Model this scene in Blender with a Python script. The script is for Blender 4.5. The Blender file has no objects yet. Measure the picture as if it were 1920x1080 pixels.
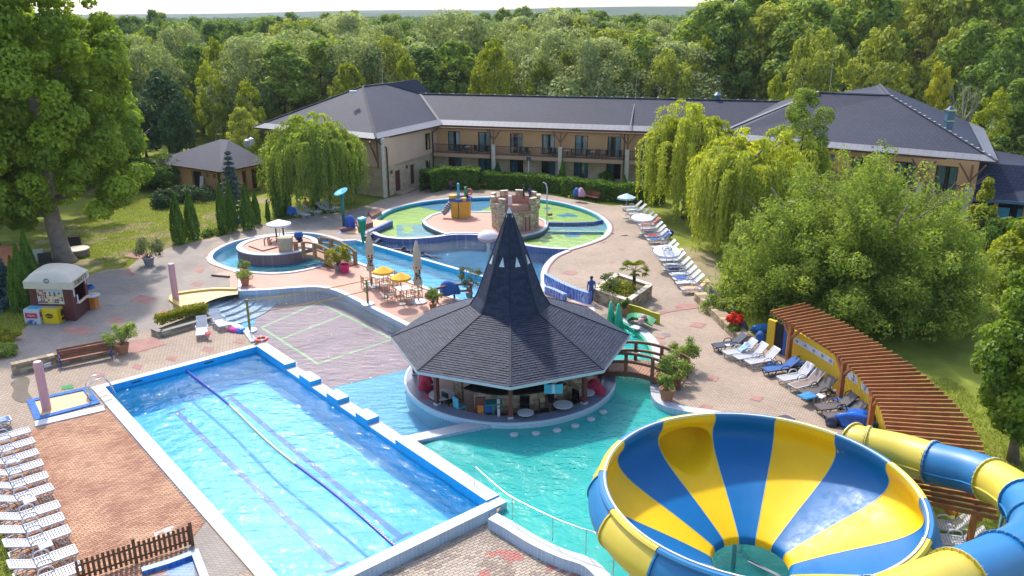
import bpy, bmesh, math, random
import numpy as np
from mathutils import Vector, Matrix, geometry
from math import sin, cos, pi, radians
RND = random.Random(11)
SC = bpy.context.scene
COL = SC.collection
# ---------------------------------------------------------------- camera
H, FPX, ROLL = 17.5, 1550.0, radians(.35)
PIT = math.atan((540 - 26) / FPX)
SP, CP = sin(PIT), cos(PIT)
cam_d = bpy.data.cameras.new('camera'); cam = bpy.data.objects.new('camera', cam_d); COL.objects.link(cam)
_c, _s = cos(ROLL), sin(ROLL)
cam.matrix_world = Matrix(((_c, _s, 0, 0), (-_s*SP, _c*SP, -CP, 0), (-_s*CP, _c*CP, SP, H), (0, 0, 0, 1)))
cam_d.sensor_width = 36; cam_d.lens = 36*FPX/1920; cam_d.clip_start = .5; cam_d.clip_end = 20000
SC.camera = cam
# ---------------------------------------------------------------- daylight
SUN_EL, SUN_AZ = radians(50), radians(-22)          # azimuth from +Y towards +X
sd = Vector((sin(SUN_AZ)*cos(SUN_EL), cos(SUN_AZ)*cos(SUN_EL), sin(SUN_EL)))
world = bpy.data.worlds.new('World'); SC.world = world; world.use_nodes = True
wn = world.node_tree.nodes; wl = world.node_tree.links
sky = wn.new('ShaderNodeTexSky'); sky.sky_type = 'NISHITA'; sky.sun_disc = False
sky.sun_elevation = SUN_EL; sky.sun_rotation = SUN_AZ
sky.air_density = 1.0; sky.dust_density = 2.2; sky.ozone_density = 1.0
wl.new(sky.outputs[0], wn['Background'].inputs[0]); wn['Background'].inputs[1].default_value = .15
sun_d = bpy.data.lights.new('sun', 'SUN'); sun_d.energy = 2.1; sun_d.angle = radians(2.5); sun_d.color = (1, .95, .86)
sun = bpy.data.objects.new('sun', sun_d); COL.objects.link(sun); sun.location = (0, 0, 60)
sun.rotation_euler = sd.to_track_quat('Z', 'Y').to_euler()
SC.view_settings.view_transform = 'Standard'; SC.view_settings.look = 'None'
SC.view_settings.exposure = 1.3; SC.view_settings.gamma = 1; SC.view_settings.use_curve_mapping = False
SC.render.engine = 'CYCLES'
cy = SC.cycles
cy.use_denoising = True; cy.max_bounces = 7; cy.diffuse_bounces = 3; cy.glossy_bounces = 3; cy.transmission_bounces = 5
cy.transparent_max_bounces = 10; cy.volume_bounces = 0; cy.caustics_reflective = False; cy.caustics_refractive = False
cy.sample_clamp_indirect = 6
# ---------------------------------------------------------------- measuring: photograph pixel -> point at height z
def ray(px, py):
    u, v = (px-960)/FPX, (py-540)/FPX
    u2, v2 = u*_c - v*_s, v*_c + u*_s
    return Vector((u2, CP - v2*SP, -SP - v2*CP))
def G(px, py, z=0.):
    r = ray(px, py); t = (z-H)/r.z
    return Vector((r.x*t, r.y*t, z))
def G2(px, py, z=0.):
    g = G(px, py, z); return (g.x, g.y)
def GY(px, py, Y):
    r = ray(px, py); t = Y/r.y
    return Vector((r.x*t, Y, H + r.z*t))
def gp(pts, z=0.): return [G2(x, y, z) for x, y in pts]
# ---------------------------------------------------------------- materials
MATS = {}; KD = .88
def nodes(name):
    m = bpy.data.materials.new(name); m.use_nodes = True
    nt = m.node_tree; b = nt.nodes['Principled BSDF']
    MATS[name] = m
    return m, nt, b
def N(nt, t, **kw):
    n = nt.nodes.new('ShaderNode'+t)
    for k, v in kw.items():
        if k in n.inputs: n.inputs[k].default_value = v
        else: setattr(n, k, v)
    return n
def coords(nt, scale=1., rot=0., kind='Object', sc3=None):
    tc = N(nt, 'TexCoord'); mp = N(nt, 'Mapping')
    mp.inputs['Scale'].default_value = sc3 or (scale,)*3; mp.inputs['Rotation'].default_value = (0, 0, rot)
    nt.links.new(tc.outputs[kind], mp.inputs[0]); return mp.outputs[0]
def rgb(c): return (c[0], c[1], c[2], 1)
def mixc(nt, fac, a, b, mode='MIX'):
    m = N(nt, 'Mix', data_type='RGBA', blend_type=mode)
    for i, v in ((0, fac), (6, a), (7, b)):
        if hasattr(v, 'is_output'): nt.links.new(v, m.inputs[i])
        else: m.inputs[i].default_value = v if i == 0 else rgb(v)
    return m.outputs[2]
def noise(nt, vec, scale, detail=4, rough=.6):
    n = N(nt, 'TexNoise', Scale=scale, Detail=detail, Roughness=rough); nt.links.new(vec, n.inputs['Vector']); return n.outputs['Fac']
def ramp(nt, fac, stops):
    r = N(nt, 'ValToRGB'); e = r.color_ramp.elements
    while len(e) < len(stops): e.new(.5)
    for q, (p, c) in zip(e, stops):
        q.position = p; q.color = rgb(c) if not isinstance(c, (int, float)) else (c, c, c, 1)
    nt.links.new(fac, r.inputs[0]); return r.outputs[0]
def bump(nt, b, h, strength=.3, dist=.02):
    n = N(nt, 'Bump', Strength=strength, Distance=dist); nt.links.new(h, n.inputs['Height'])
    nt.links.new(n.outputs[0], b.inputs['Normal']); return n
def mat(name, col, rough=.6, var=.12, scale=2., bmp=0., bscale=30., metal=0., spec=.5, coat=0., sat=None, kind='Object'):
    if name in MATS: return MATS[name]
    m, nt, b = nodes(name); col = [c*KD for c in col]
    b.inputs['Roughness'].default_value = rough; b.inputs['Metallic'].default_value = metal
    b.inputs['Specular IOR Level'].default_value = spec; b.inputs['Coat Weight'].default_value = coat
    if var:
        v = coords(nt, kind=kind); f = noise(nt, v, scale)
        f2 = ramp(nt, f, [(.3, 0.), (.7, 1.)])
        nt.links.new(mixc(nt, f2, [c*(1-var) for c in col], [min(1, c*(1+var)) for c in (sat or col)]), b.inputs['Base Color'])
        if bmp: bump(nt, b, noise(nt, v, bscale, 3), bmp)
    else: b.inputs['Base Color'].default_value = rgb(col)
    return m
def tilemat(name, c1, c2, mortar, w, h, rot=0., rough=.6, bmp=.3, msize=.008, off=.5, dirt=.25, dscale=.35, patch=None, spec=.4, sc3=None, kind='Object'):
    """bricks, pavers, tiles, shingles seen too far off to be told apart one by one"""
    m, nt, b = nodes(name)
    v = coords(nt, 1, rot, sc3=sc3, kind=kind)
    t = N(nt, 'TexBrick', Scale=1., **{'Brick Width': w, 'Row Height': h, 'Mortar Size': msize, 'Mortar Smooth': .3, 'Bias': 0.}); t.offset = off
    nt.links.new(v, t.inputs['Vector'])
    for i, c in (('Color1', c1), ('Color2', c2), ('Mortar', mortar)): t.inputs[i].default_value = rgb([q*KD for q in c])
    f = noise(nt, v, dscale, 6, .65); c = t.outputs['Color']
    if patch:
        pm = ramp(nt, noise(nt, v, patch[1], 2, .4), [(patch[2], 0.), (patch[2]+.03, 1.)])
        c = mixc(nt, pm, c, mixc(nt, .75, patch[0], c))
    d = ramp(nt, f, [(.35, 1-dirt), (.65, 1.)])
    nt.links.new(mixc(nt, 1., c, d, 'MULTIPLY'), b.inputs['Base Color'])
    b.inputs['Roughness'].default_value = rough; b.inputs['Specular IOR Level'].default_value = spec
    if bmp:
        inv = N(nt, 'Math', operation='SUBTRACT'); inv.inputs[0].default_value = 1; nt.links.new(t.outputs['Fac'], inv.inputs[1])
        bump(nt, b, inv.outputs[0], bmp, .01)
    return m
def tintmat(name, c1, c2, rough=.7, bmp=.2, bscale=25, spec=.3):
    """pieces told apart by a per-piece tint stored on the mesh"""
    m, nt, b = nodes(name)
    a = N(nt, 'Attribute', attribute_name='tint'); v = coords(nt)
    n = noise(nt, v, bscale, 3); f = N(nt, 'Math', operation='ADD'); nt.links.new(a.outputs['Fac'], f.inputs[0])
    k = N(nt, 'Math', operation='MULTIPLY_ADD'); nt.links.new(n, k.inputs[0]); k.inputs[1].default_value = .5; k.inputs[2].default_value = -.25
    nt.links.new(k.outputs[0], f.inputs[1])
    nt.links.new(ramp(nt, f.outputs[0], [(0., [c*KD for c in c1]), (1., [c*KD for c in c2])]), b.inputs['Base Color'])
    b.inputs['Roughness'].default_value = rough; b.inputs['Specular IOR Level'].default_value = spec
    if bmp: bump(nt, b, n, bmp, .01)
    return m
def leafmat(name, dark, light, trans=.42, rnd=.3, gloss=.015):
    m, nt, b = nodes(name); nt.nodes.remove(b)
    out = nt.nodes['Material Output']
    a = N(nt, 'Attribute', attribute_name='tint'); oi = N(nt, 'ObjectInfo')
    k = N(nt, 'Math', operation='MULTIPLY_ADD'); nt.links.new(oi.outputs['Random'], k.inputs[0]); k.inputs[1].default_value = rnd; k.inputs[2].default_value = -rnd/2
    f = N(nt, 'Math', operation='ADD'); nt.links.new(a.outputs['Fac'], f.inputs[0]); nt.links.new(k.outputs[0], f.inputs[1])
    c = ramp(nt, f.outputs[0], [(0., dark), (1., light)])
    d = N(nt, 'BsdfDiffuse'); tr = N(nt, 'BsdfTranslucent'); g = N(nt, 'BsdfGlossy', Roughness=.45)
    nt.links.new(c, d.inputs[0])
    nt.links.new(mixc(nt, 1., c, (1.0, 1.0, .55), 'MULTIPLY'), tr.inputs[0])
    mx = N(nt, 'MixShader'); mx.inputs[0].default_value = trans
    nt.links.new(d.outputs[0], mx.inputs[1]); nt.links.new(tr.outputs[0], mx.inputs[2])
    m2 = N(nt, 'MixShader'); m2.inputs[0].default_value = gloss
    nt.links.new(mx.outputs[0], m2.inputs[1]); nt.links.new(g.outputs[0], m2.inputs[2])
    nt.links.new(m2.outputs[0], out.inputs[0])
    return m
def watermat(name, tint, wave=1.2, strength=.35, fine=6., rough=.02, stretch=(1, 1.0, 1), dist=.06, milk=0., mcol=(.1, .5, .5), ior=1.33):
    m, nt, b = nodes(name); nt.nodes.remove(b); out = nt.nodes['Material Output']
    v = coords(nt, sc3=stretch, rot=.35)
    n1 = noise(nt, v, wave, 3, .5); n2 = noise(nt, v, fine, 3, .6)
    s = N(nt, 'Math', operation='MULTIPLY_ADD'); nt.links.new(n2, s.inputs[0]); s.inputs[1].default_value = .28; nt.links.new(n1, s.inputs[2])
    bp = N(nt, 'Bump', Strength=strength, Distance=dist*4); nt.links.new(s.outputs[0], bp.inputs['Height'])
    fr = N(nt, 'Fresnel', IOR=ior); nt.links.new(bp.outputs[0], fr.inputs['Normal'])
    t = N(nt, 'BsdfTransparent'); t.inputs[0].default_value = rgb(tint)
    g = N(nt, 'BsdfGlossy', Roughness=rough); nt.links.new(bp.outputs[0], g.inputs['Normal'])
    mx = N(nt, 'MixShader'); nt.links.new(fr.outputs[0], mx.inputs[0]); base = t
    if milk:      # suspended fine bubbles and minerals scatter some of the light
        df = N(nt, 'BsdfDiffuse'); df.inputs[0].default_value = rgb(mcol); base = N(nt, 'MixShader'); base.inputs[0].default_value = milk
        nt.links.new(t.outputs[0], base.inputs[1]); nt.links.new(df.outputs[0], base.inputs[2])
    nt.links.new(base.outputs[0], mx.inputs[1]); nt.links.new(g.outputs[0], mx.inputs[2])
    nt.links.new(mx.outputs[0], out.inputs[0])
    return m
def glassmat(name, col=(.7, .8, .85), refl=.12):
    m, nt, b = nodes(name); nt.nodes.remove(b); out = nt.nodes['Material Output']
    t = N(nt, 'BsdfTransparent'); t.inputs[0].default_value = rgb(col); g = N(nt, 'BsdfGlossy', Roughness=.03)
    lw = N(nt, 'Fresnel', IOR=1.5); ad = N(nt, 'Math', operation='ADD'); nt.links.new(lw.outputs[0], ad.inputs[0]); ad.inputs[1].default_value = refl
    mx = N(nt, 'MixShader'); nt.links.new(ad.outputs[0], mx.inputs[0]); nt.links.new(t.outputs[0], mx.inputs[1]); nt.links.new(g.outputs[0], mx.inputs[2])
    nt.links.new(mx.outputs[0], out.inputs[0]); return m
# ---------------------------------------------------------------- meshes
WT = {}
def wpos(o): return WT.get(o.name, Vector((0, 0, 0)))
def link(name, me, mats=(), parent=None, world=False, loc=None):
    o = bpy.data.objects.new(name, me); COL.objects.link(o)
    for m in (mats if isinstance(mats, (list, tuple)) else [mats]): me.materials.append(m)
    if parent: o.parent = parent
    if world and parent: o.location = -wpos(parent)
    if loc is not None: o.location = loc
    WT[o.name] = (wpos(parent) if parent else Vector((0, 0, 0))) + Vector(o.location)
    return o
def tag(o, label=None, cat=None, group=None, kind=None):
    for k, v in (('label', label), ('category', cat), ('group', group), ('kind', kind)):
        if v: o[k] = v
    return o
def thing(name, label, cat, loc=(0, 0, 0), rz=0., group=None):
    o = bpy.data.objects.new(name, None); COL.objects.link(o); o.location = loc; o.rotation_euler = (0, 0, rz)
    o.empty_display_size = .2; WT[o.name] = Vector(loc)
    return tag(o, label, cat, group)
def kids(o): return [c for c in ALLKIDS.get(o.name, [])]
def dup(o, loc=None, rz=None, label=None, group=None, scale=None, parent=None):
    c = o.copy(); COL.objects.link(c)
    if parent: c.parent = parent
    if loc is not None: c.location = loc; WT[c.name] = Vector(loc)
    if rz is not None: c.rotation_euler = (0, 0, rz)
    if scale is not None: c.scale = scale if isinstance(scale, (tuple, list)) else (scale,)*3
    if label: c['label'] = label
    if group: c['group'] = group
    for ch in o.children: dup(ch, parent=c)
    return c
class MB:
    def __init__(s): s.v = []; s.f = []; s.m = []; s.t = []
    def add(s, vs, fs, mi=0, t=0.):
        b = len(s.v); s.v += [tuple(p) for p in vs]
        for f in fs: s.f.append([i+b for i in f]); s.m.append(mi); s.t.append(t)
        return s
    def box(s, c, d, rz=0., mi=0, t=0., tilt=None):
        hx, hy, hz = d[0]/2, d[1]/2, d[2]/2; M = Matrix.Rotation(rz, 3, 'Z')
        if tilt: M = M @ Matrix.Rotation(tilt[1], 3, tilt[0])
        P = [M @ Vector((a*hx, b*hy, e*hz)) + Vector(c) for e in (-1, 1) for a, b in ((-1, -1), (1, -1), (1, 1), (-1, 1))]
        return s.add(P, [(3, 2, 1, 0), (4, 5, 6, 7), (0, 1, 5, 4), (1, 2, 6, 5), (2, 3, 7, 6), (3, 0, 4, 7)], mi, t)
    def beam(s, a, b, w, h, up=(0, 0, 1), mi=0):
        a, b = Vector(a), Vector(b); d = (b-a).normalized(); x = d.cross(Vector(up))
        if x.length < 1e-4: x = d.cross(Vector((1, 0, 0)))
        x = x.normalized()*w/2; y = x.cross(d).normalized()*h/2
        P = [p+q for p in (a, b) for q in (-x-y, x-y, x+y, -x+y)]
        return s.add(P, [(3, 2, 1, 0), (4, 5, 6, 7), (0, 1, 5, 4), (1, 2, 6, 5), (2, 3, 7, 6), (3, 0, 4, 7)], mi)
    def tube(s, path, r, n=8, mi=0, closed=False, cap=True, arc=None):
        path = [Vector(p) for p in path]; k = len(path); rs = r if isinstance(r, (list, tuple)) else [r]*k
        P = []; up = None
        for i, p in enumerate(path):
            a = path[(i-1) % k] if (i or closed) else p; b = path[(i+1) % k] if (i < k-1 or closed) else p
            d = (b-a).normalized()
            if up is None: up = Vector((0, 0, 1)) if abs(d.z) < .9 else Vector((1, 0, 0))
            x = d.cross(up); x = x.normalized() if x.length > 1e-5 else Vector((1, 0, 0)); y = x.cross(d).normalized(); up = y
            P += [p + (x*cos(2*pi*j/n) + y*sin(2*pi*j/n))*rs[i] for j in range(n)]
        F = [(i*n+j, i*n+(j+1) % n, ((i+1) % k)*n+(j+1) % n, ((i+1) % k)*n+j) for i in range(k if closed else k-1) for j in range(n)]
        if cap and not closed: F += [tuple(range(n))[::-1], tuple(range((k-1)*n, k*n))]
        return s.add(P, F, mi)
    def cyl(s, a, b, r0, r1=None, n=10, mi=0): return s.tube([a, b], [r0, r0 if r1 is None else r1], n, mi)
    def lathe(s, prof, n=24, c=(0, 0, 0), mi=0, a0=0., a1=2*pi, sx=1., sy=1.):
        full = abs(a1-a0-2*pi) < 1e-6; m = n if full else n+1; k = len(prof)
        P = [(c[0]+sx*r*cos(a0+(a1-a0)*j/n), c[1]+sy*r*sin(a0+(a1-a0)*j/n), c[2]+z) for r, z in prof for j in range(m)]
        F = [(i*m+j, i*m+(j+1) % m, (i+1)*m+(j+1) % m, (i+1)*m+j) for i in range(k-1) for j in range(n)]
        return s.add(P, F, mi)
    def prism(s, poly, z0, z1, mi=0, bottom=True):
        if sum(a[0]*b[1]-b[0]*a[1] for a, b in zip(poly, poly[1:]+poly[:1])) < 0: poly = poly[::-1]
        n = len(poly); P = [(x, y, z0) for x, y in poly]+[(x, y, z1) for x, y in poly]
        F = [tuple(range(n, 2*n))]+([tuple(range(n))[::-1]] if bottom else [])+[(i, (i+1) % n, n+(i+1) % n, n+i) for i in range(n)]
        return s.add(P, F, mi)
    def quad(s, a, b, c, d, mi=0, t=0.): return s.add([a, b, c, d], [(0, 1, 2, 3)], mi, t)
    def build(s, name, mats, parent=None, world=False, smooth=False, tint=False, label=None, loc=None, bevel=0.):
        me = bpy.data.meshes.new(name); me.from_pydata(s.v, [], s.f)
        o = link(name, me, mats, parent, world, loc)
        me.polygons.foreach_set('material_index', s.m)
        if smooth is True: me.polygons.foreach_set('use_smooth', [True]*len(s.f))
        elif smooth: me.polygons.foreach_set('use_smooth', [True]*len(s.f)); me.set_sharp_from_angle(angle=radians(smooth))
        if tint: me.attributes.new('tint', 'FLOAT', 'FACE').data.foreach_set('value', s.t)
        if label: o['label'] = label
        if bevel:
            b = o.modifiers.new('bevel', 'BEVEL'); b.width = bevel; b.segments = 2; b.limit_method = 'ANGLE'
        me.update(); return o
def spline(pts, k=6, closed=False):
    """Catmull-Rom through the points (2-D or 3-D tuples)"""
    n = len(pts); out = []
    P = [Vector(p) for p in pts]
    for i in range(n if closed else n-1):
        if closed: a, b, c, d = P[i-1], P[i], P[(i+1) % n], P[(i+2) % n]
        else: a, b, c, d = P[max(i-1, 0)], P[i], P[i+1], P[min(i+2, n-1)]
        for j in range(k):
            t = j/k; out.append(tuple(.5*((2*b)+(c-a)*t+(2*a-5*b+4*c-d)*t*t+(3*b-a-3*c+d)*t**3)))
    if not closed: out.append(tuple(P[-1]))
    return out
def resample(path, step):
    P = [Vector(p) for p in path]; L = [0]
    for a, b in zip(P, P[1:]): L.append(L[-1]+(b-a).length)
    n = max(1, round(L[-1]/step)); out = []; i = 0
    for k in range(n+1):
        s = L[-1]*k/n
        while i < len(L)-2 and L[i+1] < s: i += 1
        t = (s-L[i])/max(1e-6, L[i+1]-L[i]); out.append(P[i].lerp(P[i+1], min(1, max(0, t))))
    return out
def offset(path, d, closed=False):
    n = len(path); out = []
    for i in range(n):
        a = Vector(path[i-1][:2]) if (i or closed) else Vector(path[0][:2]); p = Vector(path[i][:2])
        b = Vector(path[(i+1) % n][:2]) if (i < n-1 or closed) else p
        d1 = (p-a).normalized() if (p-a).length > 1e-6 else (b-p).normalized(); d2 = (b-p).normalized() if (b-p).length > 1e-6 else d1
        n1, n2 = Vector((-d1.y, d1.x)), Vector((-d2.y, d2.x)); m = (n1+n2)
        m = m.normalized() if m.length > 1e-4 else n1; k = max(.45, m.dot(n1))
        out.append(tuple(p+m*d/k))
    return out
def ribbon(mb, path, d0, d1, z0, z1, closed=False, mi=0, mi_side=None, topz=None):
    """a wall or kerb along a path, between offsets d0 and d1 (left is positive) and heights z0, z1"""
    A, B = offset(path, d0, closed), offset(path, d1, closed); n = len(path)
    P = [(x, y, z1) for x, y in A]+[(x, y, z1) for x, y in B]+[(x, y, z0) for x, y in A]+[(x, y, z0) for x, y in B]
    ms = mi if mi_side is None else mi_side
    for i in range(n if closed else n-1):
        j = (i+1) % n
        mb.add([P[i], P[j], P[n+j], P[n+i]], [(0, 1, 2, 3)], mi)
        mb.add([P[i], P[j], P[2*n+j], P[2*n+i]], [(3, 2, 1, 0)], ms); mb.add([P[n+i], P[n+j], P[3*n+j], P[3*n+i]], [(0, 1, 2, 3)], ms)
    if not closed:
        for i in (0, n-1): mb.add([P[i], P[n+i], P[3*n+i], P[2*n+i]], [(0, 1, 2, 3)], ms)
    return mb
def pip(x, y, poly):
    r = np.zeros(np.shape(x), bool); n = len(poly)
    for i in range(n):
        x1, y1 = poly[i][:2]; x2, y2 = poly[i-1][:2]
        c = ((y1 > y) != (y2 > y)) & (x < (x2-x1)*(y-y1)/((y2-y1) if y2 != y1 else 1e-9)+x1)
        r ^= c
    return r
def sheet(name, outer, holes, z, m, kind='structure', parent=None):
    """a flat sheet with holes, triangulated"""
    loops = [outer]+list(holes); P = []; E = []
    for lp in loops:
        b = len(P); P += [Vector(p[:2]) for p in lp]; E += [(b+i, b+(i+1) % len(lp)) for i in range(len(lp))]
    r = geometry.delaunay_2d_cdt(P, E, [], 0, 1e-4)
    V, F = r[0], r[2]
    cx = np.array([sum(V[i].x for i in f)/len(f) for f in F]); cyy = np.array([sum(V[i].y for i in f)/len(f) for f in F])
    ok = pip(cx, cyy, outer)
    for h in holes: ok &= ~pip(cx, cyy, h)
    fs = []
    for f, k in zip(F, ok):
        if k:
            a, b, c = (V[i] for i in f[:3])
            fs.append(list(f) if (b-a).cross(c-a) > 0 else list(f)[::-1])
    me = bpy.data.meshes.new(name); me.from_pydata([(v.x, v.y, z) for v in V], [], fs)
    o = link(name, me, m, parent, world=bool(parent))
    if kind: o['kind'] = kind
    return o
# ---------------------------------------------------------------- foliage (numpy)
def leaf_mesh(name, P, Nn, size, aspect, tint, rng, along=None):
    n = len(P); Nn = Nn/np.maximum(1e-6, np.linalg.norm(Nn, axis=1, keepdims=True))
    r = rng.normal(size=(n, 3)) if along is None else along
    T = r-Nn*np.sum(r*Nn, axis=1, keepdims=True); T /= np.maximum(1e-6, np.linalg.norm(T, axis=1, keepdims=True))
    B = np.cross(Nn, T); s = size*(.65+.7*rng.random((n, 1))); a = s*aspect
    V = np.empty((n, 4, 3)); V[:, 0] = P-T*s; V[:, 1] = P-B*a+T*s*.15; V[:, 2] = P+T*s; V[:, 3] = P+B*a+T*s*.15
    me = bpy.data.meshes.new(name); me.vertices.add(n*4); me.vertices.foreach_set('co', V.reshape(-1).astype(np.float32))
    me.loops.add(n*4); me.loops.foreach_set('vertex_index', np.arange(n*4, dtype=np.int32))
    me.polygons.add(n); me.polygons.foreach_set('loop_start', np.arange(0, n*4, 4, dtype=np.int32))
    me.attributes.new('tint', 'FLOAT', 'FACE').data.foreach_set('value', np.clip(tint, 0, 1).astype(np.float32))
    me.update(); me.validate(); return me
def clump_leaves(name, clumps, n, size, seed, aspect=.6, up=.2, shell=.6, flat=.9, jit=.75):
    """leaves spread through the outer part of many clumps (x, y, z, rx, ry, rz)"""
    rng = np.random.default_rng(seed); C = np.array(clumps, float)
    w = C[:, 3]*C[:, 5]; w = w/w.sum(); k = rng.choice(len(C), n, p=w)
    d = rng.normal(size=(n, 3)); d[:, 2] += .25; d /= np.linalg.norm(d, axis=1, keepdims=True)
    rr = shell+(1.08-shell)*rng.random((n, 1))**.6
    P = C[k, :3]+d*C[k, 3:6]*rr
    Nn = d*flat+rng.normal(size=(n, 3))*jit*.5+np.array([0, 0, up])
    ct = rng.random(len(C)); tint = .42*rng.random(n)+.55*ct[k]+.06*d[:, 2]
    return leaf_mesh(name, P, Nn, size, aspect, tint, rng)
def crown_clumps(rng, c, R, zr, n, shape, cr, fill=.35):
    """clump centres over an uneven crown; shape(t) gives the crown's relative radius at height t (0..1)"""
    out = []
    lob = [(rng.uniform(0, 2*pi), rng.uniform(0, 1), rng.uniform(.75, 1.2)) for _ in range(9)]
    for i in range(n):
        t = rng.random()**.9; a = rng.uniform(0, 2*pi)
        q = shape(t)
        k = 1+.18*sum(l[2]*math.exp(-((abs((a-l[0]+pi) % (2*pi)-pi))/.5)**2-((t-l[1])/.2)**2) for l in lob)-.08
        rad = R*q*k*(1 if rng.random() > fill else rng.random()**.5)*.86
        s = cr*rng.uniform(.6, 1.25)*(.55+.45*q)
        out.append((c[0]+cos(a)*rad, c[1]+sin(a)*rad, c[2]+zr*t, s, s, s*rng.uniform(.7, 1.05)))
    return out
# ================================================================ materials of the place
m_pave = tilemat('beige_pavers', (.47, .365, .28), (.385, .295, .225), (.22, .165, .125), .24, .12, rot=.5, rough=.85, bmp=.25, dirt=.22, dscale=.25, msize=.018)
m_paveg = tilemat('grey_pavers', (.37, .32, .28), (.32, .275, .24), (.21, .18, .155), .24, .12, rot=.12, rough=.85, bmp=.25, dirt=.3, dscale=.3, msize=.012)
m_redpave = tilemat('red_pavers', (.45, .20, .17), (.40, .23, .19), (.30, .19, .16), .24, .12, rot=.5, rough=.85, bmp=.2, dirt=.3, dscale=1.5, msize=.012)
m_grass = mat('lawn', (.20, .23, .035), .95, .3, .5, .6, 60, spec=.1)
m_soil = mat('dry_soil', (.28, .235, .13), .95, .25, .9, .3, 30, spec=.1)
m_white = mat('white_rim_tiles', (.46, .475, .52), .45, .05, 3., .05, 60)
m_rimside = tilemat('pale_blue_tiles', (.42, .56, .70), (.38, .52, .66), (.6, .66, .72), .12, .12, rough=.3, bmp=.15, dirt=.15, off=0)
m_pink = mat('pink_coating', (.47, .245, .18), .7, .09, .5, .1, 40)
m_maroon = tilemat('maroon_tiles', (.28, .12, .12), (.24, .10, .10), (.3, .17, .16), .1, .1, rough=.35, bmp=.15, dirt=.15, off=0)
m_tan = mat('tan_coating', (.60, .42, .23), .7, .08, .6, .1, 40)
m_ochre = mat('ochre_kerb', (.66, .42, .13), .6, .1, 1.)
m_cream = mat('cream_coating', (.70, .55, .40), .7, .08, .6)
m_bluetile = tilemat('cobalt_tiles', (.03, .13, .45), (.05, .20, .55), (.12, .25, .5), .15, .15, rough=.25, bmp=.15, dirt=.15, off=0)
m_purple = tilemat('violet_tiles', (.17, .16, .38), (.14, .19, .42), (.3, .3, .45), .1, .1, rough=.3, bmp=.15, dirt=.2, off=0)
m_lapfloor = tilemat('lap_pool_tiles', (.012, .40, .82), (.02, .44, .85), (.07, .5, .87), .3, .3, rough=.5, bmp=.05, dirt=.1, off=0)
m_sidefloor = tilemat('blue_pool_tiles', (.12, .60, .90), (.15, .63, .92), (.2, .68, .92), .3, .3, rough=.5, bmp=.05, dirt=.12, off=0)
m_pinkfloor = mat('mauve_pool_floor', (.46, .31, .32), .6, .1, .6)
m_limeline = mat('lime_paint', (.50, .78, .35), .5, .08, 2.)
m_tealfloor = tilemat('teal_pool_tiles', (.025, .50, .47), (.035, .54, .50), (.07, .56, .52), .3, .3, rough=.5, bmp=.05, dirt=.3, dscale=.18, off=0)
m_canalfloor = tilemat('canal_tiles', (.05, .50, .80), (.06, .54, .84), (.1, .58, .86), .3, .3, rough=.5, bmp=.05, dirt=.12, off=0)
m_swimfloor = tilemat('dark_mosaic', (.012, .15, .30), (.03, .25, .42), (.2, .4, .55), .28, .28, rough=.4, bmp=.05, dirt=.2, off=.5, msize=.02)
m_lime = mat('lime_pool_floor', (.36, .54, .09), .6, .12, .5)
m_deepblue = mat('blue_pool_paint', (.02, .22, .38), .5, .12, .8)
m_step = mat('pale_step_tiles', (.55, .72, .85), .4, .06, 2.)
m_lane = tilemat('navy_tiles', (.003, .035, .26), (.005, .05, .32), (.01, .08, .36), .12, .12, rough=.4, bmp=0, dirt=.1, off=0)
w_lap = watermat('lap_water', (.88, .98, 1.), 1.1, .62, 2.8, .035, (1, 1.7, 1), milk=.15, mcol=(.01, .44, .82), ior=1.255)
w_pink = watermat('shallow_water', (.93, .97, 1.), 1.5, 1.2, 5., .05, (1, 2.4, 1), ior=1.26)
w_teal = watermat('teal_water', (.70, .99, .95), 1.1, .8, 5., .05, (1, 1.4, 1), milk=.6, mcol=(.035, .47, .44), ior=1.3)
w_canal = watermat('canal_water', (.80, .95, 1.), 1.2, .45, 5., .04, (1, 1.8, 1), milk=.2, mcol=(.05, .42, .6))
w_swim = watermat('choppy_water', (.62, .86, .96), 1.5, 1.6, 3.6, .03, (1, 1.8, 1), milk=.06, mcol=(.02, .2, .4), ior=1.24)
w_kids = watermat('splash_water', (.93, .98, 1.), 1.2, .35, 5., .04)
# ================================================================ outlines measured on the photograph
PAVE = gp([(33, 1080), (0, 936)]) 
PAVE = [G2(46, 1135)] + PAVE + [(-31, 33.5), (-36, 39), G2(0, 657), G2(60, 603), G2(150, 520), G2(200, 505), G2(240, 502), G2(262, 484), G2(312, 466), G2(340, 460),
        G2(378, 450), G2(425, 441), G2(480, 428), G2(540, 411), G2(590, 404), G2(640, 398), G2(690, 384), G2(714, 375), (-10.5, 84.2), (-9.8, 86.4), (-8.5, 86.2), (2, 84.5), (6.2, 80.5), (9.5, 77.5),
        G2(1165, 384), G2(1200, 400), G2(1225, 425), G2(1268, 468), G2(1305, 515), G2(1322, 552), G2(1345, 580), G2(1422, 634), (14.2, 42.4), (15.2, 40.4), (16.3, 37), (16.7, 33.7), (16.4, 30.5), (15.3, 26.), (14.6, 22.5), (14.3, 17), (12.4, 14.0)]
A_, B_, C_ = Vector((-20.34, 37.56)), Vector((-14.22, 42.52)), Vector((-1.01, 27.0))
le = (C_-B_).normalized(); wd = Vector((le.y, -le.x)); wd = -wd if (B_-A_).dot(wd) < 0 else wd       # along / across the lap pool
LW = (B_-A_).dot(wd); A_ = B_-wd*LW; D_ = A_+le*(C_-B_).length; LL = (C_-B_).length
LAP = [tuple(p) for p in (A_, B_, C_, D_)]
def lp(s, t): return tuple(A_+le*s+wd*t)            # s along from the far end, t across from the west wall
BC = Vector((-.1, 38.75))                  # the round bar
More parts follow.
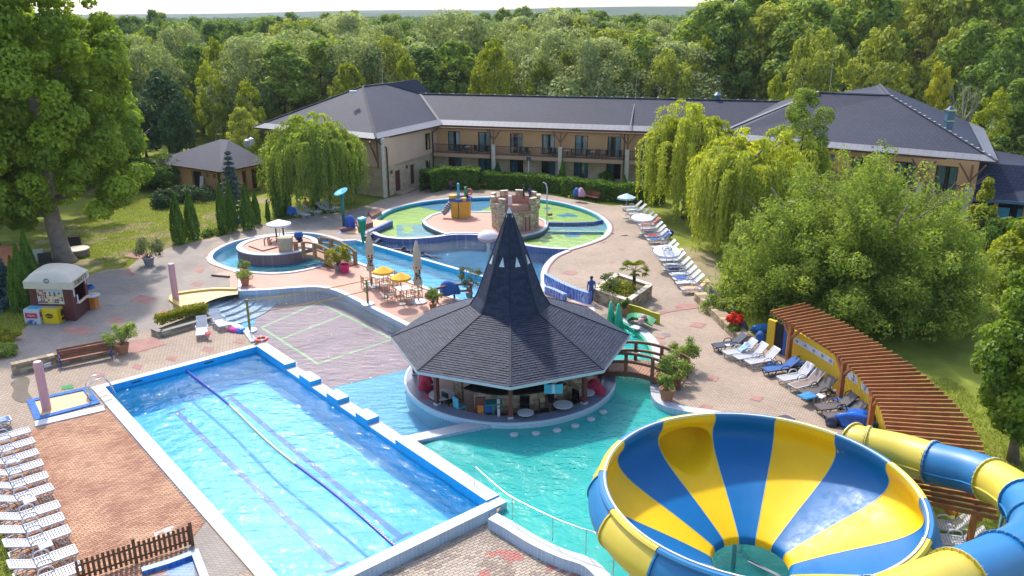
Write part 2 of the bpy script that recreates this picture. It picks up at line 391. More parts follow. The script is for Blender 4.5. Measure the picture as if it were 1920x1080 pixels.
LAPH = [lp(0, 0), lp(0, LW+.585), lp(LL, LW+.585), lp(LL, 0)]
# ----- terrain and pavements
terr = [(-900, -60), (900, -60), (900, 900), (-900, 900)]
sheet('ground', terr, [PAVE], -.06, m_grass)
WEST = [lp(-.36, -.5), lp(-.36, LW+.1)]
patio = [lp(LL+.45, -3), lp(LL+.45, LW+.1), G2(932, 966), G2(962, 983), G2(1010, 1012), G2(1060, 1035), G2(1116, 1056), (4.2, 22.3), (5, 19), (5, 14), (-9, 14)]
WATERS = [lp(-.02, -.02), lp(-.02, LW+.02), lp(LL+.02, LW+.02), lp(LL+.02, -.02)]
vol_n = spline(gp([(447, 547), (500, 545), (555, 541), (597, 540), (632, 548), (680, 571), (752, 607), (790, 627)]), 5)
tq_e = spline(gp([(1150, 598), (1172, 606), (1196, 622), (1214, 641), (1224, 662), (1226, 690), (1219, 722), (1224, 748), (1246, 763), (1290, 774), (1345, 783)]) + [(10.7, 32.4), (11.6, 29.6), (11.9, 26.3), (11.3, 22.), (8.5, 18.5), (5.2, 19.4)], 5)
tq_s = spline(gp([(932, 963), (960, 978), (1010, 1008), (1060, 1031), (1116, 1052)])+[(3.5, 22.1), (4.4, 20.6)], 5)
arc_n = [(BC.x+5.75*cos(radians(a)), BC.y+5.75*sin(radians(a))) for a in (150, 130, 110, 90, 70, 52)]
step_w = gp([(482, 641), (470, 625), (452, 612), (432, 606), (398, 606), (372, 592), (352, 578), (372, 566), (400, 556), (425, 550)])
lap_e = [lp(LL+.3, LW+.6), lp(-.3, LW+.6)]
COMP = vol_n+arc_n+tq_e+tq_s[::-1]+lap_e+step_w
CAN_S = spline(gp([(398, 482), (404, 491), (425, 500.5), (452, 507.5), (490, 511.5), (530, 511.5), (568, 506.5), (600, 498), (625, 486), (642, 483), (658, 487)]), 5)+spline(gp([(658, 487), (730, 513), (797, 538), (852, 558), (892, 573)]), 3)[1:]
CAN_N = spline(gp([(398, 482), (405, 472), (424, 461), (450, 452), (490, 444), (530, 439.5), (575, 438.5), (610, 444), (640, 453)]), 5)+gp([(668, 451.5), (905, 520), (985, 545)])
CANAL = CAN_S+CAN_N[::-1][:-1]
KID_N = spline(gp([(701, 437), (701, 425), (705, 414), (717, 403), (742, 391), (790, 380), (850, 373.5), (910, 371), (960, 371.5), (1015, 375), (1060, 383), (1097, 394), (1122, 406), (1136, 420), (1138, 433), (1126, 446), (1096, 458), (1062, 468)]), 5)
KID_S = spline(gp([(701, 437), (710, 442), (728, 446.5), (762, 449), (810, 446), (850, 441), (896, 441.5), (940, 447), (987, 461), (1030, 466.5), (1062, 468)]), 5)
KIDS = KID_N+KID_S[::-1][1:-1]
SW_E = spline(gp([(1062, 470), (1037, 481), (1021, 497), (1014, 514), (1014, 532), (1010, 548)]), 5)
SWIM = [tuple(Vector(p)+Vector((0, -.25))) for p in KID_S]+SW_E[1:]+gp([(985, 543), (905, 518), (676, 451), (684, 444)])
BED = gp([(1124, 548), (1166, 566), (1216, 547), (1166, 534)])
red_holes = []
sheet('pavement', PAVE, [LAPH, COMP, CANAL, KIDS, SWIM, patio], 0., [m_pave])
sheet('patio_base', patio, [], -.43, m_pave)
# the west terrace is laid in grey pavers
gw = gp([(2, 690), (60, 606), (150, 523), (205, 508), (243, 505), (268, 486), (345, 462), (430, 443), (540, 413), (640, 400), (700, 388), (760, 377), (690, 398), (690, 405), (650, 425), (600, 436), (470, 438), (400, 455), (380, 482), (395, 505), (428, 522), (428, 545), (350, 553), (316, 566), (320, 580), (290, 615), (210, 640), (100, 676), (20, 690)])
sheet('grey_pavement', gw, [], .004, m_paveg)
PZ_ = [.006]
def patch(pts, m=m_redpave): PZ_[0] += .0004; sheet('red_paving', gp(pts), [], PZ_[0], m)
for px, py, w, h in ((150, 560, 0, 0), (255, 478, 24, 8), (270, 562, 26, 9), (218, 602, 18, 9), (143, 619, 38, 11), (20, 655, 14, 6), (243, 511, 16, 5), (372, 508, 13, 5), (370, 533, 14, 5), (375, 500, 10, 3), (308, 585, 16, 5),
                     (188, 704, 13, 7), (258, 688, 13, 6), (322, 672, 13, 6), (389, 655, 14, 7), (448, 640, 12, 5), (270, 655, 11, 4),
                     (1068, 512, 17, 5), (1082, 425, 0, 0), (1148, 492, 6, 2), (1165, 468, 7, 2), (1112, 478, 5, 1.5), (1145, 421, 8, 2), (1132, 454, 6, 2), (1338, 710, 12, 6), (1420, 747, 14, 6), (1322, 765, 15, 7), (1308, 610, 20, 6), (1265, 645, 10, 4), (1240, 632, 10, 4), (1238, 644, 11, 6), (1210, 497, 6, 2), (1285, 574, 26, 5)):
    if w: patch([(px-w*RND.uniform(.8, 1.1), py+h*.3), (px-w*.3, py-h), (px+w*RND.uniform(.8, 1.1), py-h*.4), (px+w*.4, py+h)])
patch([(236, 640), (290, 633), (312, 646), (246, 664)])
patch([(1236, 585), (1290, 575), (1310, 570), (1306, 578), (1262, 584), (1238, 590)])
patch([(1003, 553), (1060, 562), (1110, 576), (1090, 580)])
m_wet = mat('wet_stain', (.17, .14, .115), .25, .2, 1.5)
sheet('wet_stain', spline(gp([(20, 718), (42, 706), (56, 712), (52, 733), (60, 748), (40, 756), (22, 745), (26, 730)]), 3, True), [], .008, m_wet)
m_puddle = mat('damp_paving', (.19, .15, .13), .35, .15, 1.5)
for pts in ([(1236, 587), (1262, 580), (1296, 571), (1262, 582), (1240, 590)], [(1253, 645), (1266, 641), (1272, 646), (1258, 649)], [(1240, 626), (1252, 625), (1258, 630), (1244, 632)], [(1233, 646), (1245, 642), (1243, 650), (1234, 653)], [(1120, 596), (1136, 588), (1140, 594), (1128, 600)]):
    sheet('damp_paving', spline(gp(pts), 3, True), [], .016+.0005*pts[0][0]/1000, m_puddle)
# worn ground on the lawn and path
for pts in ([(70, 470), (150, 452), (220, 447), (310, 432), (322, 436), (318, 444), (262, 447), (190, 452), (120, 466)], [(380, 402), (412, 398), (412, 408), (384, 411)], [(200, 432), (250, 418), (290, 416), (262, 428)], [(262, 488), (300, 472), (335, 462), (318, 448), (300, 470), (262, 481), (245, 500)], [(470, 372), (540, 368), (530, 378), (476, 380)], [(1320, 470), (1275, 463), (1315, 512), (1330, 540), (1350, 520), (1340, 480)], [(430, 436), (470, 428), (500, 420), (470, 419), (430, 430)]):
    sheet('worn_ground', spline(gp(pts), 4, True), [], -.05, m_soil)
for k in range(46):      # dry tufts and bare spots
    x, y = RND.uniform(70, 420), RND.uniform(400, 500)
    g = G(x, y)
    if pip(np.array(g.x), np.array(g.y), PAVE): continue
    w, h = RND.uniform(.3, 1.3), RND.uniform(.2, .7)
    sheet('worn_ground', [(g.x+w*RND.uniform(.5, 1.1)*cos(a), g.y+h*2*RND.uniform(.5, 1.1)*sin(a)) for a in [i*pi/5 for i in range(10)]], [], -.046-.00007*k, m_soil)
# pink coated decks
DECK = vol_n[:-3]+gp([(752, 600), (800, 583), (860, 570), (884, 572)])+[tuple(p) for p in CAN_S[::-1] if p[0] > G2(425, 500)[0]]+gp([(438, 515), (440, 535)])
sheet('pink_deck', DECK, [], .006, m_pink)
ISL = spline(gp([(791, 417), (797, 425), (814, 434), (836, 442.5)]), 4)+gp([(850, 440), (896, 440.5), (940, 446)])+spline(gp([(984, 446), (1016, 437.5), (1027, 426), (1025, 417), (1005, 408)]), 4)+gp([(960, 402), (918, 399.5), (878, 398.5)])+spline(gp([(850, 398), (828, 400), (806, 406)]), 4)
# ================================================================ pools
def floor(name, poly, z, m): return sheet(name, poly, [], z, m)
def water(name, poly, z, m): o = sheet(name, poly, [], z, m); return o
def rim(path, d0, d1, z0, z1, closed=False, mats=None, name='pool_rim'):
    mb = MB(); ribbon(mb, path, d0, d1, z0, z1, closed, 0, 1); o = mb.build(name, mats or [m_white, m_rimside]); o['kind'] = 'structure'; return o
WL = -.26
# lap pool
o = floor('lap_pool_floor', LAP, -1.45, m_lapfloor)
water('lap_pool_water', LAP, WL-.02, w_lap)
rim([lp(-.0, -.55), lp(-.0, LW)], 0, .42, -1.5, .06, mats=[m_white, m_lapfloor])
rim([lp(LL+.5, -.55), lp(0, -.55)], 0, -.55, -1.5, .064, mats=[m_white, m_lapfloor])
rim([lp(LL, -.0), lp(LL, LW+.6)], 0, -.48, -1.5, .06, mats=[m_white, m_rimside])
def block(s0, s1, z1, w0=0., w1=.62): rim([lp(s0, LW+w0), lp(s1, LW+w0)], 0, w1-w0, -1.5, z1, mats=[m_white, m_lapfloor])
segs = [(0, 3.55, .14), (3.55, 5.15, -.1), (5.15, 6.35, .14), (6.35, 8.0, -.1), (8.0, 9.1, .14), (9.1, 10.75, -.1), (10.75, 11.8, .14), (11.8, 14.1, -.1), (14.1, LL-.0, .12)]
for s0, s1, z in segs: block(s0+.002, s1-.002, z)
for x in np.linspace(1.2, LL-1.2, 2):      # skimmer slots
    pass
for t in (2.62, 5.35):
    mb = MB(); P = lambda s, t_, z=-1.444: Vector((*lp(s, t_), z))
    poly = [lp(2.0, t-.14), lp(LL-2.2, t-.14), lp(LL-2.2, t+.14), lp(2.0, t+.14)]
    sheet('lane_marking', poly, [], -1.444, m_lane)
    for s in (1.8, LL-2.2): sheet('lane_marking', [lp(s, t-.5), lp(s+.2, t-.5), lp(s+.2, t+.5), lp(s, t+.5)], [], -1.441, m_lane)
# volleyball and bar pool
floor('bar_pool_floor', COMP, -1.5, m_tealfloor)
VOL = vol_n+arc_n[:2]+[(BC.x-5.5, BC.y), G2(905, 796, WL), G2(783, 838, WL)]+[lp(14.2, LW+.6), lp(-.3, LW+.6)]+step_w
floor('volleyball_pool_floor', VOL, -1.0, m_sidefloor)
PK = vol_n+[G2(790, 645), G2(757, 662), G2(592, 701), lp(3.6, LW+.6), lp(-.3, LW+.6)]+step_w[:5]+gp([(470, 588), (482, 560)])
floor('mauve_pool_floor', PK, -.99, m_pinkfloor)
def stripe(a, b, w, z, m, name):
    a, b = Vector(a), Vector(b); d = (b-a).normalized(); n = Vector((-d.y, d.x))*w/2
    sheet(name, [tuple(a-n), tuple(b-n), tuple(b+n), tuple(a+n)], [], z, m)
q = [G2(490, 614, -.98), G2(596, 682, -.98), G2(736, 636, -.98), G2(598, 567, -.98)]
mid = [tuple((Vector(q[0]).lerp(Vector(q[1]), .36))), tuple((Vector(q[3]).lerp(Vector(q[2]), .36)))]
for i in range(4): stripe(q[i], q[(i+1) % 4], .16, -.984+.002*(i % 2), m_limeline, 'court_line')
stripe(mid[0], mid[1], .16, -.98, m_limeline, 'court_line')
TQ = tq_s+tq_e[::-1]+arc_n[::-1]+[(BC.x-5.5, BC.y), G2(905, 796, WL), G2(783, 838, WL), lp(14.2, LW+.6), lp(LL+.3, LW+.6)]
BARC = [(BC.x+5.38*cos(a), BC.y+5.38*sin(a)) for a in np.linspace(.01, 2*pi+.01, 72, False)]
sheet('bar_pool_water', TQ, [BARC], WL, w_teal)
sheet('volleyball_pool_water', VOL, [BARC], WL+.006, w_pink)
rim(vol_n, .36, -.0, -1.5, .06)
rim(step_w[:6][::-1], 0, -.34, -1.5, .09)
# broad steps into the water
cst = Vector(G2(345, 552)); 
for i in range(6):
    a0, a1 = -50, 28
    R0 = 1.6+.62*i; pl = [(cst.x+.2+R0*1.05*cos(radians(a)), cst.y+.4+R0*sin(radians(a))) for a in range(-62, 22, 6)]
    mb = MB(); ribbon(mb, pl, 0, -.64, -1.4, WL-.02-.13*i); mb.build('pool_step', m_step)['kind'] = 'structure'
TAN = spline(gp([(318, 562), (328, 553), (360, 548), (405, 543.5), (446, 544)]), 5)+spline(gp([(446, 552), (420, 556), (392, 565), (366, 580), (360, 588)]), 5)+gp([(340, 578)])
sheet('tan_deck', TAN, [], .012, m_tan)
rim(spline(gp([(446, 543), (405, 542.5), (360, 547), (328, 552.5), (317, 562), (324, 570), (342, 580), (361, 588)]), 5), 0, .3, -.05, .14, mats=[m_ochre, m_ochre])
# wall between the two pools in front of the bar
rim([lp(14.05, LW+.62), G2(921, 789, -.1)], .3, -.35, -1.5, -.1, mats=[m_white, m_rimside])
rim(tq_e, 0, .55, -1.5, .05)
rim(tq_s, 0, -.5, -1.5, .03, mats=[m_white, m_rimside])
m_greenwall = mat('green_coating', (.02, .38, .22), .4, .1, 1.)
gch = tq_e[2:24]; rim(gch, -.0, -.12, -1.5, .0, mats=[m_greenwall, m_greenwall], name='channel_wall')
# the round pool and canal behind
floor('canal_floor', CANAL, -.9, m_canalfloor); water('canal_water', CANAL, WL, w_canal)
nw = len(CAN_N)-3
rim(CAN_N[:nw+1], 0, .34, -1., .06); rim(CAN_N[nw:], 0, .3, -1., .04, mats=[m_white, m_canalfloor]); rim(CAN_S, 0, -.34, -1., .07)
RI = Vector(G2(521, 458.5, .52)); 
mb = MB(); mb.lathe([(3.06, -1), (3.06, .5)], 48, (RI.x, RI.y, 0), 0); mb.lathe([(3.06, .5), (3.1, .5), (3.1, .56), (2.6, .56), (2.6, .5)], 48, (RI.x, RI.y, 0), 1)
o = mb.build('island_wall', [m_maroon, m_white], smooth=30); o['kind'] = 'structure'
sheet('island_deck', [(RI.x+2.62*cos(a), RI.y+2.62*sin(a)) for a in np.linspace(0, 2*pi, 48, False)], [], .5, m_pink)
# maroon outer kerb west of the round pool and pink step
kw = spline(gp([(386, 483), (393, 494), (418, 504), (444, 514), (447, 530), (446, 545)]), 5)
rim(kw, 0, .22, -.05, .05, mats=[m_white, m_maroon])
sheet('pink_step', gp([(397, 516), (430, 507), (446, 515), (446, 541), (432, 541), (430, 520)]), [], .012, m_pink)
mb = MB(); mb.beam((*G2(397, 517.5), .06), (*G2(431, 520.5), .06), .12, .12); mb.build('step_edge', mat('dark_edge', (.08, .07, .07), .7))['kind'] = 'structure'
# swimming pool
floor('swim_pool_floor', SWIM, -1.1, m_swimfloor); water('swim_pool_water', SWIM, WL, w_swim)
rim(SW_E, .0, .38, -1.2, .06); rim(SW_E, .38, .5, -.05, .05, mats=[m_maroon, m_maroon])
# children's pool
KW = -.1
floor('kids_pool_floor', KIDS, -.3, m_lime); water('kids_pool_water', KIDS, KW, w_kids)
rim(KID_N, 0, .4, -.5, .06); rim(KID_N[40:], .4, .52, -.04, .05, mats=[m_maroon, m_maroon]); rim(KID_N, -.03, -.0, -.4, .03, mats=[m_canalfloor, m_canalfloor], name='pool_wall')
rim(KID_S, .2, -.2, -1.2, .1, mats=[mat('lilac_rim', (.55, .50, .60), .5), m_purple])
def blue(pts, z=-.294, m=m_deepblue, k=0): sheet('blue_marking', spline(gp(pts, -.3), k, True) if k else gp(pts, -.3), [], z, m)
blue([(772, 386), (826, 396), (850, 397), (875, 397), (890, 399), (918, 388), (960, 376), (1000, 376), (960, 373), (910, 373), (850, 376), (800, 381)])
m_kidmos = tilemat('kids_mosaic', (.05, .28, .45), (.10, .42, .58), (.4, .6, .55), .22, .22, rough=.4, bmp=0, dirt=.2, off=.5, msize=.03)
blue([(744, 422), (775, 421.5), (788, 420), (796, 427), (812, 435), (834, 444), (770, 447.5), (744, 446)], -.292, m_kidmos)
sheet('lime_marking', spline(gp([(754, 424), (775, 424), (771, 428), (776, 432), (766, 437), (752, 436), (759, 430)], -.3), 3, True), [], -.288, m_lime)
blue([(1026, 419.5), (1131, 418), (1136, 427), (1133, 433), (1026, 431)], -.292, m_kidmos)
blue([(1042, 403), (1056, 402), (1066, 398.5), (1068, 401), (1084, 404), (1078, 407), (1062, 406), (1058, 408)], k=2)
blue([(1018, 391), (1030, 389), (1033, 392), (1022, 393)], k=2)
blue([(1059, 439), (1072, 437), (1088, 439), (1086, 444), (1072, 445), (1061, 444)], k=2)
rim(gp([(1027, 417.5), (1075, 418), (1112, 416.5), (1136, 411)]), .12, -.12, -.4, .05, mats=[m_purple, m_purple], name='divider_wall')
rim(gp([(1027, 432), (1075, 432.5), (1132, 433)]), .06, -.06, -.4, -.06, mats=[m_white, m_canalfloor], name='divider_wall')
mb = MB(); mb.prism(ISL, -.5, .1); o = mb.build('island', [m_pink]); o['kind'] = 'structure'
isl_rim = [p for p in ISL]
rim(ISL, .3, -.0, -.5, .16, closed=True, mats=[m_white, m_canalfloor], name='island_rim')
# low mosaic wall at the south-east end
m_wave = None
m, nt, b = nodes('wavy_mosaic'); v = coords(nt, sc3=(1, 1, .35)); wv = N(nt, 'TexWave', Scale=3.5, Distortion=14., Detail=3.); nt.links.new(v, wv.inputs['Vector'])
nt.links.new(ramp(nt, wv.outputs['Fac'], [(.2, (.03, .09, .40)), (.55, (.09, .19, .52)), (.9, (.32, .42, .62))]), b.inputs['Base Color']); b.inputs['Roughness'].default_value = .3; m_wave = m
rim(spline(gp([(1020, 533), (1040, 545), (1062, 556), (1085, 565), (1104, 571)]), 5), 0, .3, -.05, .75, mats=[m_wave, m_wave], name='mosaic_wall')
rim(spline(gp([(1021, 551), (1035, 556), (1056, 566)]), 5), 0, .3, -.05, .5, mats=[m_wave, m_wave], name='mosaic_wall')
sheet('white_paving', gp([(1052, 572), (1080, 559), (1112, 570), (1116, 584), (1090, 583)]), [], .012, mat('pale_stone', (.6, .55, .5), .7, .1))
# ----- foot bath, brick terrace, basin
fb = [G2(50, 752), G2(166, 727), G2(188, 757), G2(66, 790)]
rim(fb, .0, .28, -.1, .05, closed=True, mats=[m_bluetile, m_bluetile], name='footbath_rim') if False else None
mb = MB(); ribbon(mb, fb[::-1], 0, .3, -.1, .07, True); o = mb.build('footbath_rim', m_bluetile); o['kind'] = 'structure'
sheet('footbath_floor', fb, [], .016, m_tan)
rim([G2(66, 796.5), G2(196, 766.5)], .3, -.3, -.05, .066, mats=[m_white, m_white], name='kerb')
sheet('green_mat', gp([(115, 725), (136, 721), (138, 728), (117, 731)]), [], .02, mat('green_mat_rubber', (.02, .22, .05), .8))
TER = [G2(67, 803.5), G2(193, 772), lp(LL+.5, -1.14), lp(LL+.5, -14), (-26, 28), G2(0, 812)]
TER = [G2(67, 803.5), lp(2.1, -.57), lp(14.6, -.57), lp(16.3, -2.4), lp(LL+1, -6.2), G2(150, 1140), G2(32, 1090), G2(-5, 940), G2(-60, 830)]
sheet('brick_terrace', TER, [], .004, mat('terrace_joints', (.20, .13, .09), .9))
sheet('grey_paving', [lp(14.6, -.57), lp(18.2, -.57), lp(18.2, -6.5), lp(16.3, -2.4)], [], .008, m_paveg)
sheet('concrete_slab', gp([(288, 1000), (324, 985), (330, 997), (293, 1011)]), [], .014, mat('concrete', (.42, .42, .38), .8, .12, 2))
rim([lp(14.7, -.553), lp(LL+.47, -.553)], .0, .548, -.3, .074, mats=[m_cream, m_cream], name='cream_coping')
BAS = gp([(362, 1050), (366, 1085), (380, 1130), (200, 1130), (268, 1080)])
sheet('basin_floor', BAS, [], .012, m_bluetile)
rim(gp([(268, 1080), (318, 1065), (361, 1049), (376, 1090), (392, 1130)]), .0, .26, -.1, .18, mats=[mat('blue_slate', (.16, .24, .34), .4, .1), m_bluetile], name='basin_rim')
# ----- bricks and pavers that can be told apart
m_brick = tintmat('terrace_brick', (.30, .135, .085), (.50, .29, .175), .8, .25)
m_paver = tintmat('patio_paver', (.30, .245, .20), (.47, .385, .315), .85, .25)
def paver_field(poly, ang, w, h, gap, z, hgt, rnd, tint):
    ca, sa = cos(ang), sin(ang); P = np.array([p[:2] for p in poly]); u = P@[ca, sa]; v = P@[-sa, ca]; out = []
    for j, vv in enumerate(np.arange(v.min(), v.max(), h)):
        us = np.arange(u.min()+(j % 2)*w/2, u.max(), w); x = us*ca-vv*sa; y = us*sa+vv*ca
        for a, b, k in zip(x, y, pip(x, y, poly)):
            if k: out.append((a, b, z+rnd.uniform(-.3, 1)*hgt, tint(a, b)))
    return out
def paver_mesh(w, h, t): return [(-w/2, -h/2, -t), (w/2, -h/2, -t), (w/2, h/2, -t), (-w/2, h/2, -t), (-w/2+.004, -h/2+.004, 0), (w/2-.004, -h/2+.004, 0), (w/2-.004, h/2-.004, 0), (-w/2+.004, h/2-.004, 0)], [(4, 5, 6, 7), (0, 1, 5, 4), (1, 2, 6, 5), (2, 3, 7, 6), (3, 0, 4, 7)]
from mathutils import noise as mnoise
def field_obj(name, items, ang, w, h, m, parent=None):
    mb = MB(); V, F = paver_mesh(w, h, .03); ca, sa = cos(ang), sin(ang)
    for x, y, z, t in items: mb.add([(x+a*ca-b*sa, y+a*sa+b*ca, z+c) for a, b, c in V], F, 0, t)
    o = mb.build(name, m, parent, tint=True); o['kind'] = 'stuff'; return o
bt = lambda x, y: min(1, max(0, .5+.7*mnoise.noise((x*.8, y*.8, 0))+RND.uniform(-.35, .35)))
ang_t = math.atan2(wd.y, wd.x)
field_obj('terrace_bricks', paver_field(TER, ang_t, .235, .115, .01, .014, .006, RND, bt), ang_t, .222, .104, m_brick)
pat = sheet('patio', patio, [], -.425, mat('patio_joints', (.17, .14, .115), .9))
pp = paver_field(patio, .62, .24, .12, .01, -.405, .006, RND, bt)
redz = [(G2(955, 1010), .9), (G2(905, 1060), .35), (G2(1045, 1040), .5), (G2(1090, 1065), .5)]
pp = [p for p in pp if 0 < (cam.matrix_world.inverted() @ Vector(p[:3])).z*-1]
pp.sort(key=lambda p: p[0]**2+p[1]**2)
m_paverred = mat('red_paver', (.42, .17, .14), .85, .2, 20, .2)
m_p3 = [mat('sand_paver', (.44, .36, .29), .85, .15, 20, .2), mat('tan_paver', (.38, .31, .25), .85, .15, 20, .2), mat('brown_paver', (.27, .21, .17), .85, .25, 20, .2), m_paverred]
pm = []
for k in range(4):
    me = bpy.data.meshes.new('paver'); V, F = paver_mesh(.227, .108, .03); me.from_pydata(V, [], F); me.materials.append(m_p3[k]); pm.append(me)
nin = 0; rest = []
for x, y, z, t in pp:
    q = cam.matrix_world.inverted() @ Vector((x, y, z)); u, v = 960-q.x/q.z*FPX, 540+q.y/q.z*FPX
    if nin < 300 and 700 < u < 1135 and 960 < v < 1085:
        nin += 1; k = 0 if t > .62 else 1 if t > .3 else 2
        if any((x-c[0])**2+(y-c[1])**2 < (r*(.75+.4*mnoise.noise((x*3, y*3, 1))))**2 for c, r in redz): k = 3
        link('paver', pm[k], [], pat, loc=(x, y, z)).rotation_euler = (0, 0, .62)
    else: rest.append((x, y, z, t))
field_obj('patio_pavers', [r for r in rest if -8 < r[0] < 5 and r[1] > 17], .62, .227, .108, m_paver, pat)
# ----- summer haze: one closed box of thin even air round everything below the sky
bpy_me = MB().box((0, 3300, 28), (15600, 9200, 64)); hz = bpy_me.build('haze', []); hz['kind'] = 'stuff'
hm = bpy.data.materials.new('summer_haze'); hm.use_nodes = True; hnt = hm.node_tree; hnt.nodes.remove(hnt.nodes['Principled BSDF'])
pv = N(hnt, 'VolumePrincipled', Density=.00011); pv.inputs['Color'].default_value = (.80, .88, 1, 1); hnt.links.new(pv.outputs[0], hnt.nodes['Material Output'].inputs['Volume']); hz.data.materials.append(hm)
# ----- hills far away
def hills(name, Y, x0, x1, hs, m, depth=400, n=60, seed=1):
    r = random.Random(seed); P = []; ph = [r.uniform(0, 6) for _ in range(6)]
    for i in range(n+1):
        x = x0+(x1-x0)*i/n
        h = hs[0]+hs[1]*sum(sin(x/(Y*.9/(k+1))*3+ph[k])/(k+1) for k in range(5))
        P.append((x, h))
    V = []; F = []
    for x, h in P: V += [(x, Y-depth, -1), (x, Y, h), (x, Y+depth*.7, h+3), (x, Y+depth*2, -1)]
    for i in range(n):
        for j in range(3): a = i*4+j; F.append((a, a+4, a+5, a+1))
    me = bpy.data.meshes.new(name); me.from_pydata(V, [], F); me.polygons.foreach_set('use_smooth', [True]*len(F)); o = link(name, me, m); o['kind'] = 'structure'; return o
m_hill = mat('wooded_hills', (.045, .075, .03), .95, .4, .02, spec=.1)
sheet('far_plain', [(-6000, 899), (6000, 899), (6000, 7000), (-6000, 7000)], [], -.5, mat('far_fields', (.07, .10, .035), .95, .35, .01, spec=.1))
sheet('side_plain', [(-6000, -60), (-900, -60), (-900, 899), (-6000, 899)], [], -.5, mat('far_fields', (.07, .10, .035)))
sheet('side_plain', [(900, -60), (6000, -60), (6000, 899), (900, 899)], [], -.5, mat('far_fields', (.07, .10, .035)))
hills('hill_ridge', 3200, -3500, 3500, (24, 5), m_hill, 900, 60, 3)
hills('hill_ridge', 2200, -400, 2400, (20, 9), m_hill, 700, 50, 8)
# ================================================================ buildings
m_roof = tilemat('slate_shingles', (.030, .039, .076), (.024, .031, .062), (.013, .017, .034), .38, .30, spec=.22, rough=.7, bmp=.5, dirt=.25, dscale=.15, msize=.03, kind='UV')
m_zinc = tilemat('zinc_sheet', (.19, .195, .225), (.175, .18, .21), (.11, .115, .135), .6, 3., rough=.6, spec=.25, bmp=.2, dirt=.15, off=0, msize=.02, kind='UV')
m_stucco = mat('orange_stucco', (.56, .31, .145), .85, .07, .5, .1, 60)
m_stucco2 = mat('pale_stucco', (.64, .42, .29), .85, .07, .5, .1, 60)
m_stone = tilemat('stone_cladding', (.66, .50, .31), (.54, .41, .25), (.42, .32, .21), .45, .17, rough=.85, bmp=.6, dirt=.3, dscale=.8, msize=.015, kind='UV')
m_timber = mat('dark_timber', (.075, .035, .022), .6, .2, 5, .2, 30)
m_oak = mat('brown_timber', (.16, .075, .04), .6, .2, 4, .2, 30)
m_frame = mat('window_frame_paint', (.045, .022, .016), .5, .1)
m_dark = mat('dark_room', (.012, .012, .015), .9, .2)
m_curt = mat('teal_curtain', (.05, .22, .25), .8, .3, 6)
m_curtw = mat('white_curtain', (.42, .50, .47), .8, .15, 6)
m_glass = glassmat('window_glass', refl=.05)
m_iron = mat('black_iron', (.02, .017, .018), .5, .1)
m_concrete = mat('balcony_plaster', (.48, .28, .17), .85, .07, 1)
m_steel = mat('brushed_steel', (.6, .6, .62), .25, .05, 4, metal=1.)
m_colstone = mat('pale_stone_column', (.55, .48, .39), .8, .15, 3, .3, 20)
m_plastic = mat('white_plastic', (.56, .565, .60), .35, .04, 3)
def uv_planar(o):
    """metres along each face, so that courses run level and follow the slope"""
    me = o.data; uv = me.uv_layers.new(name='UVMap')
    for p in me.polygons:
        n = p.normal; u = Vector((0, 0, 1)).cross(n)
        u = u.normalized() if u.length > 1e-3 else Vector((1, 0, 0)); v = n.cross(u)
        for li in p.loop_indices:
            c = me.vertices[me.loops[li].vertex_index].co; uv.data[li].uv = (c.dot(u), c.dot(v))
    return o
def pcs(name, polys, m, parent, thick=0., label=None):
    """planar faces in world space, as one part"""
    mb = MB()
    for p in polys: mb.add(p, [tuple(range(len(p)))])
    o = mb.build(name, m, parent, world=True, label=label); bm = bmesh.new(); bm.from_mesh(o.data); bmesh.ops.recalc_face_normals(bm, faces=bm.faces)
    c = sum((Vector(q) for p in polys for q in p), Vector())/sum(len(p) for p in polys)
    for f in bm.faces:
        if (f.calc_center_median()-c).dot(f.normal)+.0 < 0 and f.normal.z < -.2: f.normal_flip()
        if abs(f.normal.z) > .15 and f.normal.z < 0: f.normal_flip()
    bm.to_mesh(o.data); bm.free(); o.data.update(); uv_planar(o)
    if thick: md = o.modifiers.new('thick', 'SOLIDIFY'); md.thickness = thick; md.offset = -1
    return o
class Wall:
    """a wall plane from point a to point b, with local coordinates s (along), z (up), n (out)"""
    def __init__(s, a, b):
        s.a = Vector((a[0], a[1], 0)); d = Vector((b[0]-a[0], b[1]-a[1], 0)); s.L = d.length; s.u = d.normalized(); s.n = Vector((s.u.y, -s.u.x, 0))
    def p(s, t, z, o=0.): return s.a+s.u*t+s.n*o+Vector((0, 0, z))
    def at(s, px, z, py=300):
        """where the upright plane through this pixel column at height z meets the wall"""
        lo, hi = -60., s.L+60
        f = lambda t: project(s.p(t, z))[0]-px
        for _ in range(50):
            m = (lo+hi)/2
            if (f(lo) < 0) == (f(m) < 0): lo = m
            else: hi = m
        return (lo+hi)/2
    def slab(s, mb, t0, t1, z0, z1, o0, o1, mi=0):
        P = [s.p(t, z, o) for z in (z0, z1) for t, o in ((t0, o0), (t1, o0), (t1, o1), (t0, o1))]
        mb.add(P, [(0, 1, 2, 3), (7, 6, 5, 4), (1, 0, 4, 5), (2, 1, 5, 6), (3, 2, 6, 7), (0, 3, 7, 4)], mi)
CMI = cam.matrix_world.inverted()
def project(p):
    q = CMI @ Vector(p); return 960-q.x/q.z*FPX, 540+q.y/q.z*FPX
def fix(o):
    bm = bmesh.new(); bm.from_mesh(o.data); bmesh.ops.recalc_face_normals(bm, faces=bm.faces); bm.to_mesh(o.data); bm.free(); return o
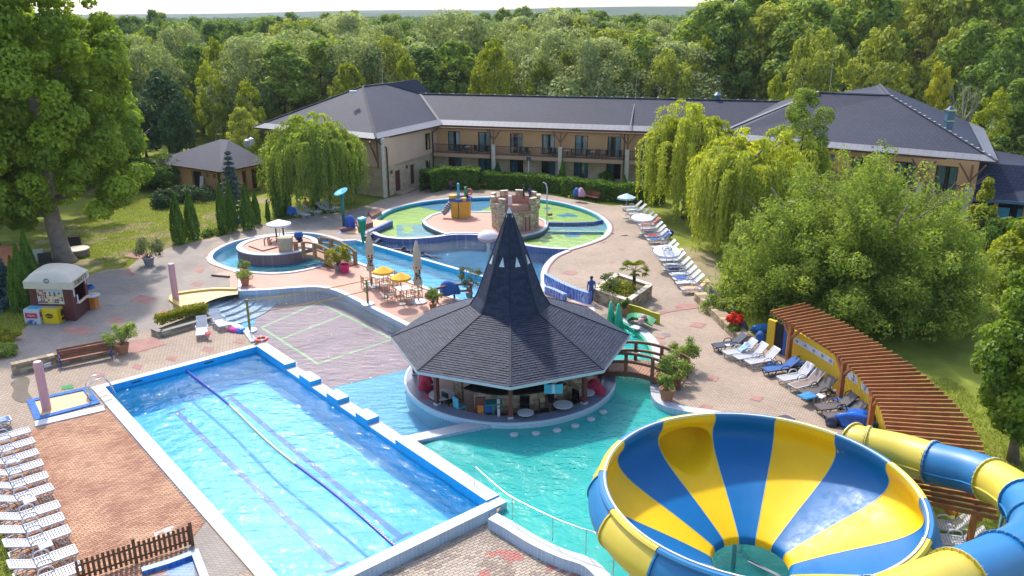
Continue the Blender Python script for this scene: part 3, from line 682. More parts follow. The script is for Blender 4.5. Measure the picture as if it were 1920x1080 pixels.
def wall_with_openings(name, W, t0, t1, z0, z1, ops, m, parent, depth=.25, o=0.):
    """a wall cut by openings (t0, t1, z0, z1); reveals are built"""
    ts = sorted({t0, t1, *[v for q in ops for v in q[:2]]}); zs = sorted({z0, z1, *[v for q in ops for v in q[2:4]]}); mb = MB()
    for a, b in zip(ts, ts[1:]):
        for c, d in zip(zs, zs[1:]):
            if b <= t0 or a >= t1 or d <= z0 or c >= z1: continue
            if any(q[0] < (a+b)/2 < q[1] and q[2] < (c+d)/2 < q[3] for q in ops): continue
            mb.quad(W.p(a, c, o), W.p(b, c, o), W.p(b, d, o), W.p(a, d, o))
    for a, b, c, d in [q[:4] for q in ops]:
        for p, q in ((W.p(a, c, o), W.p(a, d, o)), (W.p(a, d, o), W.p(b, d, o)), (W.p(b, d, o), W.p(b, c, o)), (W.p(b, c, o), W.p(a, c, o))):
            mb.quad(p, q, q-W.n*depth, p-W.n*depth)
    ob = mb.build(name, m, parent, world=True); return uv_planar(ob)
def window(W, t0, t1, z0, z1, parent, kind='window', curtain=None, o=0., leaves=2, open_=None, depth=.2):
    mb = MB(); f = .08; d0, d1 = o-depth, o-depth+.08
    for a, b, c, e in ((t0, t0+f, z0, z1), (t1-f, t1, z0, z1), (t0+f, t1-f, z1-f, z1), (t0+f, t1-f, z0, z0+f)): W.slab(mb, a, b, c, e, d0, d1)
    for k in range(1, leaves): x = t0+(t1-t0)*k/leaves; W.slab(mb, x-.05, x+.05, z0+f, z1-f, d0, d1)
    fr = fix(mb.build(kind, m_frame, parent, world=True))
    mb = MB(); x = d0+.03
    for k in range(leaves):
        if open_ == k: continue
        a, b = t0+f+(t1-t0-2*f)*k/leaves, t0+f+(t1-t0-2*f)*(k+1)/leaves
        mb.quad(W.p(a, z0+f, x), W.p(b, z0+f, x), W.p(b, z1-f, x), W.p(a, z1-f, x))
    mb.build('pane', m_glass, fr)
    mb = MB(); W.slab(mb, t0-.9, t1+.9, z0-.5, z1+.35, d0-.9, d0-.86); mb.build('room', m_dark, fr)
    if curtain:
        for a, b, m in curtain:
            mb = MB(); n = max(3, int((b-a)*(t1-t0)/.09)); A = t0+(t1-t0)*a; B = t0+(t1-t0)*b
            for i in range(n):
                p, q = A+(B-A)*i/n, A+(B-A)*(i+1)/n; e, g = d0-.12-(i % 2)*.05, d0-.12-((i+1) % 2)*.05
                mb.quad(W.p(p, z0+.03, e), W.p(q, z0+.03, g), W.p(q, z1-.03, g), W.p(p, z1-.03, e))
            mb.build('curtain', m, fr)
    return fr
# ----------------------------------------------------------------- hotel
EZ = 6.0
def GE(px, py, z=EZ): return G(px, py, z)
hotel = thing('hotel', 'two storey orange hotel with dark hip roofs and stone ground floor behind the pools', 'hotel', (4, 90, 0))
eA, eL, eB = GE(705, 260), GE(475, 238), GE(828, 233.5); eC = GE(1352, 250); eFL = GE(1347, 259); eFR = GE(1870, 303); eBR = GE(1843, 240)
P1, P2, M1, M2 = G(680, 162, 10), G(722, 157, 10), G(787, 176, 8.7), G(1462, 190, 8.7); Q1, Q2 = G(1535, 173.5, 10), G(1667, 178.5, 10)
lN = (eL-eA); backL = eL+Vector((10, 18, 0)); lb2 = eB+(eL-eA)*0+Vector((3, 14, 0))
bigback = Vector((-16, 112, EZ)); 
def inset(p, q, a, b, k):     # points k of the way up a slope whose eave is p-q and ridge a-b
    return p.lerp(a, k), q.lerp(b, k)
zk = .14
P2b = Vector((-11.5, 104, 10)); eLb = eL+Vector((9.5, 19, 0)); M1b = Vector((-7.8, 107, EZ)); M2b = Vector((31, 96.5, EZ)); Q2b = Vector((40, 92, 10)); eBL = Vector((36, 96, EZ))
pcs('roof', [[eL, eA, P1], [eA, eB, M1, P2, P1], [eB, eC, M2, M1], [eL, P1, P2, P2b, eLb], [P2, M1, M1b, P2b], [M1, M2, M2b, M1b], [P2b, M1b, eLb]], m_roof, hotel, .12)
pcs('roof', [[eFL, eFR, Q2, Q1], [eC, eFL, Q1, M2], [eFR, eBR, Q2b, Q2], [Q1, Q2, Q2b, M2b, M2], [eBR, eBL, Q2b], [eBL, M2b, Q2b]], m_roof, hotel, .12)
def eave_strip(p, q, a, b, w=.95, lift=.035):
    ka = w/(a-p).length; kb = w/(b-q).length; up = Vector((0, 0, lift))
    pa, qb = p.lerp(a, ka), q.lerp(b, kb)
    d = ((p+q)/2-(pa+qb)/2); d.z = 0; d = d.normalized()*.12; dz = Vector((0, 0, -.05))
    return [p+up+d+dz, q+up+d+dz, qb+up, pa+up]
for nm, args in (('eave', (eL, eA, P1, P1)), ('eave', (eA, eB, P1, M1)), ('eave', (eB, eC, M1, M2)), ('eave', (eFL, eFR, Q1, Q2)), ('eave', (eFR, eBR, Q2, Q2b))):
    o = pcs('eave_flashing', [eave_strip(*args, w=1.15 if args[0] is not eFR else 1.5)], m_zinc, hotel)
def strip(p, q, w, parent=hotel, name='flashing', m=None, lift=.06):
    mb = MB(); mb.beam(p+Vector((0, 0, lift)), q+Vector((0, 0, lift)), w, .05); mb.build(name, m or m_zinc, parent, world=True)
strip(eB, M1, .3); strip(eC+Vector((0, 0, .05)), Q1.lerp(M2, .0), .75, lift=.12)
strip(G(958, 178, 8.75), G(930, 232, 6.15), .12); strip(G(1192, 182.5, 8.75), G(1181, 243, 6.15), .12); strip(Q1, G(1517, 226, 7.6), .1)
m_ridge = mat('ridge_cap', (.05, .052, .066), .9, .2, 3)
for a, b in ((P1, P2), (P2, M1), (M1, M2), (Q1, Q2), (Q2, eFR), (P1, eA), (P1, eL), (Q2, Q2b)): strip(a, b, .24, name='ridge_cap', m=m_ridge)
mb = MB()
for k in range(20): p = Q2.lerp(eFR, k/21+.03); mb.box(p+Vector((0, 0, .12)), (.16, .16, .06), .6)
for k in range(24): p = M1.lerp(M2, k/24+.02); mb.box(p+Vector((0, 0, .11)), (.18, .12, .05))
o = mb.build('ridge_clip', mat('bright_metal', (.7, .7, .72), .4, .05), hotel, world=True); o['kind'] = 'stuff'
# soffit, fascia
wA, wB, wL = Vector((-12.75, 82.0, 0)), Vector((-8.35, 92.6, 0)), Vector((-26.6, 91.4, 0)); wC = wB+(eC-eB).normalized()*33; wC.z = 0
def soffit(p, q, wp, wq, z=EZ-.12): return [Vector((p.x, p.y, z)), Vector((q.x, q.y, z)), Vector((wq[0], wq[1], z)), Vector((wp[0], wp[1], z))]
FL, FR = eFL+Vector((.35, 1.2, 0)), eFR+Vector((-1.1, .55, 0)); FL.z = FR.z = 0
WB_ = Wall(wB, wC); WA = Wall(wA, wB); WL_ = Wall(wL, wA); WR = Wall(FL, FR)
pcs('soffit', [soffit(eA, eB, wA, wB), soffit(eL, eA, wL, wA), soffit(eB, eC, wB-WB_.n*.2, wC), soffit(eFL, eFR, FL, FR)], m_oak, hotel)
for a, b in ((eL, eA), (eA, eB), (eB, eC), (eFL, eFR), (eFR, eBR)):
    mb = MB(); mb.beam(a+Vector((0, 0, -.1)), b+Vector((0, 0, -.1)), .12, .16); mb.build('gutter', m_timber, hotel, world=True)
# main block: balcony floor above, rooms below
ups = []; lows = []
for px in (851, 908, 968, 1028, 1090, 1151.6, 1215.6): c = WB_.at(px, 4.2); ups.append((c-.72, c+.72, 3.1, 5.25))
for px in (853, 909, 968.5, 1028, 1089, 1150, 1212): c = WB_.at(px, 1.6); lows.append((c-.78, c+.78, .75, 2.55))
wall_with_openings('upper_wall', WB_, 0, WB_.L, 3.0, EZ, ups, m_stucco, hotel); wall_with_openings('stone_wall', WB_, 0, WB_.L, 0, 2.75, lows, m_stone, hotel)
for i, q in enumerate(ups): window(WB_, *q, hotel, 'balcony_door', [[(.0, .38, m_curtw), (.62, 1, m_curtw)], [(.05, .42, m_curtw), (.6, .95, m_curtw)], [(0, .2, m_curtw), (.55, 1, m_curtw)]][i % 3], open_=1 if i in (0, 3) else None)
for i, q in enumerate(lows): window(WB_, *q, hotel, 'window', [(.45, 1, m_curt)] if i in (0, 3) else [(0, .5, m_curt)] if i in (2, 5) else [(0, 1, m_curt)], open_=1 if i == 5 else None)
mb = MB(); WB_.slab(mb, .0, WB_.L, 2.62, 3.0, -.2, 1.25); fix(mb.build('balcony', m_concrete, hotel, world=True))
def railing(W, t0, t1, z, o, parent=hotel, h=1., step=.13):
    mb = MB(); W.slab(mb, t0, t1, z+h-.05, z+h, o-.03, o+.03); W.slab(mb, t0, t1, z+.1, z+.14, o-.02, o+.02)
    n = int((t1-t0)/step)
    for i in range(n+1): t = t0+(t1-t0)*i/n; W.slab(mb, t-.012, t+.012, z, z+h-.05, o-.012, o+.012)
    return fix(mb.build('railing', m_iron, parent, world=True))
cols = [WB_.at(p, 2.8) for p in (932, 1055, 1179, 1302)]
prev = .15
for c in cols+[WB_.L-.3]:
    railing(WB_, prev+.02, c-.22, 3.0, 1.17); prev = c+.22
for i, c in enumerate(cols):
    mb = MB()
    W = WB_
    W.slab(mb, c-.2, c+.2, 0, 2.6, 1.02, 1.36); W.slab(mb, c-.2, c+.2, 2.6, 4.15, 1.02, 1.37)
    fix(mb.build('column', m_colstone, hotel, world=True))
    mb = MB(); top = W.p(c, 4.15, 1.2); mb.beam(top, W.p(c, 5.75, 1.2), .16, .16)
    for s in (-1, 1): mb.beam(W.p(c, 4.6, 1.2), W.p(c+s*.85, 5.8, 1.2), .12, .12)
    mb.build('brace', m_oak, hotel, world=True)
mb = MB(); WB_.slab(mb, 0, WB_.L, 5.66, 5.82, 1.1, 1.26); fix(mb.build('eave_beam', m_oak, hotel, world=True))
for c, o_ in ((cols[0]-.33, 1.4), (cols[2]-.33, 1.4)):
    mb = MB(); mb.tube([WB_.p(c, 5.85, 1.75), WB_.p(c, 5.5, o_), WB_.p(c, .1, o_)], .06, 6); mb.build('downpipe', m_iron, hotel, world=True)
# balcony furniture: chairs and little tables
NCH = [0]
ORDN = 'first second third fourth fifth sixth seventh eighth ninth tenth eleventh twelfth thirteenth fourteenth'.split()
def tiny_chair(px, m):
    t = WB_.at(px, 3.6); c = WB_.p(t, 3.0, .62)
    r = thing('balcony_chair', '%s chair from the left wing on the hotel balcony' % ORDN[NCH[0]], 'chair', c, RND.uniform(0, 6), 'chairs on the hotel balcony')
    NCH[0] += 1; mb = MB(); mb.box((0, 0, .42), (.5, .48, .06)); mb.build('seat', m, r)
    mb = MB(); mb.box((0, .23, .7), (.5, .05, .5)); mb.build('backrest', m, r)
    for a in (-.2, .2):
        for b in (-.2, .2): mb = MB(); mb.box((a, b, .2), (.04, .04, .4)); mb.build('leg', m, r)
for px in (862, 872, 884, 898, 920, 982, 992, 1038, 1046, 1078, 1105, 1122, 1135, 1168): tiny_chair(px, m_iron if px not in (884, 1122) else m_oak)
for px in (879, 1066, 1112): 
    t = WB_.at(px, 3.6); o = MB(); c = WB_.p(t, 3.0, .6)
    r = thing('balcony_table', 'round table on the hotel balcony, %s from the left wing' % {879: 'first', 1066: 'second', 1112: 'third'}[px], 'table', c, 0, 'tables on the hotel balcony')
    mb = MB(); mb.cyl((0, 0, .68), (0, 0, .72), .35); mb.build('tabletop', m_plastic, r); mb = MB(); mb.cyl((0, 0, 0), (0, 0, .68), .05); mb.build('leg', m_iron, r)
# left wing
opA = [(WA.at(796, 4)-.0, WA.at(806, 4), 3.4, 5.1)]
opA = [(8.2, 9.2, 3.5, 5.3)]; opS = [(WA.at(741.5, 1.2), WA.at(751.5, 1.2), .15, 2.3), (WA.at(770, 1.2), WA.at(777.5, 1.2), .3, 2.4), (WA.at(798.5, 1.6), WA.at(808, 1.6), .8, 2.3)]
opA = [(WA.at(796, 4.3), WA.at(806.5, 4.3), 3.45, 5.25)]
wall_with_openings('upper_wall', WA, 0, WA.L, 3.0, EZ-.1, opA, m_stucco2, hotel, o=.1); wall_with_openings('stone_wall', WA, 0, WA.L, 0, 3.0, opS, m_stone, hotel)
mb = MB(); WA.slab(mb, 0, WA.L, 2.98, 3.0, 0, .1); fix(mb.build('ledge', m_concrete, hotel, world=True))
window(WA, *opA[0], hotel, o=.1); window(WA, *opS[2], hotel, curtain=[(.5, 1, m_curt)])
for q in opS[:2]:
    mb = MB(); WA.slab(mb, q[0], q[1], q[2], q[3], -.16, -.1); d = fix(mb.build('door', mat('maroon_door', (.10, .025, .02), .5, .1), hotel, world=True)); mb = MB(); WA.slab(mb, q[1]-.16, q[1]-.12, 1.2, 1.3, -.1, -.05); fix(mb.build('handle', m_steel, d))
mb = MB(); WA.slab(mb, opS[0][0]-.6, opS[1][1]+1.2, 0, .15, 0, 1.1); WA.slab(mb, opS[1][0]-.5, opS[1][1]+1.2, .15, .3, 0, .8); fix(mb.build('doorstep', m_stone, hotel, world=True))
mb = MB(); WA.slab(mb, 0, opS[0][0]-.65, 0, .45, 0.01, .12); uv_planar(fix(mb.build('plinth', m_stone, hotel, world=True)))
m_sun = mat('ochre_paint', (.62, .33, .08), .8, .1)
mb = MB(); c = WA.at(727, 1.3); mb.add([WA.p(c+.45*cos(a)*(1 if k % 2 else .6), 1.45+.7*sin(a)*(1 if k % 2 else .6), .02) for k, a in enumerate(np.linspace(0, 2*pi, 20, False))], [tuple(range(20))]); mb.build('painted_sun', m_sun, hotel, world=True)
for q in (WA.at(733, 2.3), WA.at(762, 2.3)):
    mb = MB(); WA.slab(mb, q-.12, q+.12, 2.2, 2.5, 0, .15); fix(mb.build('wall_lamp', m_oak, hotel, world=True))
wall_with_openings('upper_wall', WL_, 0, WL_.L, 3.0, EZ-.1, [], m_stucco2, hotel, o=.1); wall_with_openings('stone_wall', WL_, 0, WL_.L, 0, 3.0, [], m_stone, hotel)
for t in (.4, WL_.L-.5, WL_.L*.5):
    mb = MB(); mb.beam(WL_.p(t, 3.4, .16), WL_.p(t+.0, 5.7, 1.2), .15, .15); mb.beam(WL_.p(t, 3.0, .2), WL_.p(t, 5.8, .2), .18, .14); mb.build('brace', m_oak, hotel, world=True)
mb = MB(); mb.tube([eA+Vector((0, 0, -.15)), WA.p(.5, 4.9, .2), WA.p(.5, .1, .2)], .07, 6); mb.build('downpipe', m_iron, hotel, world=True)
mb = MB(); mb.tube([eB+Vector((-.1, -.3, -.15)), WA.p(WA.L-1.2, 5.2, .2), WA.p(WA.L-1.2, .1, .2)], .07, 6); mb.build('downpipe', m_iron, hotel, world=True)
mb = MB(); mb.box(wA+Vector((.02, .02, 2.95)), (.36, .36, 5.9), .35); mb.build('corner_pier', m_colstone, hotel, world=True)
# right wing
opR = []
for px in (1545, 1613, 1695, 1773): c = WR.at(px, 4.2); opR.append((c-.85, c+.85, 3.05, 5.3))
wall_with_openings('upper_wall', WR, 0, WR.L, 3.0, EZ-.1, opR, m_stucco, hotel); wall_with_openings('stone_wall', WR, 0, WR.L, 0, 3.0, [], m_stone, hotel, o=-.05)
for i, q in enumerate(opR): window(WR, *q, hotel, 'balcony_door', [(.02, .4, m_curtw), (.6, .98, m_curtw)])
mb = MB(); WR.slab(mb, 0, WR.L, 2.65, 3.0, -.1, 1.1); fix(mb.build('balcony', m_concrete, hotel, world=True)); railing(WR, 2, WR.L-.5, 3.0, 1.02)
cr = [WR.at(p, 4) for p in (1648, 1733, 1822)]
for c in cr:
    mb = MB(); W = WR; 
    mb.beam(W.p(c, 3.9, 1.), W.p(c, 5.8, 1.), .17, .17)
    for s in (-1, 1): mb.beam(W.p(c, 4.4, 1.), W.p(c+s*.95, 5.8, 1.), .13, .13)
    mb.build('brace', m_oak, hotel, world=True); mb = MB(); W.slab(mb, c-.24, c+.24, 0, 3.9, .83, 1.2); fix(mb.build('column', m_colstone, hotel, world=True))
WR2 = Wall(FR, eBR+Vector((-1.5, -1, 0))); wall_with_openings('side_wall', WR2, 0, WR2.L, 0, EZ-.1, [], m_stucco, hotel)
# things on the roof
def rod(px, py0, py1, z):
    b = G(px, py1, z); t = (py1-py0)/FPX*(b.y)*1.0
    mb = MB(); mb.cyl(b, b+Vector((0, 0, t)), .035, .012, 5)
    o = mb.build('lightning_rod', m_steel); return tag(o, None, 'lightning rod', 'lightning rods on the hotel roof')
tag(rod(718, 106, 158, 10), 'thin lightning rod rising from the apex of the left hip roof'); tag(rod(1192, 148, 182, 8.8), 'thin lightning rod rising from the long middle roof ridge'); tag(rod(1555, 113, 174, 10), 'thin lightning rod rising from the right hip roof ridge')
b = G(1345, 187, 8.7); mb = MB(); mb.lathe([(.25, -.3), (.25, .35), (.42, .35), (.42, .5), (.3, .6), (.12, .75), (.02, .85)], 12, b); m_bluem = mat('blue_grey_metal', (.06, .14, .22), .4, .1)
tag(mb.build('roof_vent', m_bluem, smooth=40), 'small blue grey roof vent on the long middle ridge', 'roof vent')
b = G(1777, 238, 7.9); ch = thing('chimney', 'blue metal chimney with a capped top on the right roof slope', 'chimney', b); mb = MB(); mb.box((0, 0, .5), (.6, .6, 1.8)); mb.build('shaft', m_bluem, ch); mb = MB(); mb.box((0, 0, 1.45), (.8, .8, .12)); mb.box((0, 0, .55), (.68, .68, .08)); mb.build('cap', m_steel, ch); mb = MB(); mb.lathe([(.35, 1.5), (.1, 1.75), (0, 1.8)], 4, (0, 0, 0), a0=pi/4, a1=2*pi+pi/4-1e-4); mb.build('cowl', m_bluem, ch)
b = G(662, 175.5, 9.6); mb = MB(); mb.box(b+Vector((0, 0, .15)), (.7, .55, .3), .3); tag(mb.build('skylight', m_plastic), 'small white skylight box on the left hip roof', 'skylight')
# ----------------------------------------------------------------- changing hut west of the hotel
hut = thing('bath_house', 'low orange house with a dark pyramid roof beside the weeping willow', 'house', (-31.5, 90, 0))
hL, hF, hR = G(283, 303, 2.7), G(412, 322, 2.7), G(503, 304, 2.7); ap = G(413, 261, 4.9); ap2 = G(428, 262, 4.9); hB = hL+hR-hF
pcs('roof', [[hL, hF, ap], [hF, hR, ap2, ap], [hR, hB, ap2], [hB, hL, ap, ap2]], m_roof, hut, .1)
for a, b in ((hL, hF), (hF, hR)): mb = MB(); mb.beam(a+Vector((0, 0, -.08)), b+Vector((0, 0, -.08)), .1, .14); mb.build('gutter', m_timber, hut, world=True)
ctr = (hL+hR)/2; s_ = lambda p: Vector((p.x+(ctr.x-p.x)*.1, p.y+(ctr.y-p.y)*.1, 0))
W1, W2 = Wall(s_(hL), s_(hF)), Wall(s_(hF), s_(hR))
o1 = [(W1.L*.56, W1.L*.72, .05, 2.3), (W1.L*.79, W1.L*.83, 1.85, 2.3), (W1.L*.90, W1.L*.94, 1.85, 2.3)]; o2 = [(W2.L*.12, W2.L*.17, 1.85, 2.3), (W2.L*.3, W2.L*.36, 1.85, 2.3), (W2.L*.5, W2.L*.6, .05, 2.2), (W2.L*.72, W2.L*.9, .05, 2.2)]
wall_with_openings('wall', W1, 0, W1.L, 0, 2.65, o1, m_stucco, hut); wall_with_openings('wall', W2, 0, W2.L, 0, 2.65, o2, m_stucco, hut)
for W, oo in ((W1, o1), (W2, o2)):
    for q in oo:
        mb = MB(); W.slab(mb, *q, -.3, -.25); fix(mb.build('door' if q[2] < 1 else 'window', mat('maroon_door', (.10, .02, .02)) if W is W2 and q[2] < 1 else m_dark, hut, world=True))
mb = MB(); mb.beam(W1.p(W1.L, 0, .05), W1.p(W1.L, 2.6, .05), .3, .2); mb.build('corner_post', m_timber, hut, world=True)
mb = MB(); W1.slab(mb, W1.L*.5, W1.L, 0, .12, .0, 2.); fix(mb.build('terrace', m_paveg, hut, world=True))
p = W1.p(W1.L*.745, 0, .5); mb = MB(); mb.beam(p, p-W1.n*.35+Vector((0, 0, 1.9)), .55, .05); tag(mb.build('white_panel', m_plastic), 'tall white panel leaning against the wall of the low house', 'panel')
for i, (px, py) in enumerate(((463, 267), (471, 264), (503, 279))):
    b = G(px, py, 3.9 if i < 2 else 3.3); mb = MB(); mb.lathe([(.0, -.5), (.3, -.5), (.38, -.1), (.3, .25), (0, .4)], 10, b)
    tag(mb.build('roof_cowl', m_plastic if i < 2 else m_bluem, smooth=40), ['rounder white ventilation cowl nearer the ridge of the low house', 'white ventilation cowl on the back slope of the low house', 'blue grey ventilation cowl at the end of the low house roof'][i], 'roof vent')
# ----------------------------------------------------------------- restaurant pavilion on the right
an = thing('restaurant_pavilion', 'low pavilion with dark roof and open front beyond the big leafy tree', 'pavilion', (44, 68, 0))
a1, a2 = G(1820, 372, 2.9), G(1960, 386, 2.9); r1, r2 = G(1842, 307, 5.3), G(1990, 372, 4.4)
e3 = a2+Vector((6, -1.5, 0)); back = a1+Vector((12, 12, 0)); r0 = G(1838, 305, 5.4); 
pcs('roof', [[a1, e3, Vector((52, 68, 4.6)), r0], [r0, Vector((52, 68, 4.6)), Vector((58, 74, 3)), Vector((46, 84, 4.6))]], m_roof, an, .1)
mb = MB(); mb.beam(a1+Vector((0, 0, -.1)), e3+Vector((0, 0, -.1)), .12, .24); mb.build('fascia', m_bluem, an, world=True)
W3 = Wall(a1+Vector((.3, .9, 0)), e3+Vector((.3, .9, 0))); W3.a.z = 0
wall_with_openings('low_wall', W3, 0, W3.L, 0, .9, [], tilemat('brown_bricks', (.28, .15, .08), (.22, .11, .06), (.2, .14, .1), .25, .09, rough=.85, kind='UV'), an)
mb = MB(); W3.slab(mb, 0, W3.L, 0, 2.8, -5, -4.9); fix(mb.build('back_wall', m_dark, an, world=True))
for px in (1865, 1921): c = W3.at(px, 1.7); mb = MB(); W3.slab(mb, c-.15, c+.15, .9, 2.75, -.2, .1); fix(mb.build('post', m_stucco, an, world=True))
for px0, px1 in ((1868, 1893), (1908, 1921)):
    mb = MB(); W3.slab(mb, W3.at(px0, 1.5), W3.at(px1, 1.5), .92, 2.05, -.5, -.45); fix(mb.build('blue_blind', mat('sky_blue_fabric', (.06, .30, .48), .7, .1), an, world=True))
mb = MB(); c = W3.at(1877, .5); W3.slab(mb, c-.45, c+.45, 0, .95, .02, .1); fix(mb.build('gate', m_dark, an, world=True))
# ----------------------------------------------------------------- red roofed snack hut at the left edge
sh = thing('snack_hut', 'small red hut with a flat orange roof left of the kiosk', 'hut', (-39, 54, 0)); 
f0, f1 = G(27, 503, 2.1), G(28, 478, 2.1); d0 = Vector((-9, 1.5, 0))
pcs('roof', [[f0, f1+Vector((.2, .4, .5)), f1+d0+Vector((0, 0, .5)), f0+d0]], mat('orange_tiles', (.45, .15, .06), .7, .15, 2), sh, .12)
W5 = Wall((f0.x-8, f0.y+1.6), (f0.x-.5, f0.y+.4)); wall_with_openings('wall', W5, 0, W5.L, 0, 2.1, [(W5.L-2.2, W5.L-.8, 1., 1.9)], mat('dark_red_boards', (.15, .03, .03), .6, .15, 3), sh)
mb = MB(); W5.slab(mb, W5.L-2.2, W5.L-.8, 1., 1.9, -.7, -.6); fix(mb.build('counter_opening', m_dark, sh, world=True))
for t in (W5.L, W5.L-2.5): mb = MB(); mb.beam(W5.p(t, 0, .4), W5.p(t, 2.1, .4), .12, .12); mb.build('post', m_timber, sh, world=True)
# ================================================================ the round bar
m_shing = tintmat('roof_shingle', (.012, .018, .040), (.027, .036, .070), .65, .35, 40, .25)
m_under = mat('roof_underlay', (.012, .012, .015), .9)
m_redwood = mat('red_brown_paint', (.16, .035, .025), .5, .12, 4)
m_ringtop = tilemat('slate_blue_mosaic', (.13, .16, .24), (.17, .20, .29), (.30, .33, .40), .1, .1, rough=.3, bmp=.2, dirt=.15, off=0)
m_ringside = tilemat('ice_blue_tiles', (.50, .66, .76), (.46, .63, .74), (.62, .72, .78), .1, .1, rough=.25, bmp=.1, dirt=.1, off=0)
m_floorwood = mat('bar_floor', (.20, .085, .05), .5, .15, 3)
bar = thing('pool_bar', 'round swim-up bar under a tall witch-hat roof of dark shingles', 'bar', (BC.x, BC.y, 0))
EV, RA = 2.1, 6.0      # eave height, eave radius, tower base radius, apex height
prof = [(RA, EV), (1.99, 3.78), (1.66, 4.3), (.13, 8.42)]
mb = MB(); mb.lathe([(r, z-.05) for r, z in prof]+[(0, 8.55)], 8, (0, 0, 0), a0=-pi/2, a1=1.5*pi-1e-9); mb.build('roof_deck', m_under, bar)
mb = MB()
for (ra, za), (rb, zb) in zip(prof, prof[1:]):
    sl = math.hypot(ra-rb, zb-za); rows = max(3, int(sl/.145))
    for f in range(8):
        t0, t1 = -pi/2+f*pi/4, -pi/2+(f+1)*pi/4
        for j in range(rows):
            u0, u1 = j/rows, min(1, (j+1.12)/rows); a = ra+(rb-ra)*u0; c = ra+(rb-ra)*u1; z0 = za+(zb-za)*u0; z1 = za+(zb-za)*u1
            A, B = Vector((a*cos(t0), a*sin(t0), z0)), Vector((a*cos(t1), a*sin(t1), z0)); Cc, D = Vector((c*cos(t1), c*sin(t1), z1)), Vector((c*cos(t0), c*sin(t0), z1))
            nrm = (B-A).cross(D-A).normalized(); n = max(1, round((B-A).length/.34)); sh_ = (j % 2)*.5
            for i in range(n+1):
                p, q = max(0, (i-sh_)/n), min(1, (i+1-sh_)/n)
                if q-p < .02: continue
                g = .022; lift = .024+RND.uniform(0, .014)
                P = [A.lerp(B, p+g/n), A.lerp(B, q-g/n), D.lerp(Cc, q-g/n), D.lerp(Cc, p+g/n)]
                lo = [P[0]+nrm*lift, P[1]+nrm*lift, P[2]+nrm*.004, P[3]+nrm*.004]
                k = RND.random()
                mb.add(lo+[P[0], P[1]], [(0, 1, 2, 3), (4, 5, 1, 0)], 0, k)
o = mb.build('shingles', m_shing, bar, tint=True); o['kind'] = 'stuff'
mb = MB()
for f in range(8):
    t = -pi/2+f*pi/4
    for (ra, za), (rb, zb) in zip(prof, prof[1:]):
        mb.beam((ra*cos(t), ra*sin(t), za+.03), (rb*cos(t), rb*sin(t), zb+.03), .11, .035)
mb.build('hip_cap', m_shing, bar, tint=True)
mb = MB()
for f in range(8):
    t, u = -pi/2+f*pi/4, -pi/2+(f+1)*pi/4
    mb.beam((RA*cos(t), RA*sin(t), EV-.07), (RA*cos(u), RA*sin(u), EV-.07), .05, .14)
mb.build('fascia', mat('pale_fascia', (.55, .56, .58), .5, .05), bar)
mb = MB(); mb.lathe([(.16, 8.40), (.24, 8.27), (.12, 8.52), (0, 8.75)], 4, a0=-pi/4, a1=2*pi-pi/4-1e-9); mb.build('apex_cap', mat('zinc_cap', (.62, .64, .68), .35, .05), bar)
mb = MB(); mb.lathe([(RA-.15, EV-.06), (1.9, 3.68), (0, 3.68)], 8, a0=-pi/2, a1=1.5*pi-1e-9); mb.build('ceiling', m_timber, bar)
# small triangular vents: the openings with white frames near the top
for f in range(8):
    a = -pi/2+pi/8+f*pi/4; k = .46; r = (1.66+(.13-1.66)*k)*cos(pi/8); z = 4.3+4.12*k; rad = Vector((cos(a), sin(a), 0)); tn = Vector((-sin(a), cos(a), 0))
    if sin(a) > .5: continue
    c = rad*(r+.03)+Vector((0, 0, z)); upv = (Vector((0, 0, 4.12))-rad*1.53*cos(pi/8)).normalized(); nn = tn.cross(upv)*-1
    nn = nn if nn.dot(rad) > 0 else -nn
    mb = MB(); P = [c-tn*.13-upv*.2, c+tn*.13-upv*.2, c+upv*.26]; mb.add([q+nn*.05 for q in P]+[q for q in P], [(0, 1, 2), (0, 3, 4, 1), (1, 4, 5, 2), (2, 5, 3, 0)]); mb.build('vent', mat('white_vent', (.55, .62, .66), .4), bar)
# ring wall with its mosaic top, bar floor
mb = MB(); mb.lathe([(5.36, -1.5), (5.36, -.08), (5.41, -.08), (5.41, .0), (5.31, .02)], 72, mi=0); mb.lathe([(5.31, .02), (4.68, .04)], 72, mi=1); mb.lathe([(4.68, .04), (4.68, -.6)], 72, mi=1)
mb.build('ring_wall', [m_ringside, m_ringtop], bar, smooth=30)
mb = MB(); mb.lathe([(4.69, -.42), (0, -.42)], 48); mb.build('bar_floor', m_floorwood, bar)
for f in range(8):
    a = -pi/2+f*pi/4; 
    if f in (2, ): pass
    mb = MB(); mb.box((4.9*cos(a), 4.9*sin(a), 1.05), (.2, .2, 2.0), a); p = mb.build('post', m_redwood, bar)
    mb = MB(); mb.box((4.9*cos(a), 4.9*sin(a), .09), (.26, .26, .1), a); mb.build('post_foot', m_white, p)
mb = MB()
for f in range(8):
    t, u = -pi/2+f*pi/4, -pi/2+(f+1)*pi/4; mb.beam((4.9*cos(t), 4.9*sin(t), 2.08), (4.9*cos(u), 4.9*sin(u), 2.08), .14, .2)
mb.build('ring_beam', m_redwood, bar)
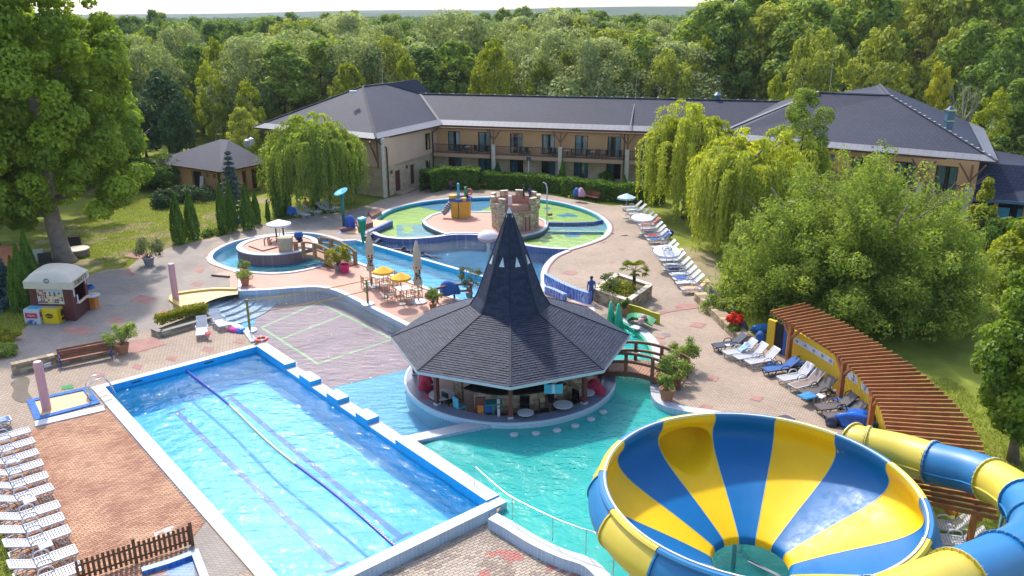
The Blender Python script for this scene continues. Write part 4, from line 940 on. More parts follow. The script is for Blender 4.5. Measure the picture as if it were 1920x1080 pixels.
# curved stone counter and its back, with real courses
m_stonep = tintmat('sandstone_block', (.32, .23, .14), (.70, .56, .38), .85, .35, 12)
def stone_arc(name, R, z0, z1, a0, a1, parent, c=(0, 0), row=.13, ln=.3, depth=.12, m=m_stonep, rnd=RND, inward=False):
    mb = MB(); nz = max(1, round((z1-z0)/row))
    for j in range(nz):
        za, zb = z0+(z1-z0)*j/nz+.006, z0+(z1-z0)*(j+1)/nz-.006; a = a0+rnd.uniform(-.5, 0)*ln/R
        while a < a1:
            w = ln*rnd.uniform(.6, 1.4)/R; p, q = max(a0, a)+.008/R, min(a1, a+w)-.008/R; a += w
            if q-p < .03/R: continue
            d = rnd.uniform(.0, .03); Ro, Rin = R+d, R-depth
            P = [(c[0]+r*cos(t), c[1]+r*sin(t), z) for z in (za, zb) for r, t in ((Rin, p), (Ro, p), (Ro, q), (Rin, q))]
            mb.add(P, [(4, 5, 6, 7), (3, 2, 1, 0), (1, 2, 6, 5), (0, 1, 5, 4), (2, 3, 7, 6), (0, 4, 7, 3)], 0, rnd.random())
    o = mb.build(name, m, parent, tint=True); o['kind'] = 'stuff'; return o
m_black = mat('black_granite', (.012, .012, .014), .15, .1)
co = radians(-62); 
stone_arc('counter_stones', 3.5, -.42, .6, radians(-120), radians(-62), bar); stone_arc('counter_stones', 3.4, -.42, 1.6, radians(-53), radians(-24), bar); stone_arc('counter_stones', 3.1, -.42, 1.7, radians(-158), radians(-140), bar)
mb = MB(); mb.lathe([(3.75, .62), (3.75, .70), (3.0, .70), (3.0, .62)], 30, a0=radians(-126), a1=radians(-44)); mb.build('counter_top', m_black, bar)
mb = MB(); mb.lathe([(1.9, -.3), (1.9, 2.6)], 16); mb.build('core', mat('dark_brown_panel', (.05, .025, .018), .6, .2, 3), bar)
mb = MB()
for k in range(34):
    a = radians(-125+k*2.6); mb.cyl((2.15*cos(a), 2.15*sin(a), .95), (2.15*cos(a), 2.15*sin(a), .95+RND.uniform(.18, .3)), .035, .02, 6, k % 3)
mb.build('bottles', [mat('green_glass', (.03, .12, .05), .1), mat('clear_glass', (.5, .55, .55), .1), mat('brown_glass', (.14, .06, .02), .1)], bar)
mb = MB(); mb.lathe([(2.4, .92), (2.4, .95), (1.9, .95)], 24, a0=radians(-130), a1=radians(-30)); mb.build('bottle_shelf', m_redwood, bar)
def on_bar(px, py, z=-.42): g = G(px, py, z); return g
def cafe_table(px, py, label, r=.38, m=m_plastic, h=.72):
    g = on_bar(px, py, -.42+h); t = thing('cafe_table', label, 'table', (g.x, g.y, -.42), 0, 'round tables in the bar')
    mb = MB(); mb.lathe([(0, h-.03), (r, h-.03), (r, h), (0, h)], 24); mb.build('tabletop', m, t); mb = MB(); mb.cyl((0, 0, 0), (0, 0, h-.03), .04); mb.lathe([(.25, 0), (.22, .04), (0, .05)], 12); mb.build('pedestal', m_iron, t)
    return t
cafe_table(828, 739, 'largest round white table, beside the left posts of the bar', .62); cafe_table(985.5, 773, 'small round white table in front of the stone counter'); cafe_table(1056, 758, 'round white table near the right post of the bar', .46); cafe_table(812, 716, 'small pale table at the left end of the bar interior', .3); cafe_table(1098, 735, 'white cloth covered table at the right end of the bar', .45)
def bar_chair(px, py, rz, label, seat=m_black, frame=m_iron, grp='dark chairs in the bar'):
    g = on_bar(px, py, .03); t = thing('bar_chair', label, 'chair', (g.x, g.y, -.42), rz, grp)
    mb = MB(); mb.box((0, 0, .45), (.46, .46, .06)); mb.build('seat', seat, t, bevel=.02); mb = MB(); mb.box((0, .22, .74), (.46, .05, .5)); mb.build('backrest', seat, t, bevel=.02)
    for a in (-.2, .2):
        for b in (-.2, .2): mb = MB(); mb.cyl((a, b, 0), (a, b, .44), .018, n=6); mb.build('leg', frame, t)
    return t
m_bluefab = mat('royal_blue_fabric', (.02, .10, .33), .8, .12, 6, .2, 60); m_tealfab = mat('turquoise_fabric', (.08, .42, .55), .8, .12, 6, .2, 60); m_redfab = mat('crimson_fabric', (.45, .02, .06), .8, .15, 5, .2, 60); m_orange = mat('orange_panel', (.65, .22, .03), .6)
bar_chair(984, 765, 0, 'black chair tucked behind the small table at the stone counter'); bar_chair(1073, 752, -.8, 'black chair right of the table near the right post'); bar_chair(1040, 752, .9, 'black chair left of the table near the right post'); bar_chair(841, 752, 2.4, 'dark chair beside the largest round table'); bar_chair(1020, 770, 1.6, 'dark low chair in shade between two tables')
bar_chair(918, 769, pi, 'white framed chair with a royal blue seat and back facing the pool', m_bluefab, m_plastic); bar_chair(862, 762, 2.2, 'chair with turquoise towels over it beside the left inner wall', m_tealfab, m_plastic)
def soft(name, label, cat, c, r, m, seed=0, n=10, sq=.6):
    """a soft thing: heap, bag, cushion, rolled towel"""
    bm = bmesh.new(); bmesh.ops.create_icosphere(bm, subdivisions=3, radius=1)
    rr = random.Random(seed)
    ph = [(rr.uniform(2, 4), rr.uniform(0, 6), rr.uniform(0, 6)) for _ in range(3)]
    for v in bm.verts:
        d = 1+.16*sum(sin(v.co.x*a+v.co.y*1.7*a+b)*cos(v.co.z*a+c_) for a, b, c_ in ph)
        v.co = Vector((v.co.x*r[0]*d, v.co.y*r[1]*d, max(-.35, v.co.z)*r[2]*d))
    z0 = min(v.co.z for v in bm.verts)
    for v in bm.verts: v.co.z -= z0
    me = bpy.data.meshes.new(name); bm.to_mesh(me); bm.free(); me.polygons.foreach_set('use_smooth', [True]*len(me.polygons))
    return tag(link(name, me, m, loc=c), label, cat)
g = on_bar(797, 716, .3); soft('beanbag', 'crimson beanbag against the left end of the bar ring wall', 'beanbag', (g.x, g.y, -.42), (.4, .55, .75), m_redfab, 3)
g = on_bar(802, 742, .1); soft('cushion', 'dusty red cushion below the crimson beanbag', 'cushion', (g.x, g.y, -.42), (.32, .32, .4), mat('dusty_red', (.30, .05, .06), .8), 4)
g = on_bar(1115, 725, .3); soft('beanbag', 'crimson beanbag at the right end of the bar', 'beanbag', (g.x, g.y, -.42), (.55, .5, .7), m_redfab, 5)
g = on_bar(901, 762, .3); tt = thing('menu_stand', 'red and orange board standing on the bar floor beside the blue chair', 'board', (g.x, g.y, -.42)); mb = MB(); mb.box((0, 0, .75), (.5, .06, .9)); mb.build('board', m_redwood, tt); mb = MB(); mb.box((.0, -.05, .45), (.28, .04, .7)); mb.build('orange_panel', m_orange, tt); mb = MB(); mb.box((-.2, 0, .15), (.05, .3, .3)); mb.box((.2, 0, .15), (.05, .3, .3)); mb.build('feet', m_iron, tt)
g = on_bar(925, 745, .8); mb = MB(); mb.box((g.x, g.y, .55), (.75, .6, .05), .1); mb.box((g.x, g.y, .05), (.1, .1, .94)); tag(mb.build('counter_table', mat('teal_laminate', (.03, .22, .20), .4)), 'green topped table in front of the bar counter', 'table')
mb = MB(); g = on_bar(1040, 712, 1.9); 
for k in range(3): mb.box((g.x+.25*k-.3, g.y, 1.45), (.34, .05, .46), .3*k-.3, k % 2)
tag(mb.build('hanging_towels', [m_tealfab, mat('white_towel', (.55, .62, .72), .85, .1, 6)]), 'pale blue and white towels hanging inside the bar at the right', 'towels')
mb = MB(); g = on_bar(935, 759, .5); mb.box((g.x, g.y, .0), (.12, .5, .84)); mb.tube([(g.x, g.y, .4), (g.x, g.y, .8)], .08, 8); tag(mb.build('folded_parasol', m_plastic), 'white folded parasol beside the blue seated chair', 'parasol')
g = on_bar(1080, 722, .2); stone_arc('side_stones', .6, 0, 1.9, 0, 2*pi, thing('stone_pier', 'stone clad pier at the right end of the bar', 'pier', (3.2, 37.2, -.42)))
# stools standing in the water
for i, (px, py) in enumerate(((964, 815), (1005, 812.5), (1044.5, 807), (1078.5, 798.5), (1108, 786), (1131, 772.5))):
    g = G(px, py, -.2); t = thing('bar_stool', ['first', 'second', 'third', 'fourth', 'fifth', 'sixth'][i]+' white stool from the dividing wall, standing in the water before the bar', 'stool', (g.x, g.y, -1.4), 0, 'white stools in the pool')
    mb = MB(); mb.lathe([(0, 1.16), (.17, 1.16), (.19, 1.18), (.19, 1.225), (.17, 1.24), (0, 1.24)], 20); mb.build('seat', m_white, t, smooth=40); mb = MB(); mb.lathe([(.15, -.1), (.15, 1.16)], 16); mb.build('pedestal', m_step, t, smooth=True)
# people in the bar
# ================================================================ bridges
m_bridge = mat('bridge_timber', (.20, .085, .045), .65, .2, 3, .2, 25); m_plank = mat('bridge_plank', (.38, .20, .13), .75, .2, 5, .2, 25); m_oldwood = mat('weathered_timber', (.34, .20, .10), .75, .2, 3, .2, 25)
def bridge(name, label, a, b, w, rise, m, mp, za=0., zb=0., nposts=4, rail=1.0, k_post=.15):
    a, b = Vector((a[0], a[1], za)), Vector((b[0], b[1], zb)); L = (b-a).length; d = (b-a).normalized(); nrm = Vector((-d.y, d.x, 0)).normalized()
    t = thing(name, label, 'bridge', a)
    def z(u): return rise*4*u*(1-u)
    def at(u, o, h=0.): return a+(b-a)*u+nrm*o+Vector((0, 0, z(u)+h))
    n = int(L/.15)
    me = None
    for i in range(n):
        u = (i+.5)/n; e = (at(u+.01, 0)-at(u-.01, 0)).normalized()
        mb = MB(); p, q = at(u, -w/2), at(u, w/2); mb.beam(p, q, .132, .05, up=e.cross(nrm)); mb.build('plank', mp, t, world=True)
    for s in (-1, 1):
        mb = MB(); o = s*(w/2+.06)
        for i in range(12): mb.beam(at(i/12, o, -.1), at((i+1)/12, o, -.1), .1, .26)
        mb.build('stringer', m, t, world=True)
        for i in range(nposts):
            u = i/(nposts-1)*.98+.01; mb = MB(); mb.beam(at(u, o, -.25), at(u, o, rail+.03), k_post, k_post, up=d); mb.build('post', m, t, world=True)
        for h in (rail, rail*.55):
            mb = MB()
            for i in range(14): mb.beam(at(i/14*.98+.01, o*1.0, h), at((i+1)/14*.98+.01, o, h), .1, .13)
            mb.build('rail', m, t, world=True)
    return t
bridge('footbridge', 'brown arched footbridge from the bar to the east terrace', (4.75, 39.3), (8.5, 37.5), 1.5, .42, m_bridge, m_plank, .1, .03)
bridge('footbridge', 'light weathered wooden footbridge onto the round island', G2(585, 473, .5), G2(652, 500, .05), 1.5, .3, m_oldwood, m_oldwood, .5, .05, 4, .95, .22)
mb = MB(); g = [G(820, 567), G(852, 560), G(884, 558)]
for p in g: mb.beam(p, p+Vector((0, 0, .95)), .12, .12)
for h in (.95, .5): mb.beam(g[0]+Vector((0, 0, h)), g[1]+Vector((0, 0, h)), .1, .12); mb.beam(g[1]+Vector((0, 0, h)), g[2]+Vector((0, 0, h)), .1, .12)
tag(mb.build('handrail', m_redwood), 'red brown wooden handrail behind the bar roof on the pink deck', 'handrail')
soft('towel_heap', 'blue towel heap hung over the handrail behind the bar', 'towel', G(842, 564)+Vector((0, .3, .35)), (.6, .4, .6), m_bluefab, 8)
# ================================================================ the yellow and blue bowl slide
m_yel = mat('yellow_fibreglass', (.84, .52, .004), .36, .07, .7, spec=.22); m_blu = mat('blue_fibreglass', (.002, .135, .38), .4, .08, .7, spec=.22)
m_yelo = mat('yellow_gelcoat', (.64, .49, .05), .42, .08, .6, coat=.05); m_bluo = mat('blue_gelcoat', (.012, .17, .40), .45, .08, .6, coat=.05)
for mm in (m_yel, m_blu):
    mm.node_tree.nodes['Principled BSDF'].inputs['Coat Roughness'].default_value = .25
for mm in (m_yel, m_blu):        # faded, scuffed gelcoat
    nt = mm.node_tree; b = nt.nodes['Principled BSDF']; v = coords(nt, sc3=(1.2, 1.2, .5)); nt.links.new(ramp(nt, noise(nt, v, 2.5, 8, .7), [(.3, .28), (.7, .55)]), b.inputs['Roughness'])
BZ = 3.75; bc = Vector((7.5, 22.1, 0)); BRR = 4.68
bowl = thing('bowl_slide', 'huge funnel shaped water slide bowl of yellow and blue panels', 'water slide', (bc.x, bc.y, 0))
inn = [(BRR-.06, BZ), (BRR-.02, BZ-.25), (BRR+.16, BZ-.62), (BRR+.12, BZ-.95), (BRR-.25, BZ-1.3), (BRR-.9, BZ-1.62), (BRR-1.9, BZ-2.02), (BRR-2.7, BZ-2.36), (1.35, BZ-2.66), (1.22, BZ-2.78), (1.18, BZ-2.95)]
out = [(BRR+.10, BZ+.03), (BRR+.12, BZ-.1), (BRR+.3, BZ-.3), (BRR+.48, BZ-.7), (BRR+.42, BZ-1.05), (BRR+.05, BZ-1.42), (BRR-.7, BZ-1.76), (BRR-1.8, BZ-2.14), (BRR-2.6, BZ-2.48), (1.26, BZ-2.95)]
inn = [p[:2] for p in spline([(a, b, 0) for a, b in inn], 4)]; out = [p[:2] for p in spline([(a, b, 0) for a, b in out], 3)]
NP = 14; w = 2*pi/NP; inn0 = inn
# where each panel starts: the seam seen at pixel (1342, 779) lies between yellow (west) and blue
g = G(1342, 780, BZ); A0 = math.atan2(g.y-bc.y, g.x-bc.x)
def pocket(z, t):       # where the flume enters, one panel swells outwards into a pocket
    q = max(0, 1-((z-(BZ-1.08))/.64)**2-((t-.52)/.50)**2); return .85*min(1, q*2.2)**.7
innf = [p[:2] for p in spline([(a, b, 0) for a, b in inn], 3)]
for k in range(NP):
    a1 = A0-k*w; a0 = a1-w          # clockwise from the seam: first blue, then yellow ...
    mi, mo = (m_blu, m_bluo) if k % 2 == 0 else (m_yel, m_yelo)
    entry = k == NP-1
    mb = MB(); n = 12; inn = innf if entry else inn0; m_ = len(inn)
    if entry: n = 36
    P = []
    for i, (r, z) in enumerate(inn):
        for j in range(n+1): a, r2 = a0+(a1-a0)*j/n, r+(pocket(z, j/n) if entry else 0); P.append((r2*cos(a), r2*sin(a), z))
    F = []
    for i in range(m_-1):
        for j in range(n):
            F.append((i*(n+1)+j, (i+1)*(n+1)+j, (i+1)*(n+1)+j+1, i*(n+1)+j+1))
    mb.add(P, F); mb.build('inner_panel', mi, bowl, smooth=True)
    mb = MB()
    if entry:
        oo = [p[:2] for p in spline([(a, b, 0) for a, b in out], 3)]; P = [((r+pocket(z, j/36))*cos(a0+(a1-a0)*j/36), (r+pocket(z, j/36))*sin(a0+(a1-a0)*j/36), z) for r, z in oo for j in range(37)]; mb.add(P, [(i*37+j, (i+1)*37+j, (i+1)*37+j+1, i*37+j+1) for i in range(len(oo)-1) for j in range(36)])
    else: mb.lathe(out, 12, a0=a0+.0, a1=a1-.0)
    o = mb.build('outer_panel', mo, bowl, smooth=True)
    mb = MB(); mb.lathe([(BRR-.06, BZ-.02), (BRR-.06, BZ+.05), (BRR+.14, BZ+.06), (BRR+.2, BZ+.0), (BRR+.2, BZ-.04), (BRR+.12, BZ-.06)], 12, a0=a0+.003, a1=a1-.003); mb.build('rim_lip', mo, bowl, smooth=30)
    # flange between outer panels
    mb = MB()
    for i in range(len(out)-1):
        (r0, z0), (r1, z1) = out[i], out[i+1]
        for s in (-.006, .006): pass
        mb.beam((r0*cos(a0)*1.006, r0*sin(a0)*1.006, z0), (r1*cos(a0)*1.006, r1*sin(a0)*1.006, z1), .06, .05, up=(cos(a0), sin(a0), .3))
    mb.build('flange', mo, bowl)
    mb = MB()
    for i in range(len(inn)-1):
        (r0, z0), (r1, z1) = inn[i], inn[i+1]; mb.beam((r0*cos(a0)*.9985, r0*sin(a0)*.9985, z0+.002), (r1*cos(a0)*.9985, r1*sin(a0)*.9985, z1+.002), .028, .012, up=(cos(a0), sin(a0), -.8))
    mb.build('seam', mat('seam_sealant', (.42, .45, .30), .5), bowl)
mb = MB(); mb.lathe([(BRR-.02, BZ+.055), (BRR-.02, BZ+.085), (BRR+.03, BZ+.085), (BRR+.03, BZ+.055)], 84); mb.build('rim_trim', mat('pale_trim', (.62, .64, .62), .35), bowl, smooth=30)
for a in np.linspace(0, 2*pi, 6, False)+.3:
    mb = MB(); mb.tube([((BRR-.6)*cos(a), (BRR-.6)*sin(a), -1.5), ((BRR-.6)*cos(a), (BRR-.6)*sin(a), BZ-1.85)], .14, 10); mb.build('support', m_steel, bowl, smooth=30)
mb = MB(); mb.tube([(-.1, 1.4, -1.5), (-.1, 1.4, BZ-2.9)], .08, 8); mb.tube([(.35, 1.25, .1), (1.2, .4, .1)], .06, 8); mb.build('lower_brace', m_steel, bowl)
# tube flume that circles round and meets the bowl
fl = thing('tube_flume', 'closed yellow and blue tube flume curving round beside the bowl', 'tube slide', (14, 21, 0))
ctrl = [(1596, 828, 3.3), (1616, 835, 3.32), (1690, 850, 3.42), (1752, 868, 3.55), (1830, 888, 3.75), (1895, 920, 4.0), (1938, 962, 4.35), (1940, 1012, 4.8), (1880, 1052, 5.3), (1790, 1090, 5.75), (1690, 1130, 6.1), (1540, 1190, 6.5), (1340, 1275, 7.0), (1120, 1370, 7.5)]
path = spline([tuple(G(*c)) for c in ctrl], 8)
path = [tuple(p) for p in resample(path, .14)]
cuts = [0.0]; Lp = len(path)
def near(px, py, z): g = G(px, py, z); return min(range(Lp), key=lambda i: (Vector(path[i])-g).length)
bnds = [near(1622, 836, 3.33)-6, near(1622, 836, 3.33), near(1748, 867, 3.54), near(1855, 898, 3.85), near(1922, 944, 4.2), near(1941, 990, 4.55), near(1880, 1052, 5.3), near(1790, 1090, 5.75), near(1640, 1150, 6.25), near(1450, 1228, 6.72), near(1280, 1300, 7.15), Lp-1]
colr = [m_yelo, m_yelo, m_bluo, m_yelo, m_bluo, m_bluo, m_bluo, m_yelo, m_bluo, m_yelo, m_bluo]
TR = .66
for i, (a, b) in enumerate(zip(bnds, bnds[1:])):
    if b-a < 2: continue
    seg = path[max(0, a):b+1]; mb = MB(); mb.tube(seg, TR, 28, cap=(i == 0)); s = mb.build('tube_section', colr[i], fl, world=True, smooth=40)
    for e, f in ((0, 1), (-1, -2)):
        p, q = Vector(seg[e]), Vector(seg[f]); mb = MB(); mb.tube([p, p.lerp(q, .3)], TR+.065, 28); fo = mb.build('flange', colr[i], s)
        dd = (q-p).normalized(); xx = dd.cross(Vector((0, 0, 1))).normalized(); yy = xx.cross(dd); mb = MB()
        for k in range(26): c_ = p+(xx*cos(k*.2417)+yy*sin(k*.2417))*(TR+.045); mb.beam(c_-dd*.02, c_+dd*.07, .03, .03)
        mb.build('bolts', m_steel, fl, world=True)['kind'] = 'stuff'
    for sd_ in (1, -1):
        side = offset([q[:2] for q in seg], sd_*(TR+.01)); mb = MB(); mb.tube([(x, y, q[2]-.1) for (x, y), q in zip(side, seg)], .03, 5); mb.build('joint_rib', colr[i], s)
for i in (near(1700, 852, 3.44), near(1890, 918, 4.), near(1868, 1056, 5.35)):
    p = Vector(path[i]); mb = MB(); mb.tube([(p.x, p.y, -.4), (p.x, p.y, p.z-TR)], .12, 10); mb.build('support', m_steel, fl, world=True)
# ================================================================ pergola and yellow wall
m_perg = mat('orange_brown_timber', (.36, .125, .035), .55, .2, 3, .2, 25); m_slat = mat('red_brown_slat', (.34, .12, .035), .6, .22, 2, .2, 25)
m_ywall = mat('yellow_wall_paint', (.74, .46, .02), .75, .08, .6, .1, 50)
perg = thing('pergola', 'long curved pergola of red brown slats over a yellow wall', 'pergola', (15, 34, 0))
ip = resample(spline([(13.75, 41.2, 0), (14.35, 38.6, 0), (15.0, 35.6, 0), (15.15, 33.0, 0), (14.85, 30.2, 0), (14.25, 28.0, 0), (13.6, 26.2, 0), (13.3, 24.6, 0), (13.25, 23.2, 0)], 10), .05)
op = resample(spline([(15.9, 42.4, 0), (16.8, 39.7, 0), (17.5, 36.2, 0), (17.85, 33.2, 0), (17.75, 30.3, 0), (17.3, 27.6, 0), (16.4, 25.4, 0), (15.6, 23.6, 0), (15.1, 22.3, 0)], 10), .05)
NS = 54; PZ = 2.42
for i in range(NS):
    u = i/(NS-1); p, q = ip[int(u*(len(ip)-1))].copy(), op[int(u*(len(op)-1))].copy(); p.z = q.z = PZ
    e = RND.uniform(.0, .12); mb = MB(); mb.beam(p+(p-q)*.03, q+(q-p)*(.02+e*.3), .06, .14); mb.build('slat', m_slat, perg, world=True)
def beam_path(pa, z, w, h, nm, step=16):
    mb = MB(); pts = pa[::step]+[pa[-1]]
    for a, b in zip(pts, pts[1:]): mb.beam((a.x, a.y, z), (b.x, b.y, z), w, h)
    mb.build(nm, m_perg, perg, world=True)
mid_i = [a.lerp(b, .12) for a, b in zip(ip, [op[int(i/len(ip)*len(op))] for i in range(len(ip))])]; mid_o = [a.lerp(b, .82) for a, b in zip(ip, [op[int(i/len(ip)*len(op))] for i in range(len(ip))])]
beam_path(mid_i, PZ-.18, .12, .18, 'inner_beam'); beam_path(mid_o, PZ-.18, .12, .18, 'outer_beam')
for px, py in ((1453, 686), (1556, 758), (1628, 818), (None, .93)):
    if px: g = G(px, py); 
    else: g = ip[int(py*(len(ip)-1))].copy()
    j = min(range(len(mid_i)), key=lambda k: (mid_i[k]-Vector((g.x, g.y, 0))).length); c = mid_i[j]; d = (mid_i[min(j+5, len(mid_i)-1)]-mid_i[max(0, j-5)]).normalized()
    base = Vector((c.x, c.y, 0)); mb = MB(); mb.beam(base, base+Vector((0, 0, PZ-.27)), .2, .2, up=d); mb.build('post', m_perg, perg, world=True)
    for s in (-1, 1): mb = MB(); mb.beam(base+Vector((0, 0, 1.45)), base+d*s*.72+Vector((0, 0, PZ-.25)), .13, .13); mb.build('brace', m_perg, perg, world=True)
for k in (.1, .3, .5, .7, .97):
    c = mid_o[int(k*(len(mid_o)-1))]; mb = MB(); mb.beam((c.x, c.y, -.1), (c.x, c.y, PZ-.27), .16, .16); mb.build('post', m_perg, perg, world=True)
yw = thing('yellow_wall', 'curved yellow wall with painted lettering under the pergola', 'wall', (15.5, 36, 0))
wp = resample(spline([(13.95, 42.0, 0), (14.55, 41.0, 0), (15.5, 38.2, 0), (16.15, 35.2, 0), (16.25, 32.6, 0), (15.9, 29.9, 0), (15.2, 27.3, 0), (14.3, 24.8, 0), (13.6, 23.2, 0)], 10), .12)
i0 = int(.055*len(wp)); i1 = int(.085*len(wp))
for a, b in ((0, int(.03*len(wp))), (int(.075*len(wp)), len(wp)-1)):
    mb = MB(); ribbon(mb, [tuple(p)[:2] for p in wp[a:b+1]], .1, -.1, -.06, 1.72); mb.build('wall_panel', m_ywall, yw, world=True)
a, b = wp[int(.03*len(wp))], wp[int(.055*len(wp))]
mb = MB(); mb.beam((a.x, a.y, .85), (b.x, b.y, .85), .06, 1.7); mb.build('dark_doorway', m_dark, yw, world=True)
a, b = wp[int(.055*len(wp))], wp[int(.075*len(wp))]
mb = MB(); mb.beam((a.x, a.y, .85), (b.x, b.y, .85), .06, 1.7); mb.build('blue_door', mat('blue_door_paint', (.02, .09, .36), .5, .1), yw, world=True)
FN = bpy.data.curves
def lettering(name, text, size, at, xdir, up, m, parent, world=True, depth=.006, squash=1.):
    """flat print as real letters"""
    c = bpy.data.curves.new(name, 'FONT'); c.body = text; c.size = size; c.align_x = 'CENTER'; c.align_y = 'CENTER'; c.extrude = depth; c.resolution_u = 2
    o = bpy.data.objects.new(name, c); COL.objects.link(o); dg = bpy.context.evaluated_depsgraph_get(); me = bpy.data.meshes.new_from_object(o.evaluated_get(dg)); bpy.data.objects.remove(o); bpy.data.curves.remove(c)
    x = Vector(xdir).normalized(); y = Vector(up).normalized(); z = x.cross(y); M = Matrix((x*squash, y, z)).transposed().to_4x4(); M.translation = Vector(at); me.transform(M); me.name = name
    return link(name, me, m, parent, world=world)
m_ink = mat('grey_blue_ink', (.20, .24, .38), .7, 0); m_wpaint = mat('white_print', (.62, .62, .66), .7, .1, 3)
# white banner stripe and notices on the wall
def on_wall(u, off=.105):
    i = u*(len(wp)-1); k = min(len(wp)-2, int(i)); p = wp[k].lerp(wp[k+1], i-k); d = (wp[k+1]-wp[k]).normalized(); n = Vector((d.y, -d.x, 0)); n = -n if n.x > 0 else n
    return p+n*off, d, n
def wall_u(px, z): 
    return min(np.linspace(0, 1, 600), key=lambda u: abs(project(on_wall(u)[0]+Vector((0, 0, z)))[0]-px) + abs(project(on_wall(u)[0]+Vector((0, 0, z)))[1]-0)*0)
ua, ub = wall_u(1489, 1.25), wall_u(1563, 1.25)
mb = MB(); us = np.linspace(ua, ub, 18)
for a, b in zip(us, us[1:]):
    (p, _, n), (q, _, n2) = on_wall(a, .108), on_wall(b, .108); mb.quad(p+Vector((0, 0, 1.08)), q+Vector((0, 0, 1.08)), q+Vector((0, 0, 1.40)), p+Vector((0, 0, 1.40)))
mb.build('banner', m_wpaint, yw, world=True)
for k, u in enumerate(np.linspace(ua+.012, ub-.012, 5)):
    p, d, n = on_wall(u, .112); lettering('banner_lettering', 'lllll', .2, p+Vector((0, 0, 1.24)), d, (0, 0, 1), m_ink, yw, squash=1.0)
for px, txt in ((1587, 'ILLI'), (1600, 'TOI'), (1622, 'WC')):
    u = wall_u(px, 1.15); p, d, n = on_wall(u, .108); mb = MB(); mb.add([p-d*.33+Vector((0, 0, .98)), p+d*.33+Vector((0, 0, .98)), p+d*.33+Vector((0, 0, 1.4)), p-d*.33+Vector((0, 0, 1.4))], [(0, 1, 2, 3)]); mb.build('notice', m_wpaint, yw, world=True)
    for zz in (1.28, 1.18, 1.08):
        p2, d, n = on_wall(u, .112); lettering('notice_lettering', 'llllll', .09, p2+Vector((0, 0, zz)), d, (0, 0, 1), m_ink, yw, squash=1.3)
# ================================================================ trees and plants
L_map = leafmat('maple_leaves', (.065, .14, .01), (.35, .46, .04), .52)
L_wil = leafmat('weeping_willow_leaves', (.23, .29, .02), (.60, .62, .07), .52, .2)
L_wil2 = leafmat('green_willow_leaves', (.13, .21, .025), (.42, .50, .08), .52, .2)
L_ash = leafmat('light_green_leaves', (.10, .18, .018), (.43, .50, .085), .52, .2)
L_oli = leafmat('olive_leaves', (.16, .20, .02), (.50, .53, .09), .52, .3)
L_pop = leafmat('poplar_leaves', (.10, .18, .022), (.40, .49, .085), .48, .35)
L_sil = leafmat('silver_willow_leaves', (.15, .20, .07), (.46, .51, .22), .48, .35)
L_yel = leafmat('yellow_green_leaves', (.17, .23, .012), (.46, .48, .03), .52, .25)
L_gld = leafmat('golden_leaves', (.32, .30, .01), (.56, .52, .03), .4, .1)
L_dark = leafmat('dark_forest_leaves', (.06, .13, .022), (.29, .39, .065), .48, .4)
L_con = leafmat('arborvitae_sprays', (.06, .14, .012), (.21, .34, .035), .4, .2)
L_spr = leafmat('blue_spruce_needles', (.035, .075, .075), (.14, .21, .22), .15, .1)
L_pin = leafmat('dark_pine_needles', (.016, .045, .016), (.07, .125, .04), .2, .3)
L_hed = leafmat('hedge_leaves', (.045, .11, .012), (.18, .29, .03), .48, .25)
L_pot = leafmat('shrub_leaves', (.11, .19, .025), (.38, .46, .09), .4, .3)
L_olv = leafmat('oleander_leaves', (.06, .09, .04), (.24, .29, .13), .48, .2)
L_yhd = leafmat('golden_hedge_leaves', (.17, .19, .01), (.42, .42, .03), .48, .2)
L_red = leafmat('red_petals', (.45, .015, .01), (.75, .05, .02), .2, .1)
m_bark = mat('grey_bark', (.17, .13, .10), .9, .3, 3, .6, 12, kind='Object'); m_barkw = mat('pale_bark', (.42, .38, .33), .85, .3, 2, .4, 10); m_barkd = mat('dark_bark', (.05, .035, .025), .9, .3, 3)
m_barkb = mat('brown_grey_bark', (.26, .20, .155), .9, .3, 2, .6, 10)
def limbs(mb, base, top, r, n, spread, rng, h0=.35):
    base, top = Vector(base), Vector(top); k = 7; tr = [base.lerp(top, i/k)+Vector((rng.uniform(-1, 1), rng.uniform(-1, 1), 0))*r*.5*(i > 0) for i in range(k+1)]
    mb.tube(tr, [r*1.35]+[r*(1-.82*i/k) for i in range(1, k+1)], 10)
    for i in range(n):
        t = h0+(.95-h0)*i/max(1, n); a = i*2.4+rng.uniform(-.4, .4); p = base.lerp(top, t); L = spread*(1.1-t*.6)
        e = p+Vector((cos(a)*L, sin(a)*L, L*rng.uniform(.5, .95))); m_ = p.lerp(e, .5)+Vector((0, 0, -.08*L)); rr = r*(1-.8*t)*.55
        mb.tube([p, m_, e], [rr, rr*.7, rr*.25], 6)
        for s in (-1, 1): f = e+Vector((cos(a+s*.7)*L*.5, sin(a+s*.7)*L*.5, L*.3)); mb.tube([m_, m_.lerp(f, .5), f], [rr*.5, rr*.35, rr*.1], 5)
def ov(t): return max(.12, sin(pi*min(1, .12+.88*t)**.8))**.7
def tall(t): return max(.10, (sin(pi*(.10+.88*t)))**.6)
def dome(t): return max(.2, math.sqrt(max(0, 1-(2*t-.75)**2/1.6)))
def cone(t): return max(.06, 1-t)
